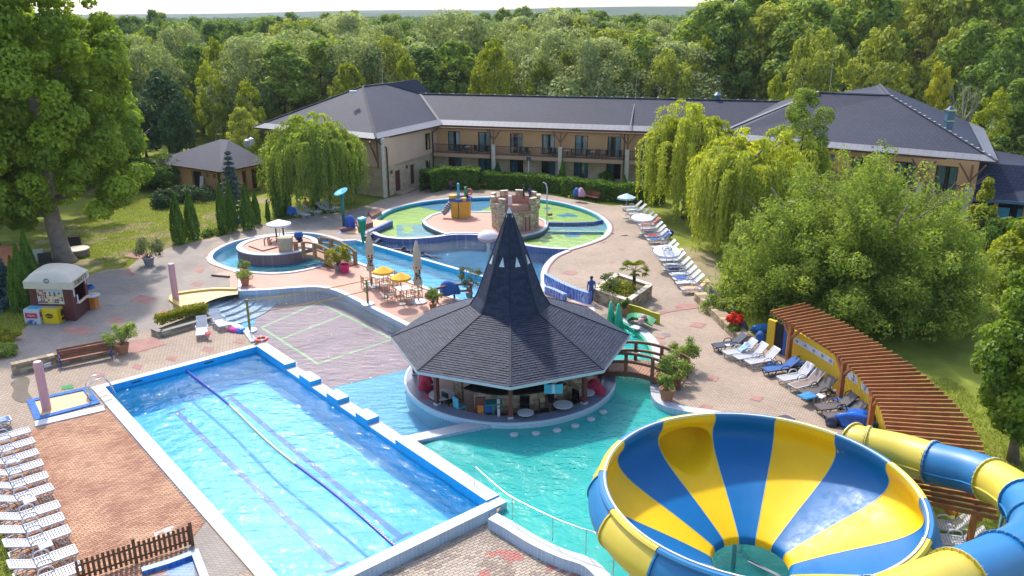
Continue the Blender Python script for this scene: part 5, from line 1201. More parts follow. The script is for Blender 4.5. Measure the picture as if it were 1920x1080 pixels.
def tree_proto(name, leafm, barkm, h, R, z0, shape, ncl, cr, nleaf, lsize, seed, tr=.25, aspect=.6, up=.2, nl=6, flat=.9, jit=.75):
    """a tree with trunk and crown as parts, its base at the origin"""
    rng = random.Random(seed); t = thing(name, None, 'tree', (0, 0, 0))
    mb = MB(); limbs(mb, (0, 0, -.1), (0, 0, z0+(h-z0)*.75), tr, nl, R*.75, rng, max(.2, z0/h)); mb.build('trunk', barkm, t, smooth=True)
    cl = crown_clumps(rng, (0, 0, z0), R, h-z0, ncl, shape, cr)
    link('crown', clump_leaves('crown', cl, nleaf, lsize, seed, aspect, up, flat=flat, jit=jit), leafm, t); return t
# --- forest kinds
KIND = {}
for s in range(3): KIND['poplar%d' % s] = tree_proto('forest_tree', L_pop, m_barkd, 16, 4.2, 1.5, tall, 120, 1.0, 6500, .27, 100+s)
for s in range(3): KIND['silver%d' % s] = tree_proto('forest_tree', L_sil, m_barkd, 13, 6.4, .8, dome, 75, 1.75, 10000, .22, 110+s)
for s in range(2): KIND['dark%d' % s] = tree_proto('forest_tree', L_dark, m_barkd, 15, 5.0, .8, ov, 110, 1.15, 6500, .28, 120+s)
for s in range(2): KIND['yellow%d' % s] = tree_proto('forest_tree', L_yel, m_bark, 10, 4.4, 1.2, ov, 80, .9, 5600, .22, 130+s)
for s in range(2): KIND['light%d' % s] = tree_proto('forest_tree', L_oli, m_barkw, 13, 5.2, 1., dome, 110, 1.15, 7500, .25, 140+s)
KIND['column0'] = tree_proto('forest_tree', L_pop, m_barkd, 14, 1.7, .6, tall, 50, .8, 3000, .22, 150)
KIND['gold0'] = tree_proto('forest_tree', L_gld, m_bark, 8, 2.4, 3.5, dome, 26, .8, 2200, .2, 151)
KIND['birch0'] = tree_proto('forest_tree', L_yel, m_barkw, 12, 3.2, 1., tall, 50, .9, 4200, .2, 152, tr=.16)
KIND['pine0'] = tree_proto('forest_tree', L_pin, m_barkd, 9, 3.6, 2., ov, 50, 1.2, 4200, .26, 153)
PH = {'poplar': (16, 4.2), 'silver': (13, 6.4), 'dark': (15, 5.0), 'yellow': (10, 4.4), 'light': (13, 5.2), 'column': (14, 1.7), 'gold': (8, 2.4), 'birch': (12, 3.2), 'pine': (9, 3.6)}
NV = {'poplar': 3, 'silver': 3, 'dark': 2, 'yellow': 2, 'light': 2}
USED = set(); tr_rng = random.Random(5)
def plant(kind, x, y, h, w, label, group=None, rz=None):
    v = kind+str(tr_rng.randrange(NV.get(kind, 1))); H0, R0 = PH[kind]; src = KIND[v]; sc = (w/2/R0, w/2/R0, h/H0)
    rz = tr_rng.uniform(0, 6.28) if rz is None else rz
    if v not in USED: USED.add(v); src.location = (x, y, -.06); src.rotation_euler = (0, 0, rz); src.scale = sc; src['label'] = label; o = src
    else: o = dup(src, (x, y, -.06), rz, label, None, sc)
    if 'group' in o.keys(): del o['group']
    if group: o['group'] = group
    return o
def by_pixel(kind, px, ptop, wpx, Y, label, group=None):
    """a tree whose top is seen at this pixel, standing at this distance"""
    g = GY(px, ptop, Y); d = Y*CP-(g.z-H)*SP
    return plant(kind, g.x, Y, max(3, g.z), wpx/FPX*d, label, group)
# individually recognisable trees behind the hotel and the lawn
for a in (('silver', 335, 56, 120, 150, 'broad silver green willow furthest left behind the dark pines'), ('silver', 560, 62, 165, 132, 'large puffy silver willow behind the left hip roof'),
          ('silver', 852, 30, 190, 150, 'biggest silver willow rising above the middle of the hotel roof'), ('silver', 455, 85, 90, 140, 'silver willow between the birch and the large puffy willow'),
          ('yellow', 650, 122, 90, 118, 'yellow green tree behind the apex of the left hip roof'), ('yellow', 760, 105, 70, 122, 'yellow green bush tree right of the lightning rod'), ('yellow', 1015, 118, 90, 124, 'bright yellow green tree behind the middle ridge, nearer the hip roof'), ('yellow', 1065, 100, 80, 128, 'brightest yellow green tree in front of the silver shrub'),
          ('silver', 1110, 78, 62, 145, 'small silvery tree behind the middle of the roof ridge'), ('light', 1190, 60, 120, 138, 'pale olive willow tree behind the right part of the long ridge'), ('light', 1255, 95, 90, 120, 'low pale willow right of the lightning rod on the long ridge'),
          ('poplar', 1330, 2, 150, 135, 'tall grey green poplar left of the right hip roof'), ('poplar', 1420, -26, 150, 138, 'tallest poplar rising over the right end of the long ridge'), ('light', 1535, 60, 130, 104, 'olive yellow tree left above the right hip roof'), ('light', 1655, 62, 130, 104, 'yellow olive tree with leaning stems above the right hip roof'),
          ('gold', 1770, 122, 50, 100, 'small golden crowned tree right of the right hip roof'), ('birch', 1872, 168, 70, 88, 'yellow green conical tree behind the end of the right wing'), ('dark', 1850, 110, 120, 118, 'dark tree behind the bare trunk at the right'),
          ('birch', 388, 118, 60, 118, 'pale green birch beside the pines on the left lawn'), ('column', 425, 104, 22, 128, 'slim columnar poplar right of the pale birch'), ('birch', 462, 150, 50, 112, 'drooping yellow green birch left of the hotel'), ('yellow', 345, 165, 60, 122, 'yellow green tree between the pines and the birch'),
          ('pine', 300, 140, 95, 112, 'broad dark pine at the back edge of the lawn'), ('pine', 262, 200, 70, 108, 'dark pine beside the large maple crown'), ('pine', 325, 195, 60, 106, 'dark pine above the left end of the low house roof'), ('dark', 690, 78, 70, 150, 'dark green tree between the two largest silver willows'), ('silver', 735, 48, 70, 160, 'silver willow just left of the biggest one'), ('yellow', 1460, 140, 70, 98, 'yellow green shrub tree at the foot of the olive tree'),
          ('dark', 520, 250, 70, 100, 'dark shrubby tree behind the weeping willow'), ('light', 450, 205, 60, 104, 'pale shrub tree behind the low house')):
    by_pixel(*a)
FG = {'poplar': ('green poplar in the forest behind the hotel', 'poplars of the forest'), 'dark': ('dark broadleaf tree in the forest behind the hotel', 'dark trees of the forest'), 'silver': ('grey green willow in the forest behind the hotel', 'willows of the forest'), 'light': ('pale green tree in the forest behind the hotel', 'pale trees of the forest'), 'yellow': ('yellowish tree in the forest behind the hotel', 'yellowish trees of the forest')}
def topline(px):      # how high the forest reaches in the photograph, by column
    return float(np.interp(px, [180, 240, 300, 400, 520, 620, 740, 850, 950, 1060, 1170, 1250, 1310, 1380, 1500, 1700, 1920, 2100], [30, 26, 14, 30, 24, 10, 16, 26, 10, 3, 12, 26, 6, -16, -30, -60, -90, -110]))
nf = 0
for row, (Y, stepx, base) in enumerate(((128, 62, 64), (146, 58, 62), (165, 52, 46), (188, 46, 40), (215, 40, 32), (245, 36, 22), (285, 30, 12))):
    px = 150+tr_rng.uniform(0, 30)
    while px < 2080:
        q = tr_rng.random(); rt = px > 1330
        off = base*(.9 if not rt else .55)
        top = topline(px)+max(0, off+tr_rng.uniform(-14, 16))
        if rt: k = 'poplar' if q < .45 else 'light' if q < .8 else 'dark'
        elif px < 520 and row > 3: k = 'dark' if q < .7 else 'poplar'
        else: k = 'poplar' if q < .34 else 'dark' if q < .54 else 'silver' if q < .82 else 'light' if q < .93 else 'yellow'
        if row > 4 and k in ('yellow', 'silver', 'light') : k = 'poplar'
        g = GY(px, top, Y); d = Y*CP-(g.z-H)*SP
        hh = g.z
        if 3 < hh and nf < 300:
            wd_ = {'poplar': 8.5, 'dark': 10.5, 'silver': 12.5, 'light': 10, 'yellow': 8}[k]*tr_rng.uniform(.8, 1.25)*(1.15 if row > 3 else 1)
            if rt: wd_ *= 1.25
            plant(k, g.x, Y+tr_rng.uniform(-6, 6), hh, wd_, *FG[k]); nf += 1
        px += stepx*tr_rng.uniform(.75, 1.25)
# trees that close the right side beyond the pavilion
for a in (('dark', 1905, 60, 150, 100), ('dark', 1960, 120, 160, 92), ('poplar', 1830, 40, 130, 112), ('dark', 2010, 180, 150, 84), ('dark', 1900, 200, 90, 92), ('light', 1800, 60, 110, 116), ('dark', 1880, 255, 90, 84), ('dark', 1955, 285, 90, 78)):
    by_pixel(*a, *FG['light' if a[0] == 'light' else a[0]])
for k_, o_ in KIND.items():
    if k_ not in USED:
        for c_ in list(o_.children): bpy.data.objects.remove(c_)
        bpy.data.objects.remove(o_)
# far wood as one mass
def far_wood():
    rng = np.random.default_rng(4); P = []; S = []; T = []
    for Y in np.arange(330, 1500, 26):
        n = int(1.75*Y/9.5*.8)
        xs = np.linspace(-.62*Y-30, .75*Y, n)+rng.uniform(-6, 6, n)
        for x in xs:
            px = 960+x/Y*FPX/CP*.97; hcap = H-(topline(px)-26+4+rng.uniform(0, 5))/FPX*Y*.98 if Y < 620 else 14
            hcap = min(hcap, 22)
            h = min(rng.uniform(11, 15.5), hcap+rng.uniform(-1, 1)); y = Y+rng.uniform(-12, 12); w = rng.uniform(3.6, 5.8); m = 36 if Y < 600 else 18; ct = rng.random()
            for _ in range(m):
                a = rng.uniform(0, 6.28); t = rng.random()**.8; r = w*math.sqrt(max(.05, 1-t**2.2)); P.append((x+cos(a)*r, y+sin(a)*r*.8, 2+(h-2)*t)); S.append(1.25 if Y < 600 else 1.9); T.append(.5*ct+.5*rng.random())
    P = np.array(P); Nn = rng.normal(size=P.shape)+np.array([0, -.5, .6]); return leaf_mesh('far_wood', P, Nn, np.array(S)[:, None], .75, np.array(T), rng)
o = link('far_wood', far_wood(), leafmat('far_wood_leaves', (.06, .12, .03), (.22, .31, .08), .3, 0)); o['kind'] = 'stuff'
# --- bare tree
g = GY(1800, 225, 98); t = thing('bare_tree', 'leafless grey tree with upswept branches right of the right hip roof', 'tree', (g.x, g.y, 0)); mb = MB(); rb = random.Random(3)
mb.tube([(0, 0, 0), (.1, 0, 3), (.3, 0, 5.5)], [.2, .16, .1], 7)
for k in range(16):
    a = rb.uniform(0, 6.28); z0 = rb.uniform(1.5, 5.5); L = rb.uniform(3, 6.4); p = Vector((.05*z0, 0, z0)); e = p+Vector((cos(a)*L*.35, sin(a)*L*.35, L*.9)); mb.tube([p, p.lerp(e, .5)+Vector((cos(a)*.3, 0, -.2)), e], [.07, .05, .015], 5)
    for s in (-1, 1): q = p.lerp(e, .6); mb.tube([q, q+Vector((cos(a+s)*L*.2, sin(a+s)*L*.2, L*.35))], [.035, .01], 4)
mb.build('branches', mat('bleached_wood', (.40, .34, .28), .9, .2, 2), t)
# --- the large maple at the left and its neighbour
def big_tree(name, label, x, y, h, R, z0, leafm, barkm, ncl, cr, nleaf, lsize, seed, tr, shape=ov, **kw):
    t = tree_proto(name, leafm, barkm, h, R, z0, shape, ncl, cr, nleaf, lsize, seed, tr, **kw); t.location = (x, y, -.06); t['label'] = label; return t
tg = G(122, 490)
t = thing('maple_tree', 'huge leafy tree with a thick pale trunk on the left lawn', 'tree', (tg.x, tg.y, -.06)); rng = random.Random(21)
mb = MB(); mb.tube([(0, 0, -.1), (-.1, 0, .6), (-.35, 0, 3), (-.5, .2, 7), (-.2, .1, 12), (-.6, 0, 18)], [.95, .68, .56, .5, .36, .12], 14)
for (z, a, L, up_) in ((3.6, 3.4, 4.2, 1.2), (4.8, .2, 5, 1.2), (6.2, 2.6, 4.5, 3), (7.5, 5.2, 4.5, 2), (8.5, .9, 5, 4), (10, 3.6, 4.6, 4), (11.5, .1, 4, 4.5), (12.5, 2.5, 4, 4), (5.2, 4.5, 4.6, .8)):
    p = Vector((-.4, .1, z)); e = p+Vector((cos(a)*L, sin(a)*L, up_)); mb.tube([p, p.lerp(e, .5)+Vector((0, 0, -.2)), e], [.26, .18, .06], 8)
    for s in (-.6, .6): q = p.lerp(e, .55); mb.tube([q, q+Vector((cos(a+s)*L*.5, sin(a+s)*L*.5, up_*.5+.4))], [.12, .03], 6)
mb.build('trunk', m_barkb, t, smooth=True)
cl = crown_clumps(rng, (-.2, 0, 4.3), 6.6, 17.8, 300, lambda u: max(.25, (sin(pi*(.13+.80*u)))**.55), .92, .4)
cl += [(4.8, -.5, 5.0, 1.2, 1.2, .8), (5.6, -1, 5.9, 1.2, 1.2, .8), (4.0, -1.6, 4.3, 1., 1., .7), (-4.5, -2, 4.2, 1.5, 1.4, .9), (-2.8, -3, 4.2, 1.2, 1.2, .8), (6.2, .5, 6.6, 1.1, 1.1, .8)]
link('crown', clump_leaves('crown', cl, 95000, .135, 31, .8, .2, .6), L_map, t)
t = thing('maple_tree', 'dark leafy tree at the left frame edge beside the huge pale trunked tree', 'tree', (*G2(-5, 480), -.06)); rng = random.Random(22)
mb = MB(); limbs(mb, (0, 0, -.1), (0, 0, 14), .4, 8, 3.2, rng, .45); mb.build('trunk', m_bark, t, smooth=True)
cl = crown_clumps(rng, (0, 0, 2.6), 6.0, 16.5, 220, ov, .95, .4); link('crown', clump_leaves('crown', cl, 70000, .14, 32, .8, .2, .6), L_map, t)
b = big_tree('maple_tree', 'tall broadleaf tree behind the huge pale trunked tree', *G2(55, 420), 21, 6.5, 3, L_map, m_barkw, 130, 1.3, 22000, .22, 33, .4)
b = big_tree('maple_tree', 'shaded tree far back at the left edge of the lawn', *G2(-60, 395), 20, 6.5, 2.5, L_map, m_barkw, 120, 1.3, 16000, .24, 34, .4)
b = big_tree('maple_tree', 'bushy tree in the distance behind the left lawn trees', *G2(180, 350), 15, 6, 1.5, L_map, m_barkw, 110, 1.3, 15000, .24, 35, .35)
# --- weeping willows
def weeping(label, x, y, h, R, nlock, nstr, zb, leafm, seed, lean=(0, 0), dens=.17, leafl=.16):
    rng = np.random.default_rng(seed); rr = random.Random(seed); t = thing('weeping_willow', label, 'tree', (x, y, -.06))
    mb = MB(); mb.tube([(0, 0, -.1), (.1, 0, h*.25), (-.1, .1, h*.55)], [.5, .36, .28], 10)
    tops = []
    for k in range(9):
        a = k*2.4; L = R*rr.uniform(.35, .75); e = Vector((cos(a)*L, sin(a)*L, h*rr.uniform(.72, .95))); mb.tube([Vector((0, 0, h*.35)), e*.45+Vector((0, 0, h*.4)), e], [.2, .13, .04], 7); tops.append(e)
    mb.build('trunk', m_bark, t, smooth=True)
    P = []; Tn = []; Ti = []; Nm = []
    for k in range(nlock):
        a = rr.uniform(0, 2*pi); q = math.sqrt(rr.random()); r0 = R*.72*q; z0 = h*(1-.28*q**1.6)*rr.uniform(.82, 1.02)
        r1 = min(R*rr.uniform(.85, 1.05), r0+rr.uniform(.5, 1.6)); zend = zb+rr.uniform(0, 2.2)**1.3 if q > .45 else z0-rr.uniform(2, 4.5); zend = min(zend, z0-1.6)
        ct = rr.random(); w = rr.uniform(.25, .6)
        for s in range(nstr):
            aa = a+rr.gauss(0, w*.5)/max(1, r1); ro = r1+rr.gauss(0, w*.45); L = (z0-zend)*rr.uniform(.6, 1.03); m_ = max(5, int(L/dens)); u = np.linspace(0, 1, m_)
            arch = np.minimum(1, u*3.2); rad = r0+(ro-r0)*(1-(1-arch)**2); z = z0+.55*np.sin(np.pi*np.minimum(1, u*2.2))*(.6)-np.maximum(0, u-.12)*L/.88
            ph = rr.uniform(0, 6); x_ = rad*np.cos(aa)+.09*np.sin(u*7+ph)+lean[0]*(z/h); y_ = rad*np.sin(aa)+.09*np.cos(u*6+ph)+lean[1]*(z/h)
            pts = np.stack([x_, y_, z], 1)+rng.normal(0, .045, (m_, 3)); d = np.gradient(pts, axis=0) if m_ > 2 else np.tile([0, 0, -1.], (m_, 1))
            d = d/np.maximum(1e-6, np.linalg.norm(d, axis=1, keepdims=True))+rng.normal(0, .35, (m_, 3))
            P.append(pts); Tn.append(d); Ti.append(.55*ct+.3*rng.random(m_)+.25*(1-u)); Nm.append(np.stack([np.cos(aa)*np.ones(m_), np.sin(aa)*np.ones(m_), .4*np.ones(m_)], 1)+rng.normal(0, .5, (m_, 3)))
    P = np.concatenate(P); link('crown', leaf_mesh('crown', P, np.concatenate(Nm), leafl, .36, np.concatenate(Ti), rng, along=np.concatenate(Tn)), leafm, t); return t
weeping('weeping willow with a full green curtain beside the left wing of the hotel', *G2(592, 388), 8.6, 4.9, 120, 15, .5, L_wil2, 41)
weeping('yellow green weeping willow nearest the hotel facade on the right', *G2(1286, 408), 10.2, 4.4, 95, 15, .6, L_wil, 42)
weeping('yellow green weeping willow in front, trailing over the sun lounger row', *G2(1388, 470), 9.2, 4.4, 100, 16, .5, L_wil, 43)
weeping('yellow weeping willow squeezed between the poplar and the leafy tree', *G2(1470, 445), 9.0, 3.6, 50, 14, 2.0, L_wil, 44)
# --- big leafy shrub-trees at the right
t = thing('leafy_tree', 'massive light green leafy tree spreading over the pergola', 'tree', (20.4, 47.5, -.06)); rng = random.Random(51); mb = MB()
for dx, dy, a in ((0, 0, .3), (-1.2, .5, 2.8), (1.4, .4, .2), (.3, -.8, 5)): limbs(mb, (dx, dy, -.1), (dx*3+cos(a), dy*3+sin(a), 7.5), .26, 6, 3.6, rng, .25)
mb.build('trunk', m_bark, t, smooth=True)
cl = []
def plumes(c, R, hz, n, r0, r1, el0=-.05):
    for k in range(n):
        az, el = rng.uniform(0, 2*pi), math.asin(rng.uniform(el0, 1)); D = rng.uniform(.8, 1.04); tip = Vector((c[0]+cos(az)*cos(el)*R*D, c[1]+sin(az)*cos(el)*R*D, c[2]+(sin(el)*.92+.08)*hz*D)); o = Vector((c[0]*.8, c[1]*.8, c[2]*.6))
        for i in range(6):
            s = .5+.1*i; r = r0+(r1-r0)*i/5; q = o.lerp(tip, s)+Vector((rng.gauss(0, .18), rng.gauss(0, .18), .25*sin(s*3))); cl.append((*q, r*.85, r*.85, r*1.05))
plumes((.6, .3, 1.2), 8.0, 8.5, 150, 1.1, .55); plumes((-3.6, -.6, .4), 4.9, 6.4, 48, .9, .42); plumes((3.2, -2.6, .3), 4.7, 6.2, 44, .9, .42)
link('crown', clump_leaves('crown', cl, 220000, .092, 52, .5, .15, .55, flat=.8, jit=.8), L_ash, t)
b = big_tree('leafy_tree', 'light green shrubby tree hanging over the stone wall and stony path', 17.2, 50.5, 5.6, 3.4, .1, L_ash, m_bark, 70, .7, 34000, .09, 53, .15, dome, aspect=.5)
b = big_tree('poplar_tree', 'narrow young poplar rising in front of the right hip roof', *G2(1488, 440), 11.5, 2.2, 1.0, L_ash, m_bark, 60, .8, 26000, .10, 54, .2, tall)
b = big_tree('poplar_tree', 'bright green columnar tree at the right frame edge', *G2(1900, 862), 8.6, 1.7, 1.1, L_map, m_bark, 90, .6, 34000, .085, 55, .2, tall, aspect=.75)
b = big_tree('leafy_tree', 'low bright green bush tree at the right edge before the pavilion', *G2(1925, 560), 5.2, 2.6, .2, L_yel, m_bark, 50, .8, 14000, .12, 56, .15, dome)
b = big_tree('leafy_tree', 'round dark shrub before the open front of the pavilion', *G2(1895, 475), 2.6, 2.2, .1, L_hed, m_bark, 40, .7, 9000, .12, 57, .1, dome)
b = big_tree('leafy_tree', 'yellow tipped conifer shrub at the corner of the pavilion', *G2(1835, 455), 5.0, 1.6, .1, L_yhd, m_bark, 40, .6, 6000, .13, 58, .12, cone)
# --- arborvitae and other conifers
def arbor_mesh(h, r, n, seed, size=.15, tip=.06):
    rng = np.random.default_rng(seed); t = rng.random(n)**.8; a = rng.uniform(0, 6.283, n)
    prof = np.interp(t, [0, .08, .3, .6, .85, 1], [.72, .92, 1, .72, .32, tip])
    lump = 1+.09*np.sin(a*5+t*9+seed)+.07*np.sin(a*9-t*14+seed*2)
    R_ = r*prof*lump*(1-.22*rng.random(n)**2); P = np.stack([R_*np.cos(a), R_*np.sin(a), .05+h*t], 1)
    Nn = np.stack([np.cos(a), np.sin(a), .35*np.ones(n)], 1)+rng.normal(0, .45, (n, 3)); al = np.stack([.25*np.cos(a), .25*np.sin(a), np.ones(n)], 1)+rng.normal(0, .2, (n, 3))
    ti = .5*rng.random(n)+.3*(lump-.85)*3
    return leaf_mesh('foliage', P, Nn, size, .5, ti, rng, along=al)
def conifer(px, py, h, r, label, k, name='arborvitae', cat='conifer', leafm=None):
    g = G(px, py, -.06); t = thing(name, label, cat, (g.x, g.y, -.06), k*1.3)
    r *= .66
    me = arbor_mesh(h, r, int(2600+1700*r*h), k+60, .075); link('foliage', me, leafm or L_con, t); mb = MB(); mb.cyl((0, 0, -.05), (0, 0, h*.5), .1, .04, 7); mb.build('trunk', m_barkd, t); return t
for i, (px, py, h, r, lab) in enumerate(((337, 457, 4.2, .92, 'outermost arborvitae of the lawn edge pair, with a double tip'), (363, 449, 4.1, .88, 'full arborvitae right of the double tipped one'), (420, 437, 4.3, .72, 'slim arborvitae touching a twin, left one before the blue spruce'), (437, 433, 4.4, .74, 'slim arborvitae touching a twin, right one before the blue spruce'), (466, 431, 4.0, .9, 'arborvitae just right of the blue spruce'), (482, 420, 2.9, .6, 'rounded dark clipped conifer behind the slim arborvitaes'), (503, 413, 1.8, .3, 'smallest narrow conifer by the white umbrella'),
                                         (524, 406, 4.6, .85, 'tall arborvitae left of the weeping willow, front one'), (537, 402, 4.1, .8, 'tall arborvitae pressed against the weeping willow'), (52, 582, 4.3, .85, 'tall arborvitae right behind the kiosk'), (38, 585, 3.6, .7, 'slender arborvitae left behind the kiosk'), (66, 560, 4.6, .8, 'arborvitae leaning over the kiosk awning'))):
    conifer(px, py, h, r, lab, i)
conifer(1054, 356, 3.2, .62, 'pointed conifer breaking the hedge below the hotel columns', 20); conifer(933, 350, 2.6, .75, 'dark rounded conifer in the hedge near the castle', 21, leafm=L_pin); conifer(1170, 366, 2.0, .55, 'small conifer at the end of the hedge by the pale umbrella', 22)
def spruce(px, py, h, r, label, seed, leafm=L_spr):
    g = G(px, py, -.06); t = thing('spruce_tree', label, 'tree', (g.x, g.y, -.06)); rng = np.random.default_rng(seed); P = []; A = []
    for lv in np.linspace(.06, .97, 13):
        for k in range(9):
            a = k*.698+lv*11; R_ = r*(1-lv)**.85
            for s in np.linspace(.15, 1, 8):
                m = 7; P.append(np.stack([np.cos(a)*R_*s+rng.normal(0, .07, m), np.sin(a)*R_*s+rng.normal(0, .07, m), h*lv-.18*R_*s+rng.normal(0, .05, m)], 1)); A.append(np.tile([np.cos(a), np.sin(a), -.1], (m, 1))+rng.normal(0, .5, (m, 3)))
    P = np.concatenate(P); link('foliage', leaf_mesh('foliage', P, rng.normal(size=P.shape)+np.array([0, 0, .7]), .13, .35, rng.random(len(P)), rng, along=np.concatenate(A)), leafm, t)
    mb = MB(); mb.cyl((0, 0, -.05), (0, 0, h*.95), .12, .02, 7); mb.build('trunk', m_barkd, t)
spruce(440, 405, 6.0, 1.5, 'blue spruce behind the twin arborvitaes', 1); spruce(12, 575, 3.2, 1.6, 'low blue spruce at the left edge beside the red hut', 2)
# --- shrubs and hedges
def shrub(px, py, r, h, label, leafm, seed, n=2600, size=.09, name='shrub', cat='shrub', z=-.06, group=None):
    g = G(px, py, z); rng = random.Random(seed); t = thing(name, label, cat, (g.x, g.y, z), 0, group)
    cl = crown_clumps(rng, (0, 0, h*.08), r*.85, h*.7, 26, dome, r*.34); link('foliage', clump_leaves('foliage', cl, n, size, seed, .5, .3), leafm, t)
    mb = MB(); 
    for k in range(5): a = k*1.25; mb.tube([(0, 0, -.03), (cos(a)*r*.5, sin(a)*r*.5, h*.6)], [.05, .015], 5)
    mb.build('stems', m_barkd, t); return t
for a in ((222, 348, 3.2, 3.6, 'large dark hedge bush beside the maple crown', L_hed, 1, 9000, .13), (262, 352, 3.0, 3.3, 'dark bush between the two largest bushes of the lawn', L_hed, 2, 8000, .13), (322, 350, 3.2, 3.8, 'big round bright bush against the low house', L_hed, 3, 10000, .13), (291, 345, 1.2, 1.8, 'yellow green bush between the hedge bushes', L_yhd, 4, 2500, .1),
          (310, 386, 1.8, 1.6, 'dark spreading juniper on the lawn, outer one', L_pin, 5, 4200, .09), (345, 374, 1.9, 1.3, 'flat spreading juniper behind the pair of arborvitaes', L_pin, 6, 3600, .09), (378, 376, 2.0, 1.2, 'spreading juniper on the lawn before the low house terrace', L_pin, 7, 3600, .09), (400, 366, 1.3, 1.2, 'small grey green shrub near the blue spruce', L_olv, 8, 2200, .09), (398, 442, 1.0, .6, 'low green shrub between arborvitaes at the paving edge', L_hed, 9, 1500, .07),
          (461, 340, 1.3, 2.2, 'bright green shrub in front of the house door', L_pot, 10, 2600, .1), (492, 300, 1.5, 5.0, 'rounded small tree at the right end of the low house', L_hed, 11, 3600, .11), (492, 350, 1.8, 3.2, 'drooping light green shrub left of the willow', L_wil2, 12, 3200, .11), (10, 645, .9, 1.0, 'bright green bush at the left edge in front of the spruce', L_yhd, 13, 2600, .06), (3, 668, .8, .8, 'yellow green shrub at the paving edge far left', L_pot, 14, 2200, .06), (20, 548, 1.6, 1.2, 'spreading blue green juniper beside the red hut', L_spr, 15, 3000, .08),
          (1348, 588, 1.2, 1.2, 'shrub tips over the low stone wall', L_ash, 16, 2600, .08)):
    shrub(*a)
def hedge(pts, w, h, label, leafm, n, seed, size=.1, z=0., name='hedge', rnd=.12):
    rng = np.random.default_rng(seed); pa = resample([(p[0], p[1], 0) for p in pts], .25); k = rng.integers(0, len(pa)-1, n); f = rng.random(n)
    Pa = np.array([tuple(p) for p in pa]); b = Pa[k]*(1-f[:, None])+Pa[k+1]*f[:, None]; d = Pa[k+1]-Pa[k]; d /= np.linalg.norm(d, axis=1, keepdims=True); nn = np.stack([d[:, 1], -d[:, 0], 0*f], 1)
    s = rng.random(n); tot = 2*h+w; q = s*tot; off = np.where(q < h, -w/2, np.where(q < h+w, q-h-w/2, w/2)); zz = np.where(q < h, q, np.where(q < h+w, h, tot-q)); N0 = np.where((q < h)[:, None], -nn, np.where((q < h+w)[:, None], np.array([0, 0, 1.]), nn))
    wob = rnd*(np.sin(b[:, :1]*2.3)+np.sin(b[:, 1:2]*3.1+1)); P = b+nn*off[:, None]+np.stack([0*f, 0*f, zz], 1)+N0*wob*.6+rng.normal(0, .06, (n, 3)); P[:, 2] = np.maximum(.03, P[:, 2])
    t = thing(name, label, 'hedge', (Pa[0][0], Pa[0][1], z)); P[:, :2] -= Pa[0][:2]
    link('foliage', leaf_mesh('foliage', P, N0+rng.normal(0, .55, (n, 3)), size, .6, .6*rng.random(n)+.3*rng.random(n)*zz/h, rng), leafm, t)
    mb = MB(); 
    for i in range(0, len(pa), 4): x, y = pa[i].x-Pa[0][0], pa[i].y-Pa[0][1]; mb.cyl((x, y, 0), (x, y, h*.8), .03, .01, 4)
    mb.build('stems', m_barkd, t); return t
hedge([(-8.9, 84.6), (-7.3, 86.8), (-3.4, 86.2)], 1.7, 2.1, 'tall dense hedge at the inner corner of the hotel', L_hed, 9000, 71, .13); hedge([(-3., 87.4), (2.4, 85.4), (5.2, 83.8)], 1.5, 1.5, 'clipped hedge below the hotel windows behind the castle', L_hed, 7000, 72, .13)
hedge([(5.6, 83.2), (9.2, 80.6), (11.8, 79.2), (14.8, 78.6)], 1.7, 1.6, 'hedge behind the bench below the hotel facade', L_hed, 8000, 73, .13); shrub(843, 336, .5, 1.0, 'small bright yellow bush at the corner of the tall hedge', L_gld, 17, 1200, .1, z=0); shrub(1135, 350, 1.0, 1.9, 'rounded dark bush rising from the hedge by the open window', L_hed, 18, 2200, .11, z=0)
hd = gp([(297, 617), (340, 604), (388, 592)]); hedge(hd, .55, .5, 'low golden green hedge in the stone planter by two white loungers', L_yhd, 5200, 74, .05, .3)
# grass that can be made out near the edges
def grass(name, poly, n, seed, hgt=.08):
    rng = np.random.default_rng(seed); A = np.array([p[:2] for p in poly]); lo, hi = A.min(0), A.max(0); P = lo+(hi-lo)*rng.random((n, 2)); P = P[pip(P[:, 0], P[:, 1], poly)]; n = len(P)
    a = rng.uniform(0, 6.28, n); h = hgt*(.5+rng.random(n)); V = np.empty((n, 4, 3)); w = .018
    ln = rng.normal(0, .05, (n, 2)); V[:, 0] = np.stack([P[:, 0]-w*np.cos(a), P[:, 1]-w*np.sin(a), 0*a-.06], 1); V[:, 1] = np.stack([P[:, 0]+w*np.cos(a), P[:, 1]+w*np.sin(a), 0*a-.06], 1); V[:, 2] = np.stack([P[:, 0]+ln[:, 0]+.004, P[:, 1]+ln[:, 1], h-.06], 1); V[:, 3] = np.stack([P[:, 0]+ln[:, 0]-.004, P[:, 1]+ln[:, 1], h-.06], 1)
    me = bpy.data.meshes.new(name); me.vertices.add(n*4); me.vertices.foreach_set('co', V.reshape(-1).astype(np.float32)); me.loops.add(n*4); me.loops.foreach_set('vertex_index', np.arange(n*4, dtype=np.int32)); me.polygons.add(n); me.polygons.foreach_set('loop_start', np.arange(0, n*4, 4, dtype=np.int32))
    me.attributes.new('tint', 'FLOAT', 'FACE').data.foreach_set('value', rng.random(n).astype(np.float32)); me.update(); me.validate()
    o = link(name, me, L_gra); o['kind'] = 'stuff'
L_gra = leafmat('grass_blades', (.22, .27, .04), (.50, .52, .10), .3, 0)
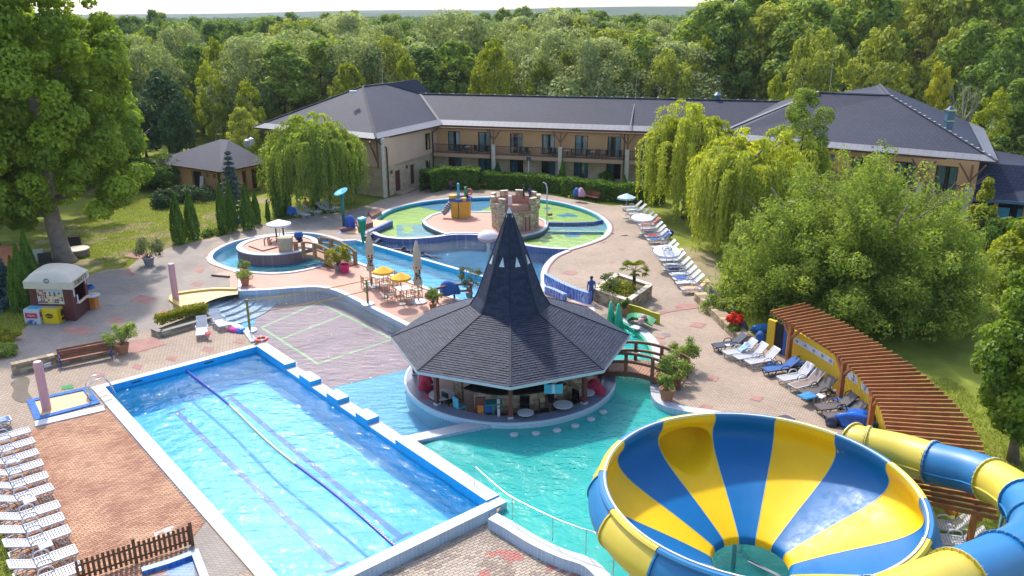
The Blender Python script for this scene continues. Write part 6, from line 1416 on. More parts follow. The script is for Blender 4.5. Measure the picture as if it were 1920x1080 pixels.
grass('grass', [G2(-40, 925), G2(-2, 945), G2(31, 1090), G2(-40, 1120)], 9000, 1); grass('grass', [(17.4, 38), (22, 38), (23, 24), (19, 16), (14.8, 20), (16.4, 26), (17.8, 31)], 45000, 2, .1); grass('grass', [tuple(G2(1330, 545)), tuple(G2(1420, 630)), (15.6, 43.5), (19, 44), (19, 52)], 16000, 3, .13); grass('grass', gp([(60, 605), (5, 640), (-40, 620), (-40, 560), (40, 570)]), 9000, 4, .12)
grass('grass', gp([(100, 470), (240, 500), (325, 462), (400, 440), (420, 400), (420, 365), (300, 362), (200, 380), (140, 410)]), 60000, 5, .08)
# ================================================================ loungers
def slats(mb, n, x0, x1, w, th, z=0., mi=0, zs=None):
    d = (x1-x0)/n
    for i in range(n): mb.box((x0+d*(i+.5), 0, z), (d*.72, w, th), mi=mi)
def lounger(label, m, mf=None, ang=28., padded=False, armr=True, legm=None):
    """a moulded sun lounger: foot end at +x, head end at -x, base at z=0"""
    t = thing('sun_lounger', label, 'sun lounger', (0, 0, 0)); mf = mf or m; h = .33; px = -.28; a = radians(ang); L = .78
    mb = MB()
    if padded: mb.box(((px+1.0)/2, 0, h), (1.0-px, .56, .045))
    else: slats(mb, 13, px+.02, .93, .52, .022, h); mb.box((.965, 0, h), (.05, .56, .03))
    mb.build('seat', m, t, bevel=.012 if padded else 0)
    mb = MB(); d = Vector((-cos(a), 0, sin(a))); o = Vector((px, 0, h))
    if padded:
        c = o+d*L/2; mb.box(c, (L, .56, .045), tilt=('Y', a))
    else:
        for i in range(9): mb.box(o+d*(L*(i+.5)/9.4), (L/9*.72, .50, .022), tilt=('Y', a))
        mb.box(o+d*(L-.02), (.07, .54, .03), tilt=('Y', a))
    mb.build('backrest', m, t, bevel=.012 if padded else 0)
    mb = MB()
    for s in (-1, 1):
        mb.beam((px, s*.29, h), (.97, s*.29, h), .05, .06); mb.beam(o+Vector((0, s*.27, 0)), o+d*L+Vector((0, s*.27, 0)), .05, .045)
    mb.beam((.97, -.3, h), (.97, .3, h), .05, .06); mb.beam(o+d*L*.55, Vector((px-.62, 0, .06)), .03, .03) if ang > 12 else None
    mb.build('frame', mf, t)
    for s in (-1, 1):
        if armr:
            mb = MB(); mb.tube(spline([(px+.0, s*.31, h-.02), (px+.06, s*.33, h+.16), (px+.22, s*.335, h+.21), (px+.42, s*.335, h+.17), (px+.52, s*.31, h-.02)], 4), .026, 6); mb.build('armrest', mf, t, smooth=True)
        mb = MB(); mb.tube(spline([(.94, s*.28, h), (.80, s*.29, .04), (.62, s*.29, .04), (.42, s*.28, h)], 4), .026, 6); mb.build('leg', mf, t, smooth=True)
        mb = MB(); mb.tube(spline([(px+.12, s*.28, h), (px-.02, s*.29, .04), (px-.22, s*.29, .04), (px-.36, s*.28, h-.02)], 4), .026, 6); mb.build('leg', mf, t, smooth=True)
        mb = MB(); mb.box((.70, s*.285, .17), (.02, .02, .28)); mb.build('leg_strut', mf, t)
    mb = MB(); mb.beam((px-.62, -.28, .06), (px-.62, .28, .06), .05, .06); mb.beam((px-.62, -.28, .06), (px-.2, -.28, .1), .04, .04); mb.beam((px-.62, .28, .06), (px-.2, .28, .1), .04, .04); mb.build('prop', mf, t)
    return t
m_navy = mat('navy_mesh_fabric', (.03, .04, .08), .7, .1, 6, .2, 80); m_taupe = mat('taupe_mesh_fabric', (.22, .165, .145), .75, .1, 6, .2, 80); m_grey = mat('charcoal_mesh_fabric', (.09, .08, .085), .75, .1, 6, .2, 80)
ORD = ['first', 'second', 'third', 'fourth', 'fifth', 'sixth', 'seventh', 'eighth', 'ninth', 'tenth', 'eleventh', 'twelfth', 'thirteenth', 'fourteenth', 'fifteenth', 'sixteenth', 'seventeenth', 'eighteenth', 'nineteenth', 'twentieth']
def place(src, used, g, rz, label, group):
    o = src if not used else dup(src)
    o.location = g; o.rotation_euler = (0, 0, rz); o['label'] = label; o['group'] = group; WT[o.name] = Vector(g); return o
Lw = lounger('white', m_plastic, ang=24); used = False
feet = [(56, 806), (64, 826), (71, 847), (80, 867), (89, 890), (99, 913), (111, 945), (119, 968), (130, 992), (143, 1029), (155, 1060), (169, 1096)]
rz0 = math.atan2(wd.y, wd.x)
for i, (px, py) in enumerate(feet):
    g = G(px, py, .33); c = g-Vector((cos(rz0), sin(rz0), 0))*.99; c.z = .015
    place(Lw, used, c, rz0+RND.uniform(-.02, .02), 'white slatted plastic lounger, %s of the brick terrace row counted from the footbath' % ORD[i], 'white loungers on the brick terrace'); used = True
def side_table(px, py, label, m=m_plastic, h=.4, w=.42):
    g = G(px, py, h); t = thing('side_table', label, 'table', (g.x, g.y, .01), rz0, 'small white side tables'); mb = MB(); mb.box((0, 0, h-.02), (w, w, .04)); mb.build('tabletop', m, t, bevel=.015)
    for a in (-1, 1):
        for b in (-1, 1): mb = MB(); mb.beam((a*w*.4, b*w*.4, h-.03), (a*w*.47, b*w*.47, 0), .045, .045); mb.build('leg', m, t)
side_table(55, 937, 'white side table between the sixth and seventh terrace lounger'); side_table(85, 1021, 'white side table between the ninth and tenth terrace lounger'); side_table(26, 864, 'white side table between the third and fourth terrace lounger'); side_table(1538, 742, 'small white stool table by the middle pergola post')
# grey lounger furthest up at the left edge
g = G(8, 788, .35); Lb = lounger('b', m_bluefab, m_plastic, 10, True); place(Lb, False, Vector((g.x-.6, g.y-.4, .01)), rz0, 'pale blue lounger lying flat at the left frame edge above the terrace row', 'loungers'); 
def flat_towel(name, label, c, rz, L, w, m, h=.02, ang=0., cat='towel'):
    mb = MB(); n = 8
    rr = random.Random(hash(label) % 999); V = []
    for j in range(5):
        for i in range(n+1): V.append((L*(i/n-.5), w*(j/4-.5)+rr.uniform(-.02, .02), .03*sin(i*1.9+j)*.5+rr.uniform(0, .012)))
    V = [Matrix.Rotation(rz, 3, 'Z') @ (Matrix.Rotation(ang, 3, 'Y') @ Vector(v)) for v in V]
    mb.add(V, [(j*(n+1)+i, j*(n+1)+i+1, (j+1)*(n+1)+i+1, (j+1)*(n+1)+i) for j in range(4) for i in range(n)])
    o = mb.build(name, m, smooth=True, loc=c); md = o.modifiers.new('t', 'SOLIDIFY'); md.thickness = .018; return tag(o, label, cat)
flat_towel('towel', 'grey blue striped towel on the flat lounger at the left edge', Vector((g.x-.4, g.y-.3, .40)), rz0, 1.2, .6, mat('grey_blue_towel', (.22, .30, .42), .85, .3, 7))
# two white loungers by the hedge planter
PAIR = []
for px, py, rz, lab in ((380, 627, -1.25, 'white lounger with a red towel, left one of the pair by the stone planter'), (412, 612, -.95, 'white lounger, right one of the pair by the stone planter')):
    PAIR.append((px, py, rz, lab))
flat_towel('towel', 'red towel lying on the left lounger by the planter', G(390, 625, .38), -1.2, .42, .3, m_redfab)
# row under the willows
L2 = lounger('w2', m_plastic, ang=42); used = False
for px, py, rz, lab in PAIR: place(L2, used, G(px, py, .0), rz, lab, 'pair of white loungers'); used = True
rowpx = [(1166, 388), (1174, 394), (1180, 401), (1187, 408), (1192, 414), (1197, 421), (1201, 428), (1206, 435), (1209, 442), (1214, 449), (1222, 463), (1227, 470), (1234, 481), (1238, 487), (1245, 497), (1250, 505), (1256, 514), (1262, 522), (1268, 530), (1277, 541)]
towm = {5: mat('white_red_towel', (.5, .12, .10), .85, .5, 5), 8: m_redfab, 9: m_bluefab, 12: mat('lemon_towel', (.70, .62, .10), .85, .1), 15: mat('navy_towel', (.04, .05, .22), .85, .2), 17: mat('royal_blue_towel', (.02, .10, .50), .85, .1), 1: mat('pale_blue_towel', (.35, .45, .65), .85, .2), 3: mat('striped_towel', (.45, .5, .6), .85, .6, 8), 11: mat('grey_towel', (.3, .3, .33), .85, .2), 16: mat('striped_towel', (.45, .5, .6)), 19: mat('peach_towel', (.75, .38, .22), .85, .15), 7: mat('grey_towel', (.3, .3, .33), .85, .2), 14: mat('pale_blue_towel', (.35, .45, .65), .85, .2), 18: mat('white_terry', (.65, .66, .70), .85, .1)}
for i, (px, py) in enumerate(rowpx):
    g = G(px, py, .33); rz = pi+.12+RND.uniform(-.06, .06); c = g+Vector((.98, .05, 0)); c.z = 0
    o = place(L2, used, c, rz, ('white lounger under %s, %s from the hotel in the willow row' % ('a towel' if i in towm else 'no towel', ORD[i])), 'white loungers along the east lawn'); used = True
    if i in towm:
        nm = ['', 'topmost pale blue', '', 'upper striped', '', 'white and red', '', 'upper grey', 'red', 'blue', '', 'mid-row grey', 'lemon yellow', '', 'lower pale blue', 'navy', 'lower striped', 'royal blue', 'white', 'peach'][i]
        flat_towel('towel', nm+' towel spread over a lounger of the long willow row', c+Vector((-.35, 0, .37)), rz, .9, .5, towm[i])
        if i in (5, 9, 12, 19): flat_towel('towel', nm+' towel hung over the raised back of a lounger in the willow row', c+Vector((.55, .06, .66)), rz, .62, .5, towm[i], ang=radians(42))
for i, (px, py, rz) in enumerate(((560, 407, .9), (578, 402, .55), (603, 397, .75), (615, 394, .7))):
    place(L2, True, G(px, py, 0)+Vector((.3, 0, 0)), -rz+.2, 'white lounger, %s from the left beneath the big weeping willow' % ORD[i], 'white loungers beneath the weeping willow')
soft('bag', 'bright blue bag on the leftmost lounger beneath the weeping willow', 'bag', G(547, 402, .4), (.4, .35, .5), m_bluefab, 11)
# loungers by the pergola
LP = {}
def plounger(px, py, rz, label, kind, grp='loungers beside the pergola'):
    spec = {'navy': (m_navy, m_navy, 38, True), 'white': (m_plastic, m_plastic, 45, False), 'blue': (m_bluefab, m_navy, 32, True), 'taupe': (m_taupe, m_plastic, 40, True), 'char': (m_grey, m_grey, 40, True)}[kind]
    if kind not in LP: LP[kind] = lounger(label, spec[0], spec[1], spec[2], spec[3]); o = LP[kind]; u = False
    else: o = LP[kind]; u = True
    return place(o, u, G(px, py, 0), rz, label, grp)
for a in ((1368, 655, 3.45, 'navy lounger standing furthest from the pergola at the end of the stone wall', 'navy'), (1388, 668, 3.45, 'white lounger with a blue patterned towel next to the navy one', 'white'), (1408, 676, 3.5, 'white lounger in the middle of the four by the stone wall', 'white'), (1430, 685, 3.5, 'white lounger nearest the first pergola post', 'white'),
          (1463, 700, 3.45, 'royal blue lounger pulled out in front of the first pergola post', 'blue'), (1492, 716, 3.5, 'white lounger between the royal blue and the taupe lounger', 'white'), (1512, 729, 3.6, 'taupe lounger with white arms before the second pergola post', 'taupe'), (1533, 742, 3.6, 'grey lounger with a blue towel foot beside the white stool', 'char'), (1567, 772, 3.35, 'charcoal lounger just past the second pergola post', 'char'), (1584, 789, 3.35, 'charcoal lounger nearest the slide bowl', 'char'),
          (1505, 690, 3.6, 'blue lounger standing against the yellow wall below the banner', 'blue'), (1540, 706, 3.5, 'dark blue lounger pushed to the wall behind the taupe one', 'blue'), (1598, 758, 3.5, 'blue lounger against the wall behind the second post', 'blue'), (1612, 772, 3.4, 'blue lounger at the wall just before the third post', 'blue')):
    plounger(*a)
flat_towel('towel', 'blue patterned white towel over the lounger back beside the navy lounger', G(1394, 652, .55), 3.4, .7, .5, mat('blue_white_towel', (.25, .38, .6), .85, .7, 6), ang=radians(40)); flat_towel('towel', 'white folded towel on the seat of the navy lounger', G(1366, 647, .40), 3.4, .3, .3, m_plastic)
flat_towel('towel', 'bright blue towel on the foot of the grey lounger by the stool', G(1515, 742, .42), 3.6, .8, .6, mat('cyan_towel', (.02, .20, .42), .85, .2, 5))
soft('inflatable_heap', 'heap of shiny blue inflatables at the last pergola post', 'inflatables', G(1605, 797, 0), (.9, .5, .45), mat('shiny_blue_vinyl', (.01, .12, .55), .1, .4, 3), 12); soft('bag', 'dark bag beside the shiny blue inflatables', 'bag', G(1560, 797, 0), (.3, .25, .3), m_navy, 13)
soft('folded_airbed', 'bright blue airbed lying on the dry grass by the yellow wall', 'airbed', G(1431, 622, 0), (.75, .3, .35), mat('blue_vinyl', (.02, .2, .6), .2, .2, 3), 14); soft('bucket', 'round blue tub on the dry grass by the yellow wall', 'tub', G(1425, 640, 0), (.28, .28, .4), m_bluefab, 15); soft('bag', 'dark checked bag at the end of the low stone wall', 'bag', G(1390, 625, 0), (.35, .3, .55), m_grey, 16); soft('bag', 'blue bag under the first pergola post', 'bag', G(1445, 690, .0), (.25, .2, .2), m_bluefab, 17)
mb = MB(); mb.lathe([(.0, .02), (.45, .02), (.42, .03), (0, .03)], 5, G(1473, 786)); tag(mb.build('floor_cover', m_navy), 'small dark drain cover on the paving behind the slide bowl', 'cover')
# ================================================================ parasols, tables, pots
def parasol_open(px, py, zt, r, label, m, cat='parasol', n=8, drop=.35, tilt=0., px_base=None):
    g = G(px, py, zt); t = thing('parasol', label, cat, (g.x, g.y, 0)); mb = MB(); P = [(0, 0, zt+drop*.5)]
    for k in range(n*2):
        a = pi*k/n; rr = r*(1 if k % 2 == 0 else .955); P.append((cos(a)*rr, sin(a)*rr, zt-drop*.5+tilt*sin(a)*rr))
    for k in range(n*2):
        a = pi*k/n; rr = r*(1 if k % 2 == 0 else .955); P.append((cos(a)*rr, sin(a)*rr, zt-drop*.5-.14+tilt*sin(a)*rr))
    q = n*2; F = [(0, 1+k, 1+(k+1) % q) for k in range(q)]+[(1+k, 1+q+k, 1+q+(k+1) % q, 1+(k+1) % q) for k in range(q)]; mb.add(P, F); mb.build('canopy', m, t)
    mb = MB(); mb.cyl((0, 0, 0), (0, 0, zt+drop*.5), .025, n=8); mb.build('pole', m_steel, t)
    mb = MB()
    for k in range(n): a = 2*pi*k/n; mb.beam((0, 0, zt+drop*.42), (cos(a)*r*.97, sin(a)*r*.97, zt-drop*.55+tilt*sin(a)*r), .018, .018)
    mb.build('ribs', m_steel, t)
    mb = MB(); mb.lathe([(0, 0), (.25, 0), (.25, .08), (.06, .1), (0, .1)], 14); mb.build('base', mat('concrete', (.4, .4, .4)), t); return t
m_yfab = mat('sunflower_fabric', (.78, .42, .02), .8, .06, 2); m_wfab = mat('white_canvas', (.72, .74, .80), .8, .06, 2)
parasol_open(718, 503, 2.0, .66, 'round yellow parasol nearer the canal on the pink deck', m_yfab); parasol_open(751, 515, 2.0, .66, 'round yellow parasol nearer the volleyball net on the pink deck', m_yfab)
parasol_open(522, 415, 2.0, .98, 'white parasol behind the round island with the lifeguard seat', m_wfab, n=10); parasol_open(1175, 366, 2.1, .82, 'pale blue parasol at the hotel end of the willow row', mat('pale_blue_canvas', (.45, .60, .72), .8)); parasol_open(1205, 404, 1.6, .95, 'white parasol among the loungers nearest the hotel', m_wfab, tilt=.1)
pw = parasol_open(1251, 466, 1.6, 1.0, 'white parasol with a dark ring emblem in the willow row', m_wfab, tilt=.18)
mb = MB(); mb.lathe([(.28, 0), (.36, 0)], 20); q = mb.build('emblem', m_navy, pw); q.location = (-.1, -.42, 1.705); q.rotation_euler = (.26, 0, 0)
lettering('emblem_lettering', 'GB', .26, (-.1, -.42, 1.72), (1, 0, 0), (0, .96, .26), m_navy, pw, world=False)
m_ecru = mat('ecru_canvas', (.55, .45, .32), .85, .1, 3, .2, 30)
def parasol_shut(px, py, h, label):
    g = G(px, py); t = thing('closed_parasol', label, 'parasol', (g.x, g.y, 0), .3); mb = MB(); n = 20; P = []; prof = [(.03, h), (.09, h-.12), (.20, h-.8), (.22, h*.55), (.14, h*.45), (.24, h*.36), (.22, h*.30), (.1, h*.29)]
    for j, (r, z) in enumerate(prof):
        for k in range(n): a = 2*pi*k/n; rr = r*(1+.22*(k % 2)*(1 if j > 1 else 0)); P.append((cos(a)*rr, sin(a)*rr, z))
    mb.add(P, [(i*n+k, (i+1)*n+k, (i+1)*n+(k+1) % n, i*n+(k+1) % n) for i in range(len(prof)-1) for k in range(n)]); mb.build('folded_canopy', m_ecru, t, smooth=30)
    mb = MB(); mb.cyl((0, 0, 0), (0, 0, h), .035); mb.build('pole', m_oldwood, t); mb = MB(); mb.lathe([(0, 0), (.55, 0), (.55, .1), (.3, .13), (0, .13)], 24); mb.build('base', mat('pale_base', (.5, .48, .48), .6), t, smooth=30)
    mb = MB()
    for z, w_ in ((.58, .30), (.53, .2), (.49, .34), (.45, .22), (.41, .3)): 
        for s in (-1, 0, 1):
            if RND.random() < .8: mb.box((s*.11+RND.uniform(-.02, .02), -.245+abs(s)*.04, h*z+RND.uniform(-.03, .03)), (.09, .03, RND.uniform(.06, .14)))
    mb.build('printed_lettering', mat('brown_print', (.06, .03, .02), .8), t)
parasol_shut(697, 538, 3.9, 'closed cream parasol with dark lettering at the left table set'); parasol_shut(785, 567, 4.1, 'closed cream parasol with dark lettering and a round base by the bar')
m_bamboo = mat('bamboo', (.40, .22, .11), .6, .2, 5); m_cush = mat('cream_cushion', (.68, .62, .52), .85, .08, 4)
def deck_set(px, py, k):
    g = G(px, py); t = thing('dining_table', ['square bamboo table of the left set under the yellow parasol', 'square bamboo table of the right set beside the closed parasol base'][k], 'table', g, .5, 'bamboo tables on the pink deck')
    mb = MB(); mb.box((0, 0, .72), (.9, .9, .04)); mb.build('tabletop', m_cush, t)
    for a in (-.38, .38):
        for b in (-.38, .38): mb = MB(); mb.cyl((a, b, 0), (a, b, .7), .03, n=6); mb.build('leg', m_bamboo, t)
    for i in range(4):
        an = .5+i*pi/2; c = g+Vector((cos(an)*.95, sin(an)*.95, 0)); ch = thing('bamboo_chair', 'bamboo chair with cream cushion, %s side of the %s table set on the pink deck' % (['east', 'north', 'west', 'south'][i], ['left', 'right'][k]), 'chair', c, an-pi/2, 'bamboo chairs on the pink deck')
        mb = MB(); mb.box((0, 0, .46), (.5, .5, .09)); mb.build('cushion', m_cush, ch, bevel=.02)
        for a in (-.26, .26):
            for b in (-.25, .25): mb = MB(); mb.cyl((a, b, 0), (a, b, .92 if b > 0 else .68), .025, n=6); mb.build('leg', m_bamboo, ch)
            mb = MB(); mb.beam((a, -.26, .66), (a, .26, .68), .04, .04); mb.beam((a, -.25, .08), (a, .25, .40), .025, .025); mb.beam((a, .25, .08), (a, -.25, .40), .025, .025); mb.build('armrest', m_bamboo, ch)
        mb = MB()
        for z in (.62, .76, .9): mb.beam((-.26, .25, z), (.26, .25, z), .03, .03)
        for x in (-.13, 0, .13): mb.beam((x, .25, .45), (x, .25, .9), .02, .02)
        mb.build('backrest', m_bamboo, ch)
deck_set(712, 537, 0); deck_set(757, 560, 1)
m_terra = mat('terracotta', (.42, .17, .09), .8, .12, 3); m_magenta = mat('magenta_plastic', (.62, .02, .14), .4, .05); m_greypot = mat('grey_pot', (.25, .24, .25), .7, .1, 3)
def potted(px, py, r, h, ph, pr, label, leafm=L_pot, potm=m_terra, seed=1, n=1500, size=.07, z=0., spread=1.0):
    g = G(px, py, z); t = thing('potted_plant', label, 'plant', g); rng = random.Random(seed)
    mb = MB(); mb.lathe([(0, 0), (pr*.72, 0), (pr, ph*.85), (pr*1.08, ph*.86), (pr*1.08, ph), (pr*.92, ph), (pr*.9, ph*.93), (0, ph*.93)], 18); mb.build('pot', potm, t, smooth=30)
    mb = MB()
    cl = []
    for k in range(16):
        a = rng.uniform(0, 6.28); q = math.sqrt(rng.random())*r*spread; zz = ph+(h-ph)*rng.uniform(.3, .95)*(1-.25*(q/r)**2); e = Vector((cos(a)*q, sin(a)*q, zz)); mb.tube([(0, 0, ph*.9), e*.5+Vector((0, 0, ph*.4)), e], [.02, .014, .005], 4); cl.append((*e, r*.36, r*.36, r*.36))
    mb.build('stems', m_bark, t); link('foliage', clump_leaves('foliage', cl, n, size, seed, .38, .3, .2), leafm, t); return t
potted(231, 662, .75, 1.75, .55, .35, 'bushy potted plant in a terracotta pot at the end of the red brown bench', L_pot, m_terra, 1, 1900); potted(280, 497, 1.0, 2.1, .6, .4, 'round potted oleander in a grey pot by the worn lawn path', L_olv, m_greypot, 2, 2600, .07)
potted(460, 535, .5, 1.05, .5, .3, 'potted plant nearer the tan deck on the pink deck corner', L_pot, m_terra, 3, 900, .06); potted(459, 516, .5, 1.1, .5, .28, 'potted plant standing on the round pool rim', L_pot, m_terra, 4, 900, .06)
potted(635, 508, .8, 2.0, .45, .32, 'large yellow green potted shrub at the foot of the weathered bridge', L_yhd, m_greypot, 5, 2000, .08); t = thing('flower_pot', 'empty magenta pot at the foot of the weathered bridge', 'pot', G(647, 511)); mb = MB(); mb.lathe([(0, 0), (.27, 0), (.37, .6), (.34, .6), (.26, .1), (0, .1)], 18); mb.build('pot', m_magenta, t, smooth=30); mb = MB(); mb.lathe([(.37, .55), (.41, .55), (.41, .62), (.34, .62)], 18); mb.build('pot_rim', m_magenta, t)
potted(1250, 750, .42, 1.35, .6, .36, 'potted shrub in the terracotta pot nearest the slide at the footbridge', L_pot, m_terra, 6, 1300, .06); potted(1262, 722, .85, 1.6, .4, .3, 'wide leafy potted shrub in the middle of the footbridge end', L_pot, m_terra, 7, 2600, .07); potted(1282, 693, .75, 1.6, .5, .34, 'potted shrub at the far side of the footbridge end', L_pot, m_greypot, 8, 2000, .07)
potted(1168, 592, .45, 1.0, .55, .34, 'potted plant between the green slide posts and the stone planter', L_hed, m_terra, 9, 1000, .07); potted(812, 578, .55, 1.3, .35, .25, 'light green potted plant on the pink deck beside the bar', L_pot, m_terra, 10, 1400, .07); potted(880, 557, .65, 2.3, .35, .25, 'tall airy potted bush behind the bar beside the canal', L_olv, m_greypot, 11, 1100, .07)
# ================================================================ posts, showers, net
m_pinkpost = mat('pink_paint', (.62, .32, .33), .55, .06, 2)
for px, py, lab in ((88, 768, 'thick pink shower column in the tan footbath'), (330, 562, 'thick pink shower column at the tan deck')):
    g = G(px, py); t = thing('shower_column', lab, 'column', g); mb = MB(); mb.lathe([(.2, 0), (.2, 2.35), (.17, 2.42)], 20); mb.build('shaft', m_pinkpost, t, smooth=40); mb = MB(); mb.lathe([(.17, 2.42), (.16, 2.45), (0, 2.46)], 20); mb.build('top_cap', mat('pale_pink_paint', (.72, .48, .48), .5), t)
m_olive = mat('olive_pipe', (.22, .20, .05), .5, .1)
n0, n1 = G(469, 622), G(690, 572)
for p, lab in ((n0, 'volleyball net post with a round white foot by the lap pool corner'), (n1, 'volleyball net post on the pink deck rim')):
    t = thing('net_post', lab, 'post', p); mb = MB(); mb.cyl((0, 0, 0), (0, 0, 2.0 if p is n0 else 1.7), .07, n=10); mb.build('shaft', m_olive, t, smooth=40)
    mb = MB(); mb.lathe([(0, 0), (.42, 0), (.42, .12), (.3, .16), (0, .16)], 20); mb.build('foot', m_plastic, t, smooth=30)
t = thing('volleyball_net', 'two yellow cords stretched across the mauve pool', 'net', n0)
for z in (1.95, 1.15):
    mb = MB(); a, b = n0+Vector((0, 0, z)), n1+Vector((0, 0, z*.85)); mb.tube([a.lerp(b, k/14)-Vector((0, 0, .25*4*(k/14)*(1-k/14)*.5)) for k in range(15)], .03, 5); mb.build('cord', mat('yellow_cord', (.72, .42, .04), .7, .2, 4), t, world=True)
def lathe_thing(name, label, cat, g, parts, group=None):
    t = thing(name, label, cat, g, 0, group)
    for nm, prof, m, n in parts: mb = MB(); mb.lathe(prof, n); mb.build(nm, m, t, smooth=40)
    return t
m_mush = mat('pale_pink_shell', (.72, .62, .62), .3, .06, 2)
g = G(915, 507, -.3); g = GY(915, 446, G(915, 500).y); lathe_thing('mushroom_shower', 'pink and white mushroom shower rising from the swimming pool', 'water feature', (g.x, g.y, -1.1), [('cap', [(0, 3.85), (.42, 3.77), (.68, 3.56), (.76, 3.35)], m_mush, 28), ('cap_band', [(.76, 3.35), (.71, 3.17), (.42, 3.0), (0, 2.97)], m_pinkpost, 28), ('stem', [(.12, 0), (.12, 3.0)], m_steel, 14)])
m_teal = mat('teal_paint', (.01, .18, .16), .4, .08); m_cyan = mat('cyan_shell', (.04, .42, .62), .35, .06)
g = G(645, 424); t = thing('flower_shower', 'tilted blue dish shower on a teal post beside the slide', 'water feature', g); mb = MB(); mb.tube([(0, 0, 0), (.02, 0, 2.9)], .13, 12); mb.build('post', m_teal, t, smooth=True); mb = MB(); mb.lathe([(0, -.05), (.5, .0), (.62, .15), (.5, .16), (0, .05)], 22); d = mb.build('dish', m_cyan, t, smooth=40); d.location = (0, -.05, 2.95); d.rotation_euler = (.25, -.35, 0)
m_green = mat('emerald_paint', (.01, .26, .09), .35, .08)
g = G(682, 468); lathe_thing('water_cone', 'green cone shaped water feature beside the cream parasol', 'water feature', (g.x, g.y, 0), [('cone', [(.06, .4), (.16, 1.2), (.33, 2.35)], m_green, 18), ('crown', [(.33, 2.35), (.38, 2.4), (.36, 2.55), (.24, 2.6), (0, 2.5)], m_cyan, 8), ('stem', [(.06, 0), (.06, .45)], m_steel, 10)])
for px, py in ((1146, 606), (1160, 610)):
    g = G(px, py); t = thing('slide_post', 'tapered green post, %s of the pair at the little water slide' % ('left' if px < 1150 else 'right'), 'post', g); mb = MB(); mb.tube([(0, 0, -.4), (-.02, 0, .6), (-.06, 0, 1.35)], [.34, .22, .07], 10); mb.build('shaft', m_greenwall, t, smooth=True); mb = MB(); mb.lathe([(.4, -.3), (.3, -.1)], 12); mb.build('collar', m_greenwall, t)
t = thing('dragon_slide', 'small green and yellow child slide with two pink balls', 'slide', G(1195, 612)); mb = MB()
sp = spline([tuple(G(1176, 603, .05)), tuple(G(1190, 600, .18)), tuple(G(1206, 604, .28)), tuple(G(1222, 612, .2))], 5); L_, R_ = offset([p[:2] for p in sp], .42), offset([p[:2] for p in sp], -.42)
for i in range(len(sp)-1):
    for a, b, za, zb in ((L_, sp, .3, .0), (sp, R_, .0, .3)): mb.quad((a[i][0], a[i][1], sp[i][2]+za), (a[i+1][0], a[i+1][1], sp[i+1][2]+za), (b[i+1][0], b[i+1][1], sp[i+1][2]+zb), (b[i][0], b[i][1], sp[i][2]+zb))
ob = mb.build('chute', m_green, t, world=True); ob.modifiers.new('s', 'SOLIDIFY').thickness = .05
mb = MB(); ribbon(mb, [G2(1178, 588), G2(1200, 594), G2(1222, 603), G2(1236, 607)], .06, -.06, .0, .62); mb.build('side_screen', mat('lime_yellow_paint', (.50, .46, .03), .5, .25, 1.2), t, world=True)
for px, py in ((1202, 602), (1207, 595)): mb = MB(); c = G(px, py, .55); mb.lathe([(0, -.2), (.14, -.14), (.2, 0), (.14, .14), (0, .2)], 14, c); mb.build('ball', m_pinkpost, t, world=True, smooth=True)
mb = MB(); mb.beam(G(1185, 612, .2), G(1200, 616, .2), .5, .06); mb.build('white_end', m_plastic, t, world=True)
# kids' wide slide at the left of the children's pool
t = thing('wide_slide', 'wide tan chute with blue kerbs running down from the children pool', 'slide', G(670, 428)); zt = .9
c0, c1, c2 = Vector((*G2(714, 417), .2)), Vector((*G2(680, 431), .12)), Vector((*G2(634, 448), -.2)); 
def chute(off0, off1, m, nm, lift=0.): 
    mb = MB(); pts = [c0, c1, c2]; A = offset([p[:2] for p in pts], off0); B = offset([p[:2] for p in pts], off1)
    for i in range(2): mb.add([(A[i][0], A[i][1], pts[i].z+lift), (A[i+1][0], A[i+1][1], pts[i+1].z+lift), (B[i+1][0], B[i+1][1], pts[i+1].z+lift), (B[i][0], B[i][1], pts[i].z+lift), (A[i][0], A[i][1], -.3), (A[i+1][0], A[i+1][1], -.3), (B[i+1][0], B[i+1][1], -.3), (B[i][0], B[i][1], -.3)], [(0, 1, 2, 3), (4, 5, 1, 0), (7, 6, 2, 3), (0, 3, 7, 4), (1, 2, 6, 5)])
    fix(mb.build(nm, m, t, world=True))
m_vio = mat('violet_blue_paint', (.09, .13, .42), .45, .12, 1)
chute(-.95, .95, m_tan, 'chute'); chute(.95, 1.25, m_vio, 'kerb', .08); chute(-1.25, -.95, m_vio, 'kerb', .08); chute(-1.9, -1.3, m_purple, 'lower_step', -.15)
mb = MB(); mb.prism(gp([(668, 423), (694, 417), (700, 428), (672, 437)]), 0, .55); mb.build('starting_block', m_maroon, t, world=True); mb = MB(); mb.prism(gp([(690, 404), (712, 397), (716, 404), (697, 414)]), 0, .4); mb.build('upper_step', m_maroon, t, world=True)
t = thing('blue_tunnel', 'small dark blue arched tunnel mouth beside the wide slide', 'tunnel', G(657, 430)); mb = MB(); mb.lathe([(.42, 0), (.42, .8), (.34, 1.05), (.18, 1.2), (0, 1.24)], 16); mb.build('arch', mat('cobalt_paint', (.02, .08, .42), .4), t, smooth=True); mb = MB(); mb.box((-.2, -.55, .14), (1.1, .5, .28), .35); mb.build('step', m_maroon, t)
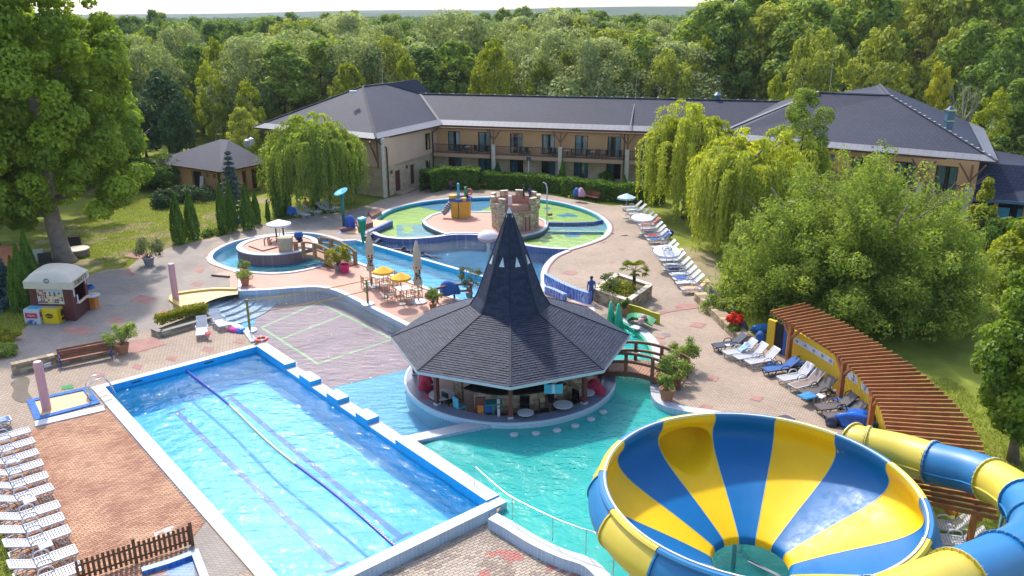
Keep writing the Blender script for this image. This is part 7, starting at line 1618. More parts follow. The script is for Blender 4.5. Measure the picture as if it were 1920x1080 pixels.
# ================================================================ castle and ship in the children's pool
cg = Vector(G2(966, 424, .1)); castle = thing('toy_castle', 'round stone toy castle with battlements on the pink island', 'castle', (cg.x, cg.y, .1)); CR = 2.4; castle.scale = (.84, .84, .78)
rc = random.Random(9)
doors = (radians(-72), radians(-48))
stone_arc('stone_wall', CR, 0, 2.1, doors[1], doors[0]+2*pi, castle, row=.17, ln=.3, rnd=rc); stone_arc('stone_wall', CR, 1.55, 2.1, doors[0], doors[1], castle, row=.17, ln=.3, rnd=rc)
stone_arc('battlement_wall', CR+.14, 2.1, 2.95, radians(-52), radians(268-22), castle, row=.17, ln=.3, rnd=rc)
for k in range(8):
    a = radians(-52+k*40); a1_ = a+radians(21)
    if k == 7: a1_ = min(a1_, radians(246))
    stone_arc('merlon', CR+.14, 2.95, 3.5, a, a1_, castle, row=.18, ln=.3, rnd=rc, depth=.3)
    mb = MB(); mb.lathe([(CR+.2, 3.5), (CR+.2, 3.56), (CR-.2, 3.56), (CR-.2, 3.5)], 6, a0=a, a1=a1_); mb.build('coping', m_colstone, castle)
mb = MB(); mb.lathe([(CR-.02, 2.1), (0, 2.1)], 32); mb.lathe([(CR-.13, 0), (CR-.13, 2.9)], 32); mb.build('platform', [m_pink], castle)
mb = MB(); mb.lathe([(CR-.14, 0), (CR-.14, 1.55)], 8, a0=doors[0], a1=doors[1]); mb.build('doorway', m_dark, castle); mb = MB(); mb.box((CR*.92*cos(-1.2), CR*.98*sin(-1.2), 2.15), (1.2, .9, .14), .3); mb.build('slide_ledge', m_oldwood, castle)
mb = MB(); mb.cyl((-.5, -.4, 2.1), (-.5, -.4, 3.5), .22, .2, 12); tag(mb.build('white_barrel', m_plastic, castle), None)
g = G(1178-150, 402, .1); p0 = Vector((cg.x+2.75, cg.y+.4, .1)); t = thing('spout_pipe', 'thin white bent pipe at the right side of the toy castle', 'pipe', p0); mb = MB(); mb.tube([(0, 0, -.2), (0, 0, 3.2), (-.1, 0, 3.6), (-.35, 0, 3.75)], .05, 7); mb.build('pipe', m_plastic, t)
sgr = Vector(G2(863, 406, .1)); ship = thing('play_ship', 'yellow play ship tower with a striped grey slide on the pink island', 'play structure', (sgr.x, sgr.y, .1)); ship.scale = (.84, .84, .80); m_ship = mat('yellow_ship_paint', (.68, .37, .04), .55, .12, 1.2)
mb = MB(); pl = [(-1.0, -.5), (-.1, -1.05), (1.05, -.6), (1.2, .6), (.4, 1.1), (-.9, .8)]; n = len(pl); mb.add([(x*.92, y*.92, 0) for x, y in pl]+[(x, y, 1.95) for x, y in pl], [(i, (i+1) % n, n+(i+1) % n, n+i) for i in range(n)]+[tuple(range(n, 2*n))]); mb.build('hull', m_ship, ship)
mb = MB(); mb.cyl((-.1, -1.05, 0), (-.1, -1.08, 2.0), .05); mb.build('bow_post', m_oak, ship)
mb = MB(); ribbon(mb, pl, .08, -.1, 1.9, 2.2, True); mb.build('blue_rail', mat('cobalt_paint', (.02, .08, .42)), ship)
for x, y, m, r, z in ((-.7, -.25, m_ship, .42, 2.55), (.4, -.6, m_ship, .36, 2.3)): mb = MB(); mb.lathe([(r, 1.95), (r*1.1, z-.15), (r, z), (0, z+.05)], 16, (x, y, 0)); mb.build('turret', m, ship, smooth=40)
for x, y, m in ((-.15, .2, m_cyan), (.75, .5, m_navy), (.6, .1, m_green)): mb = MB(); mb.cyl((x, y, 1.9), (x, y, 3.6 if m is m_cyan else 3.2), .15, .12, 12); mb.lathe([(.15, 0), (.1, .15), (0, .2)], 12, (x, y, 3.6 if m is m_cyan else 3.2)); mb.build('mast', m, ship, smooth=40)
mb = MB(); mb.tube([(1.0+.32*cos(a), .35, 2.75+.32*sin(a)) for a in np.linspace(0, 2*pi, 16, False)], .1, 8, closed=True); mb.build('ring_buoy', mat('coral_paint', (.62, .16, .10), .5), ship, smooth=True)
mb = MB(); pts = spline([(-.9, -.2, 1.65), (-1.3, -.35, 1.2), (-1.55, -.5, .75), (-1.85, -.6, .55)], 5)
for i in range(len(pts)-1): mb.tube([pts[i], pts[i+1]], .34, 12, mi=i % 2)
mb.build('tube_slide', [m_grey, mat('pale_grey_ring', (.45, .45, .45), .6)], ship)
# ================================================================ island furniture
g = G(536, 470, .5); t = thing('rock_counter', 'beige stone counter block on the round island', 'counter', (g.x, g.y, .5), .1); mb = MB(); mb.lathe([(.52, 0), (.6, .9), (.62, 1.05), (.45, 1.12), (0, 1.12)], 10, sx=1.0, sy=.7); mb.build('block', mat('beige_rock', (.48, .40, .27), .9, .2, 2, .6, 9), t, smooth=50); mb = MB(); mb.box((.75, .1, .35), (.35, .4, .7), .2); mb.build('small_rock', m_oldwood, t)
g = G(526, 452, .5); t = thing('lifeguard_stool', 'tall dark legged stool with a white seat on the round island', 'stool', (g.x, g.y, .5), .15); mb = MB(); mb.box((0, 0, 1.15), (.62, .5, .07)); mb.build('seat', m_plastic, t)
for a in (-.27, .27):
    for b in (-.2, .2): mb = MB(); mb.beam((a, b, 1.12), (a*1.05, b*1.1, 0), .045, .045); mb.build('leg', m_timber, t)
mb = MB(); q = [G(467, 461.5, .53), G(493, 470.5, .53), G(520, 463.5, .53), G(494, 456, .53)]
for a, b in zip(q[:2], q[1:3]): mb.beam(a, b, .09, .1)
tag(mb.build('sandpit_edging', m_maroon), 'dark red low edging frame on the round island floor', 'frame'); 
t = thing('play_taps', 'group of small red brown spouts on the round island', 'spouts', G(503, 459, .5)); 
for dx, h in ((-.25, .45), (0, .5), (.2, .35), (.1, .55)): mb = MB(); mb.tube([(dx, dx*.4, 0), (dx, dx*.4, h), (dx+.12, dx*.4, h+.08)], .045, 7); mb.build('spout', m_redwood, t)
t = thing('stroller', 'dark pushchair with a blue hood on the round island', 'pushchair', G(562, 461, .5), .4); 
mb = MB(); mb.lathe([(.0, .75), (.3, .7), (.36, .45), (.3, .3)], 12, sy=.8); mb.build('hood', m_bluefab, t, smooth=True); t.children[-1].location = (0, .1, .35)
mb = MB(); mb.box((0, -.05, .5), (.42, .6, .12), tilt=('X', .4)); mb.build('seat', m_navy, t)
for a in (-.25, .25):
    for b in (-.35, .3):
        mb = MB(); mb.tube([(a, b+.12*cos(u), .13+.12*sin(u)) for u in np.linspace(0, 2*pi, 12, False)], .025, 6, closed=True); mb.build('wheel', m_iron, t)
    mb = MB(); mb.beam((a, -.35, .13), (a, .3, .75), .025, .025); mb.beam((a, .3, .13), (a, -.2, .55), .025, .025); mb.beam((a, .3, .75), (a, .55, .95), .025, .025); mb.build('frame_tube', m_iron, t)
# ================================================================ kiosk and freezers
kf = [G2(64, 600), G2(141, 603.5), G2(171, 578)]; k0, k1, k2 = [Vector(p) for p in kf]
k1 = Vector(G2(143, 602)); k0 = k1+(k0-k1); k3 = k0+(k2-k1); m_mar = mat('maroon_panel', (.105, .022, .025), .5, .1, 2)
kiosk = thing('kiosk', 'maroon snack kiosk with a domed cream awning', 'kiosk', (k1.x, k1.y, 0)); KH = 2.15
WK1, WK2 = Wall(k0, k1), Wall(k1, k2)
op1 = [(WK1.L*.17, WK1.L*.8, 1.05, 2.0)]; op2 = [(WK2.L*.22, WK2.L*.85, 1.0, 1.95)]
wall_with_openings('front_wall', WK1, 0, WK1.L, 0, KH, op1, m_mar, kiosk, .1); wall_with_openings('side_wall', WK2, 0, WK2.L, 0, KH, op2, m_mar, kiosk, .1)
for a, b in ((k2, k3), (k3, k0)): wall_with_openings('back_wall', Wall(a, b), 0, Wall(a, b).L, 0, KH, [], m_mar, kiosk)
mb = MB(); WK1.slab(mb, *op1[0], -.08, -.05); b = fix(mb.build('display_board', mat('cream_board', (.62, .58, .48), .6), kiosk, world=True))
cc = [(.06, .10, .25), (.55, .05, .05), (.70, .52, .04), (.35, .55, .62), (.16, .07, .04), (.05, .05, .05), (.6, .3, .1), (.3, .05, .06)]
cm = [mat('print_colour_%s' % nm, c, .6, 0) for nm, c in zip(('navy', 'red', 'yellow', 'sky', 'brown', 'black', 'orange', 'wine'), cc)]
mb = MB(); rk = random.Random(4); t0, t1, z0, z1 = op1[0]
for i in range(11):
    for j in range(6):
        a = t0+.05+(t1-t0-.1)*i/11; c = z0+.05+(z1-z0-.1)*j/6
        if rk.random() < .14: continue
        mi = rk.choice((4, 4, 7, 1)) if i < 4 else rk.choice((3, 3, 0)) if j > 3 else rk.choice((2, 2, 5, 6, 0, 1))
        WK1.slab(mb, a, a+(t1-t0)/11*rk.uniform(.6, .9), c, c+(z1-z0)/6*rk.uniform(.6, .9), -.05, -.044, mi)
fix(mb.build('printed_pictures', cm, b))
mb = MB(); WK2.slab(mb, *op2[0], -.7, -.65); fix(mb.build('serving_hatch', mat('brown_interior', (.16, .10, .07), .8, .3, 2), kiosk, world=True)); mb = MB(); WK2.slab(mb, op2[0][0]-.05, op2[0][1]+.05, .96, 1.0, -.1, .2); fix(mb.build('counter_shelf', m_cream, kiosk, world=True))
for t_, z_, w_, h_ in ((.1, 1.45, .22, .6), (.26, 1.0, .2, .45), (.9, 1.7, .12, .3)): mb = MB(); WK2.slab(mb, WK2.L*t_, WK2.L*t_+w_, z_, z_+h_, .005, .015); fix(mb.build('price_list', m_plastic, kiosk, world=True))
m_awn = mat('cream_tarpaulin', (.58, .53, .43), .6, .06, 1.5, .1, 10)
cen = (k0+k2)/2; ex = lambda p, k=1.13: cen+(p-cen)*k
e0, e1, e2, e3 = ex(k0), ex(k1), ex(k2), ex(k3); mb = MB(); nx, ny = 12, 12; P = []
for j in range(ny+1):
    for i in range(nx+1):
        u, v = i/nx, j/ny; q = e0.lerp(e1, u).lerp(e3.lerp(e2, u), v); P.append((q.x, q.y, KH+.35+.62*(1-(2*v-1)**4)**.6*(1-.35*(2*u-1)**2)*(1-abs(2*u-1)**6)))
mb.add(P, [(j*(nx+1)+i, j*(nx+1)+i+1, (j+1)*(nx+1)+i+1, (j+1)*(nx+1)+i) for j in range(ny) for i in range(nx)])
rp = [e0, e1, e2, e3]
for a, b in zip(rp, rp[1:]+rp[:1]): mb.quad((a.x, a.y, KH-.1), (b.x, b.y, KH-.1), (b.x, b.y, KH+.35), (a.x, a.y, KH+.35))
aw = mb.build('awning', m_awn, kiosk, world=True, smooth=35)
d1 = (e1-e0).normalized(); n1_ = Vector((d1.y, -d1.x)); c = e0.lerp(e1, .5)+n1_*.03; mb = MB(); zz = KH+.45
R90 = lambda r, k: [(c.x+d1.x*r*cos(a), c.y+d1.y*r*cos(a), KH+.42+r*sin(a)*.9) for a in np.linspace(0, 2*pi, k, False)]
c = e0.lerp(e1, .5)+n1_*.02; A1, A2 = R90(.17, 24), R90(.11, 24); mb = MB(); mb.add(A1+A2, [(i, (i+1) % 24, 24+(i+1) % 24, 24+i) for i in range(24)]); mb.build('round_emblem', mat('petrol_print', (.02, .10, .16), .6, 0), aw)
lettering('emblem_letter', 'c', .2, (c.x, c.y, KH+.43), (d1.x, d1.y, 0), (0, 0, 1), mat('petrol_print', (.02, .10, .16)), aw)
d2 = (e2-e1).normalized(); n2_ = Vector((d2.y, -d2.x)); c = e1.lerp(e2, .5)+n2_*.02; lettering('awning_lettering', 'FORNETTI', .42, (c.x, c.y, KH+.13), (d2.x, d2.y, 0), (0, 0, 1), mat('brown_lettering', (.20, .13, .05), .7, 0), aw, squash=.9)
def freezer(px, py, label, m, kind):
    g = G(px, py); d = Vector((d1.x, d1.y, 0)); rz = math.atan2(d.y, d.x); t = thing('ice_cream_freezer', label, 'freezer', g, rz); w, l, h = .98, .78, .92
    mb = MB(); mb.box((0, 0, h/2), (w, l, h)); mb.build('cabinet', m, t, bevel=.02); mb = MB(); mb.box((0, 0, h+.012), (w*.8, l*.75, .02)); mb.build('glass_lid', m_cyan if kind else mat('pale_lid', (.4, .44, .3), .3, .2, 4), t); mb = MB(); mb.box((0, 0, h+.008), (w*.99, l*.98, .015)); mb.build('lid_frame', m_plastic if kind else m_yel, t)
    mb = MB()
    if kind:
        mb.box((-.02, -l/2-.004, .55), (.75, .006, .34), mi=0); mb.box((w/2+.004, 0, .6), (.006, .65, .3), mi=0)
        for k in range(7): mb.box((RND.uniform(-.4, .4), -l/2-.005, RND.uniform(.08, .28)), (RND.uniform(.08, .2), .006, RND.uniform(.08, .22)), mi=1)
        for k in range(4): mb.box((w/2+.005, RND.uniform(-.3, .3), RND.uniform(.1, .3)), (.006, RND.uniform(.08, .2), RND.uniform(.08, .2)), mi=1)
        mb.build('print', [mat('raspberry_print', (.50, .02, .10), .5, 0), mat('cool_blue_print', (.10, .18, .42), .5, 0)], t)
        lettering('brand_lettering', 'Algida', .2, (-.02, -l/2-.012, .57), (1, 0, 0), (0, 0, 1), m_plastic, t, world=False); lettering('brand_lettering', 'Algida', .18, (w/2+.012, 0, .62), (0, 1, 0), (0, 0, 1), m_plastic, t, world=False)
    else:
        mb.add([(.25*cos(a)-.05, -l/2-.006, .5+.15*sin(a)) for a in np.linspace(0, 2*pi, 20, False)], [tuple(range(20))], 0); mb.add([(w/2+.006, .15*cos(a)+.05, .58+.22*sin(a)) for a in np.linspace(0, 2*pi, 20, False)], [tuple(range(20))], 0); mb.box((w/2+.004, .1, .2), (.006, .35, .2), mi=0)
        mb.build('print', mat('brown_print', (.06, .03, .02)), t); lettering('brand_lettering', 'Jégkrém', .12, (-.05, -l/2-.014, .5), (1, 0, 0), (0, 0, 1), m_yel, t, world=False)
freezer(70, 604, 'white ice cream freezer with raspberry red print beside the kiosk', m_plastic, 1); freezer(104, 603, 'yellow ice cream freezer with brown oval print beside the kiosk', mat('freezer_yellow', (.76, .54, .01), .4, .05, 1), 0)
g = G(176, 577); t = thing('snack_bin', 'white counter on an orange base at the far side of the kiosk', 'counter', g); mb = MB(); mb.lathe([(.35, .75), (.5, .8), (.5, .86), (0, .86)], 18); mb.build('top', m_plastic, t); mb = MB(); mb.box((0, 0, .38), (.5, .5, .76)); mb.build('base', m_orange, t); mb = MB(); mb.lathe([(.0, 0), (.3, .1), (.2, .3)], 10, (-.2, .3, 1.1)); mb.build('blue_lid', m_bluefab, t)
g = G(208, 574); mb = MB(); 
for k in range(7): mb.box((g.x-.9+.28*k, g.y-.3+k*.12+RND.uniform(-.2, .2), .02), (.22, .1, .02), RND.uniform(0, 3))
tag(mb.build('wet_mat', mat('faded_blue_rubber', (.14, .27, .36), .7)), 'scattered faded blue mat pieces on the paving behind the kiosk', 'mat')
# ================================================================ benches, walls, planters
m_bwood = mat('mahogany_slat', (.26, .085, .045), .55, .18, 3, .2, 20); m_bblue = mat('blue_cast_iron', (.03, .06, .28), .5, .1)
def bench(a, b, label, m=m_bwood, mf=m_bblue, face=1):
    a, b = Vector(a), Vector(b); L = (b-a).length; d = (b-a).normalized(); rz = math.atan2(d.y, d.x); c = (a+b)/2; t = thing('bench', label, 'bench', c, rz if face > 0 else rz+pi)
    for k in range(3): mb = MB(); mb.box((0, -.2+.15*k, .45), (L, .13, .04)); mb.build('seat_slat', m, t)
    for k in range(3): mb = MB(); mb.box((0, .20+.035*k, .58+.15*k), (L, .035, .13)); mb.build('back_slat', m, t)
    for s in (-1, 1):
        mb = MB(); x = s*(L/2-.06); mb.beam((x, -.26, 0), (x, -.2, .43), .05, .05); mb.beam((x, .24, 0), (x, .14, .43), .05, .05); mb.beam((x, .16, .40), (x, .30, .95), .05, .05); mb.beam((x, -.28, .42), (x, .2, .42), .05, .04); mb.tube(spline([(x, -.26, .44), (x, -.28, .62), (x, .1, .66), (x, .22, .66)], 3), .025, 6); mb.build('side_frame', mf, t)
bench(G(112, 689), G(212, 669), 'long red brown slatted bench with blue iron sides before the stone wall'); bench(G(842, 357), G(874, 354), 'purple brown bench beside the tall hedge corner', mat('purple_brown_slat', (.17, .07, .075), .6, .15, 3), m_navy); bench(G(1088, 372), G(1122, 379), 'red brown bench before the hedge with bags on its end', m_bwood, m_iron)
mb = MB(); p, q = G(893, 353), G(930, 352); mb.beam(p+Vector((0, 0, .4)), q+Vector((0, 0, .4)), .35, .06); mb.box(p.lerp(q, .15)+Vector((0, 0, .2)), (.08, .3, .4)); mb.box(p.lerp(q, .85)+Vector((0, 0, .2)), (.08, .3, .4)); tag(mb.build('backless_bench', m_oldwood), 'pale backless bench beside the dark rounded hedge conifer', 'bench')
mb = MB(); p, q = G(1017, 357), G(1052, 359); mb.beam(p+Vector((0, 0, .4)), q+Vector((0, 0, .4)), .35, .06); mb.box(p.lerp(q, .15)+Vector((0, 0, .2)), (.08, .3, .4)); mb.box(p.lerp(q, .85)+Vector((0, 0, .2)), (.08, .3, .4)); tag(mb.build('backless_bench', m_oldwood), 'pale backless bench beside the pointed hedge conifer', 'bench')
for i, (px, py, m, lab) in enumerate(((1081, 368, m_bluefab, 'blue bag on the end of the bench below the hedge'), (1090, 369, mat('pink_bag', (.6, .35, .5), .7), 'pink bag beside the blue bag on the hedge bench'))): soft('bag', lab, 'bag', G(px, py, .5), (.35, .3, .6), m, 20+i)
g = G(1082, 372, 0); t = thing('bicycle_trailer', 'dark wheeled pushchair at the end of the hedge bench', 'pushchair', g); mb = MB(); mb.box((0, 0, .45), (.6, .4, .4)); mb.build('seat', m_navy, t)
for a in (-.3, .3): mb = MB(); mb.tube([(a, .2*cos(u), .2+.2*sin(u)) for u in np.linspace(0, 2*pi, 14, False)], .03, 6, closed=True); mb.build('wheel', m_iron, t)
m_wallstone = tintmat('rubble_stone', (.22, .16, .10), (.52, .42, .28), .9, .45, 9)
def stone_wall(path, w, h, label, row=.17, ln=.34, z=0., topm=None, mort=None, name='stone_wall'):
    path = [Vector((p[0], p[1], 0)) for p in path]; t = thing(name, label, 'wall', (path[0].x, path[0].y, z)); off = Vector((path[0].x, path[0].y, 0)); mb = MB()
    for a, b in zip(path, path[1:]):
        d = (b-a).normalized(); nn = Vector((-d.y, d.x, 0)); L = (b-a).length; nz = max(1, round(h/row)); rz = math.atan2(d.y, d.x)
        for j in range(nz):
            s = -RND.uniform(0, .5)*ln
            while s < L:
                l = ln*RND.uniform(.6, 1.4); p, q = max(0, s)+.006, min(L, s+l)-.006; s += l
                if q-p < .04: continue
                c = a+d*(p+q)/2-off; mb.box((c.x, c.y, (j+.5)*h/nz), (q-p, w+RND.uniform(-.02, .03), h/nz-.012), rz, 0, RND.random())
    o = mb.build('stones', m_wallstone, t, tint=True); o['kind'] = 'stuff'
    mb = MB()
    for a, b in zip(path, path[1:]): mb.beam(a-off+Vector((0, 0, h/2-.01)), b-off+Vector((0, 0, h/2-.01)), w-.04, h-.05)
    mb.build('mortar', mat('mortar', (.34, .29, .23), .9), t)
    if topm:
        mb = MB()
        for a, b in zip(path, path[1:]): mb.beam(a-off+Vector((0, 0, h+.02)), b-off+Vector((0, 0, h+.02)), w+.06, .05)
        mb.build('coping', topm, t)
    return t
stone_wall([G2(24, 702), G2(105, 683), G2(219, 658)], .4, .6, 'low rubble stone wall behind the red brown bench')
t = tag(MB().box((0, 0, 0), (.34, .04, .2), rz0+.1).build('wall_sign', m_plastic, loc=G(92, 681, .25)+Vector((.05, -.25, 0))), 'small white plate on the low stone wall by the pink column', 'sign')
stone_wall([G2(1312, 562), G2(1340, 590), G2(1372, 622), G2(1398, 645)], .75, .5, 'wide low stone wall along the dry slope above the loungers', .17, .4)
t = thing('picket_rail', 'grey picket rail beside the wide low stone wall', 'fence', G(1335, 560)); a, b = G(1330, 556), G(1374, 600)
for i in range(22): p = a.lerp(b, i/21); mb = MB(); mb.box(p+Vector((0, 0, .35)), (.08, .04, .8), .7); mb.build('picket', m_greypot, t, world=True)
mb = MB(); mb.beam(a+Vector((0, 0, .65)), b+Vector((0, 0, .65)), .05, .07); mb.build('rail', m_greypot, t, world=True)
pl_ = [G2(1115, 563), G2(1177, 586), G2(1218, 556)]; pa, pb, pc = [Vector((p[0], p[1], 0)) for p in pl_]; pd = pa+(pc-pb)
stone_wall([pa, pb, pc, pd, pa], .32, .8, 'angular rubble stone planter with a small palm on the east terrace', .16, .3, topm=m_colstone)
sheet('planter_soil', [tuple(p[:2]) for p in (pa, pb, pc, pd)], [], .68, mat('planting_soil', (.10, .085, .04), .95, .3, 3)); ctrp = (pa+pb+pc+pd)/4
shrub(1160, 548, 1.3, .55, 'low green ground cover filling the angular stone planter', L_yhd, 31, 2600, .06, z=.68); shrub(1142, 548, .7, 1.5, 'thin leafy shrub left of the palm in the stone planter', L_olv, 32, 700, .07, z=.7)
# small palm
g = G(1188, 541, .7); t = thing('palm_tree', 'small fan palm standing in the angular stone planter', 'tree', g); mb = MB(); mb.tube([(0, 0, -.05), (.02, 0, .5), (0, 0, 1.15)], [.15, .11, .1], 9); mb.build('trunk', m_barkd, t)
rp_ = random.Random(3)
for k in range(17):
    a = k*2.4; el = rp_.uniform(-.2, 1.1); d = Vector((cos(a)*cos(el), sin(a)*cos(el), sin(el))); c = Vector((0, 0, 1.2)); e = c+d*.55; mb = MB(); mb.tube([c, e], .012, 4); side = d.cross(Vector((0, 0, 1))).normalized(); up_ = side.cross(d)
    for j in range(9):
        b_ = (j-4)*.27; q = d*cos(b_)+side*sin(b_); tip = e+q*.52+Vector((0, 0, -.12*abs(b_)-.05)); w_ = side.cross(q).normalized()*.0+q.cross(up_).normalized()*.06; mb.add([e, e+q*.26+w_, tip, e+q*.26-w_], [(0, 1, 2, 3)])
    o = mb.build('frond', L_yhd if k % 3 else L_pot, t)
# hedge planter
hp = [Vector(G2(288, 626)), Vector(G2(303, 632)), Vector(G2(400, 604))]
stone_wall(hp, .25, .32, 'low stone planter edge under the golden green hedge', .16, .3, topm=mat('slate_coping', (.2, .2, .19), .8, .1, 2)); sheet('planter_soil', gp([(288, 626), (303, 630), (398, 603), (385, 588)]), [], .2, mat('planting_soil', (.10, .085, .04)))
# flowers
g = G(1376, 612, .5); t = thing('flower_bowl', 'mass of red flowers in a pot at the end of the low stone wall', 'flowers', g); link('blossoms', clump_leaves('blossoms', [(.3*cos(a), .3*sin(a), .35+.12*(k % 3), .2, .2, .17) for k, a in enumerate(np.linspace(0, 6, 9))], 900, .06, 5, .8, .5), L_red, t); mb = MB(); mb.lathe([(0, 0), (.22, 0), (.3, .3), (.25, .3), (0, .26)], 14); mb.build('pot', m_terra, t)
shrub(1374, 619, .4, .35, 'green foliage spilling beneath the red flowers', L_hed, 33, 500, .06, z=.45)
# ================================================================ fence at the bottom, ladder, rails, lane rope, life ring
m_fence = mat('brown_fence_paint', (.15, .065, .025), .65, .15, 4)
a, b = G(150, 1092), G(357, 1024); fe = thing('picket_fence', 'dark brown picket fence at the end of the brick terrace', 'fence', b); d = (b-a).normalized(); nf_ = 23; Lf = (b-a).length
fh = .82; nrm = Vector((-d.y, d.x, 0))
for i in range(nf_): p = a+d*(Lf*i/(nf_-1)); mb = MB(); mb.beam(p+Vector((0, 0, .06)), p+Vector((0, 0, fh+RND.uniform(-.015, .015))), .09, .025, up=nrm); mb.build('picket', m_fence, fe, world=True)
for z in (.22, .62): mb = MB(); mb.beam(a+nrm*.03+Vector((0, 0, z)), b+nrm*.03+Vector((0, 0, z)), .03, .07); mb.build('rail', m_fence, fe, world=True)
for p in (b+d*.08, a.lerp(b, .5)+nrm*.07): mb = MB(); mb.beam(p, p+Vector((0, 0, .95)), .1, .1, up=d); mb.build('post', m_fence, fe, world=True)
t = thing('pool_ladder', 'curved steel ladder with handrails at the corner of the lap pool', 'ladder', (*lp(.9, -.3), 0))
for s in (.55, 1.15):
    q = lambda tt, z: Vector((*lp(s, tt), z)); mb = MB(); mb.tube(spline([q(-.95, .06), q(-.92, .75), q(-.6, 1.0), q(-.2, .9), q(.12, .3), q(.2, -.9)], 6), .028, 8); mb.build('handrail', m_steel, t, world=True, smooth=True)
for z in (.25, .5): mb = MB(); mb.beam(Vector((*lp(.55, -.94), z)), Vector((*lp(1.15, -.94), z)), .05, .03); mb.build('tread', m_steel, t, world=True)
for z in (-.35, -.65): mb = MB(); mb.beam(Vector((*lp(.55, .17), z)), Vector((*lp(1.15, .17), z)), .05, .03); mb.build('tread', m_steel, t, world=True)
mb = MB(); 
for s in (0, .6, 1.2): mb.box((*lp(.3+s, -.28), .075), (.5, .5, .02), rz0)
mb.build('stepping_tiles', m_cream, t, world=True)
t = thing('lane_rope', 'floating lane rope of blue and pale floats down the lap pool', 'lane rope', (*lp(0, 4.0), WL)); n = 150
for nm, sel, m in (('blue_floats', lambda u: u < .27 or u > .62, mat('blue_float', (.015, .06, .42), .35, .15, 6)), ('pale_floats', lambda u: .27 <= u <= .62, mat('pale_float', (.42, .50, .32), .4, .3, 9))):
    mb = MB()
    for i in range(n):
        u = (i+.5)/n
        if sel(u): c = Vector((*lp(.05+u*(LL-.1), 4.0+.12*sin(u*9)*sin(u*pi)), WL+.03)); mb.tube([c-Vector((le.x, le.y, 0))*.05, c+Vector((le.x, le.y, 0))*.05], .068, 7)
    o = mb.build(nm, m, t, world=True); o['kind'] = 'stuff'
mb = MB(); mb.tube([Vector((*lp(.0, 4.0), WL+.03)), Vector((*lp(LL*.5, 4.06), WL+.03)), Vector((*lp(LL, 4.0), WL+.03))], .012, 4); mb.build('cord', m_plastic, t, world=True)
g = G(490, 636, .2); t = thing('life_ring', 'red and white life ring lying on the wall corner of the lap pool', 'life ring', g); mb = MB()
pts = [(.3*cos(a), .3*sin(a), .0) for a in np.linspace(0, 2*pi, 24, False)]; mb.tube(pts, .085, 10, closed=True); mb.build('ring', mat('life_ring_red', (.62, .09, .06), .5, .1), t, smooth=True)
for k in range(4): a = k*pi/2+.4; mb = MB(); mb.tube([(.3*cos(a+s), .3*sin(a+s), 0) for s in (-.14, 0, .14)], .09, 10); mb.build('band', m_plastic, t)
soft('inflatable', 'pink and blue swim ring on the paving by the net post', 'swim ring', G(441, 621), (.42, .32, .2), mat('pink_vinyl', (.6, .06, .30), .3, .2, 4), 40); soft('inflatable', 'blue swim float beside the pink swim ring', 'swim ring', G(452, 623), (.26, .24, .18), mat('blue_vinyl', (.02, .2, .6)), 41)
t = thing('pool_railing', 'curved steel handrail on the rim of the turquoise pool', 'railing', G(905, 930)); 
rl = spline(gp([(890, 913), (925, 946), (961, 975), (1036, 1014), (1085, 1034), (1120, 1048)])+[(3.2, 22.4)], 6)
mb = MB(); mb.tube([(x, y, .95) for x, y in rl], .022, 7); mb.build('rail', m_steel, t, world=True, smooth=True)
for i in (0, 12, 18, 26, len(rl)-1): x, y = rl[min(i, len(rl)-1)]; mb = MB(); mb.tube([(x, y, .0), (x, y, .95)], .02, 6); mb.build('post', m_steel, t, world=True)
g = Vector((*lp(LL+.5, LW-.1), -.22)); tag(MB().box(g, (.3, .1, .3), rz0).build('socket_box', m_plastic), 'small white box on the front wall of the lap pool', 'box')
for s_, t_ in ((0.03, 2.2), (.03, 5.8)): pass
# tables and chairs under the maple, red bin, blue balls, lamp sign
g = G(146, 478); t = thing('round_seat', 'round white topped drum table behind the big trunk', 'table', g); mb = MB(); mb.lathe([(.85, 0), (.85, .45)], 22); mb.build('drum', mat('weathered_drum', (.22, .16, .11), .8, .2), t); mb = MB(); mb.lathe([(.9, .45), (.9, .52), (0, .54)], 22); mb.build('top', mat('cream_top', (.55, .5, .42), .7), t)
g = G(139, 466); tag(MB().box(g+Vector((0, 0, .5)), (1.1, .5, 1.0), .3).build('stump', m_barkd), 'dark block standing behind the round drum table', 'block')
for px, py, lab in ((72, 498, 'cream cushioned garden chair left of the big trunk'), (88, 505, 'dark garden sofa left of the big trunk')):
    g = G(px, py); t = thing('garden_chair', lab, 'chair', g, .5); m = m_cush if 'cream' in lab else mat('dark_rattan', (.05, .045, .035), .8); mb = MB(); mb.box((0, 0, .4), (.9, .8, .2)); mb.build('seat', m, t); mb = MB(); mb.box((0, .4, .75), (.9, .15, .8), tilt=('X', -.2)); mb.build('backrest', m, t)
    for s in (-.4, .4): mb = MB(); mb.box((s, 0, .2), (.08, .8, .4)); mb.build('leg', m_timber, t)
for i, (px, py, r, lab) in enumerate(((448, 424, .32, 'blue gazing ball between the arborvitaes'), (1256, 447, .3, 'blue ball hanging at the willow row'))):
    t = thing('blue_ball', lab, 'ball', G(px, py)); mb = MB(); mb.lathe([(r*cos(a), r*1.5+r*sin(a)) for a in np.linspace(-1.57, 1.57, 9)], 16); mb.build('ball', mat('blue_gloss', (.02, .06, .35), .15), t, smooth=True); mb = MB(); mb.cyl((0, 0, 0), (0, 0, r*.8), .06); mb.build('foot', m_steel, t)
g = G(991, 352); t = thing('lamp_post', 'slim white post with a dark round sign behind the castle', 'post', g); mb = MB(); mb.cyl((0, 0, 0), (0, 0, 3.0), .05); mb.build('shaft', m_plastic, t); mb = MB(); mb.box((0, 0, 3.1), (.5, .12, .4)); mb.build('lamp_head', m_navy, t)
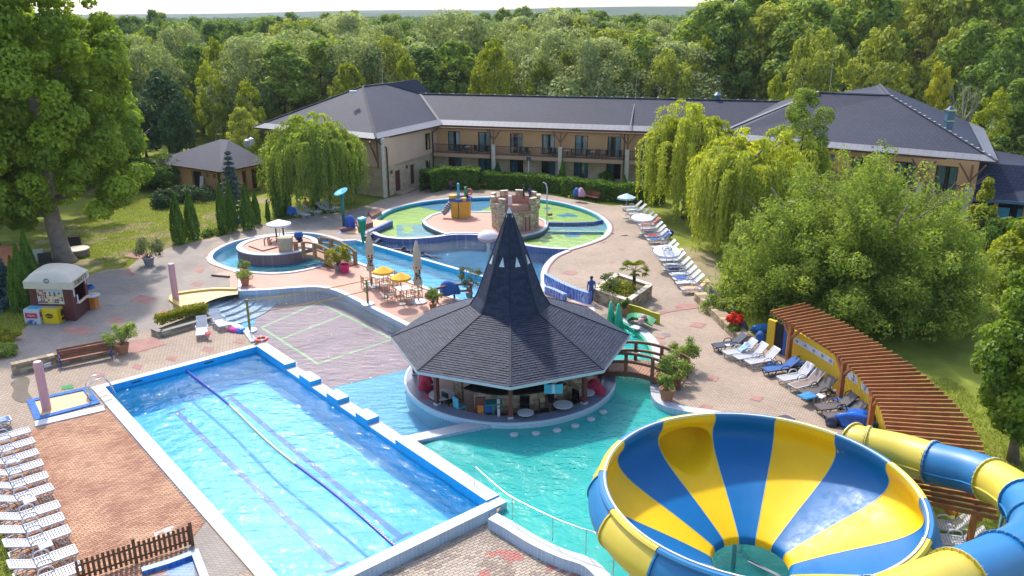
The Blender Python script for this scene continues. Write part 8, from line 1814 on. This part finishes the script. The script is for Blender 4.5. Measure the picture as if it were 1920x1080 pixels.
for i, (px, py) in enumerate(((1145, 439), (1171, 442))): mb = MB(); g = G(px, py); mb.box(g+Vector((0, 0, .02)), (.6, .12, .03), .2); mb.box(g+Vector((.1, .1, .02)), (.2, .1, .05), 1.2); tag(mb.build('slipper_pair', m_navy), 'dark slippers on the paving, %s of two pairs' % ('left' if i == 0 else 'right'), 'slippers')
g = G(1031, 404, -.1); tag(MB().box(g+Vector((0, 0, .1)), (.4, .3, .2), .3).build('toy_frog', m_oak), 'small brown toy figure in the lime pool right of the castle', 'toy')
for i, (px, py) in enumerate(((1012, 566-0), )): pass
for s, t_ in ((2.0, 0), ):
    pass
m_slot = mat('skimmer_slot', (.02, .04, .06), .6)
for k, (px, py) in enumerate(((267, 712), (432, 669))):
    w_ = 1.5 if k == 0 else 5.2; p = Vector((*lp(.006, w_), -.12)); tag(MB().box(p, (.5, .02, .07), rz0).build('skimmer', m_slot), 'dark skimmer slot in the back wall of the lap pool, %s one' % ('left' if k == 0 else 'right'), 'skimmer')
# ================================================================ people
def person_mesh(name, joints, edges, parts, parent_loc, rz, label, extra=None, scale=1., cat='person'):
    """one continuous body from a skeleton; parts decide the material by a function of position"""
    me = bpy.data.meshes.new(name); me.from_pydata([j[:3] for j in joints], edges, []); o = bpy.data.objects.new(name, me); COL.objects.link(o)
    o.modifiers.new('skin', 'SKIN'); s = o.modifiers.new('sub', 'SUBSURF'); s.levels = 1; s.render_levels = 1
    sk = me.skin_vertices[0].data
    for v, j in zip(sk, joints): v.radius = j[3:5]
    sk[0].use_root = True
    bpy.context.view_layer.update(); dg = bpy.context.evaluated_depsgraph_get(); m2 = bpy.data.meshes.new_from_object(o.evaluated_get(dg)); bpy.data.objects.remove(o); bpy.data.meshes.remove(me); m2.name = name
    ms = []
    for p in m2.polygons:
        m = parts(p.center); 
        if m not in ms: ms.append(m)
        p.material_index = ms.index(m); p.use_smooth = True
    m2.materials.clear(); idx = [p.material_index for p in m2.polygons]
    for m in ms: m2.materials.append(m)
    m2.polygons.foreach_set('material_index', idx)
    b = link(name, m2, [], None, loc=parent_loc); b.rotation_euler = (0, 0, rz); tag(b, label, cat); return b
m_skin = mat('skin', (.56, .33, .25), .55, .06, 4); m_tan_skin = mat('tanned_skin', (.50, .27, .18), .5, .06, 4); m_hair = mat('dark_hair', (.025, .017, .013), .6, .2, 9); m_denim = mat('blue_jeans', (.03, .09, .28), .8, .12, 5); m_shirt = mat('grey_blue_shirt', (.16, .22, .33), .8, .2, 8)
def head(b, c, r=.1, m=m_hair):
    mb = MB(); mb.lathe([(r*1.08*cos(a), r*1.2*sin(a)) for a in np.linspace(-.5, 1.57, 8)], 14, c); mb.build('hair', m, b, smooth=True)
def stand(g, rz, label, top, legs_m, skin=m_skin, s=1., walk=.12):
    J = [(0, 0, .95, .16, .12), (0, 0, 1.15, .14, .10), (0, 0, 1.40, .17, .11), (0, .0, 1.50, .06, .06), (0, -.02, 1.63, .085, .1), (0, -.02, 1.74, .075, .085),
         (-.1, 0, .88, .1, .1), (-.11, -walk, .5, .07, .07), (-.11, -walk*.6, .08, .045, .05), (-.11, -walk*.6-.14, .04, .04, .035), (.1, 0, .88, .1, .1), (.11, walk*.3, .5, .07, .07), (.11, walk, .08, .045, .05), (.11, walk-.14, .04, .04, .035),
         (-.2, 0, 1.41, .065, .065), (-.25, .02, 1.13, .045, .045), (-.24, -.06, .88, .033, .033), (-.24, -.08, .78, .035, .025), (.2, 0, 1.41, .065, .065), (.25, .02, 1.13, .045, .045), (.24, -.06, .88, .033, .033), (.24, -.08, .78, .035, .025)]
    E = [(0, 1), (1, 2), (2, 3), (3, 4), (4, 5), (0, 6), (6, 7), (7, 8), (8, 9), (0, 10), (10, 11), (11, 12), (12, 13), (2, 14), (14, 15), (15, 16), (16, 17), (2, 18), (18, 19), (19, 20), (20, 21)]
    J = [tuple(q*s for q in j) for j in J]
    f = lambda c: skin if c.z > 1.48*s or (abs(c.x) > .19*s and c.z < 1.2*s) else top if c.z > .98*s else (legs_m if c.z > .09*s else m_iron)
    b = person_mesh('person', J, E, f, g, rz, label); head(b, (0, -.01*s, 1.69*s), .1*s); return b
stand(G(1108, 568), pi+.1, 'person in a grey blue top and blue trousers standing by the mosaic wall', m_shirt, m_denim)
stand(Vector((cg.x+1.3, cg.y+.6, 2.2)), .4, 'child in a red shirt standing on top of the toy castle', m_redfab, m_navy, s=.72)
stand(Vector((cg.x+.75, cg.y+1.2, 2.2)), 1.4, 'child in a pale top behind the battlements of the toy castle', m_plastic, m_navy, s=.72)
stand(G(985, 735, -.12)*1+Vector((0, .6, 0)), 0, 'bartender in black behind the stone counter', m_black, m_black) 
def swimmer(px, py, rz, label, skin=m_tan_skin):
    g = G(px, py, WL+.03); J = [(0, 0, 0, .14, .1), (.25, 0, .03, .15, .1), (.45, 0, .06, .16, .1), (.58, 0, .12, .06, .06), (.72, 0, .16, .09, .1), (-.2, .1, -.02, .09, .09), (-.65, .14, -.1, .06, .06), (-1.0, .16, -.14, .04, .04), (-.2, -.1, -.02, .09, .09), (-.65, -.16, -.08, .06, .06), (-1.0, -.2, -.14, .04, .04), (.48, .22, .02, .06, .06), (.7, .42, -.02, .045, .045), (.95, .3, -.04, .035, .03), (.48, -.22, .02, .06, .06), (.62, -.46, -.02, .045, .045), (.86, -.55, -.05, .035, .03)]
    E = [(0, 1), (1, 2), (2, 3), (3, 4), (0, 5), (5, 6), (6, 7), (0, 8), (8, 9), (9, 10), (2, 11), (11, 12), (12, 13), (2, 14), (14, 15), (15, 16)]
    b = person_mesh('person', J, E, lambda c: m_navy if -.35 < c.x < .05 else skin, g, rz, label); head(b, (.72, 0, .2), .115)
swimmer(744, 467.5, -.5, 'swimmer with dark hair nearest the green cone along the canal wall'); swimmer(763, 470.5, -.4, 'dark haired swimmer, middle of three by the canal wall'); swimmer(807, 481, 2.6, 'swimmer leaning on the white canal wall near the closed parasol', m_skin); swimmer(706, 453, 1.2, 'swimmer by the violet wall of the children pool', m_skin)
def sit(g, rz, label, top, skin=m_tan_skin, zs=.42):
    J = [(0, 0, zs+.1, .16, .13), (0, .06, zs+.3, .15, .1), (0, .1, zs+.55, .17, .11), (0, .08, zs+.66, .06, .06), (0, .05, zs+.8, .09, .1), (0, .05, zs+.9, .08, .09), (-.1, -.1, zs+.08, .09, .09), (-.13, -.45, zs+.08, .07, .07), (-.13, -.5, .08, .045, .05), (.1, -.1, zs+.08, .09, .09), (.13, -.45, zs+.08, .07, .07), (.13, -.5, .08, .045, .05), (-.21, .1, zs+.55, .06, .06), (-.26, -.02, zs+.3, .045, .045), (-.15, -.3, zs+.2, .035, .03), (.21, .1, zs+.55, .06, .06), (.26, -.02, zs+.3, .045, .045), (.15, -.3, zs+.2, .035, .03)]
    E = [(0, 1), (1, 2), (2, 3), (3, 4), (4, 5), (0, 6), (6, 7), (7, 8), (0, 9), (9, 10), (10, 11), (2, 12), (12, 13), (13, 14), (2, 15), (15, 16), (16, 17)]
    b = person_mesh('person', J, E, lambda c: top if zs+.2 < c.z < zs+.62 and abs(c.x) < .2 else m_orange if c.z < zs+.2 and c.y > -.4 and c.z > zs-.05 else skin, g, rz, label); head(b, (0, .06, zs+.86), .105)
sit(G(1772, 985, 0)+Vector((0, 0, .0)), 2.2, 'sunbather in orange shorts seated by the yellow wall at the slide', m_cush)
sit(G(575, 398, 0), .6, 'person resting on a lounger beneath the weeping willow', m_navy)
for i, (px, py, rz) in enumerate(((1768, 1000, 2.9), (1790, 1030, 2.9))): plounger(px, py, rz, ['white lounger beside the seated sunbather at the slide', 'white lounger half hidden under the blue tube flume'][i], 'white')
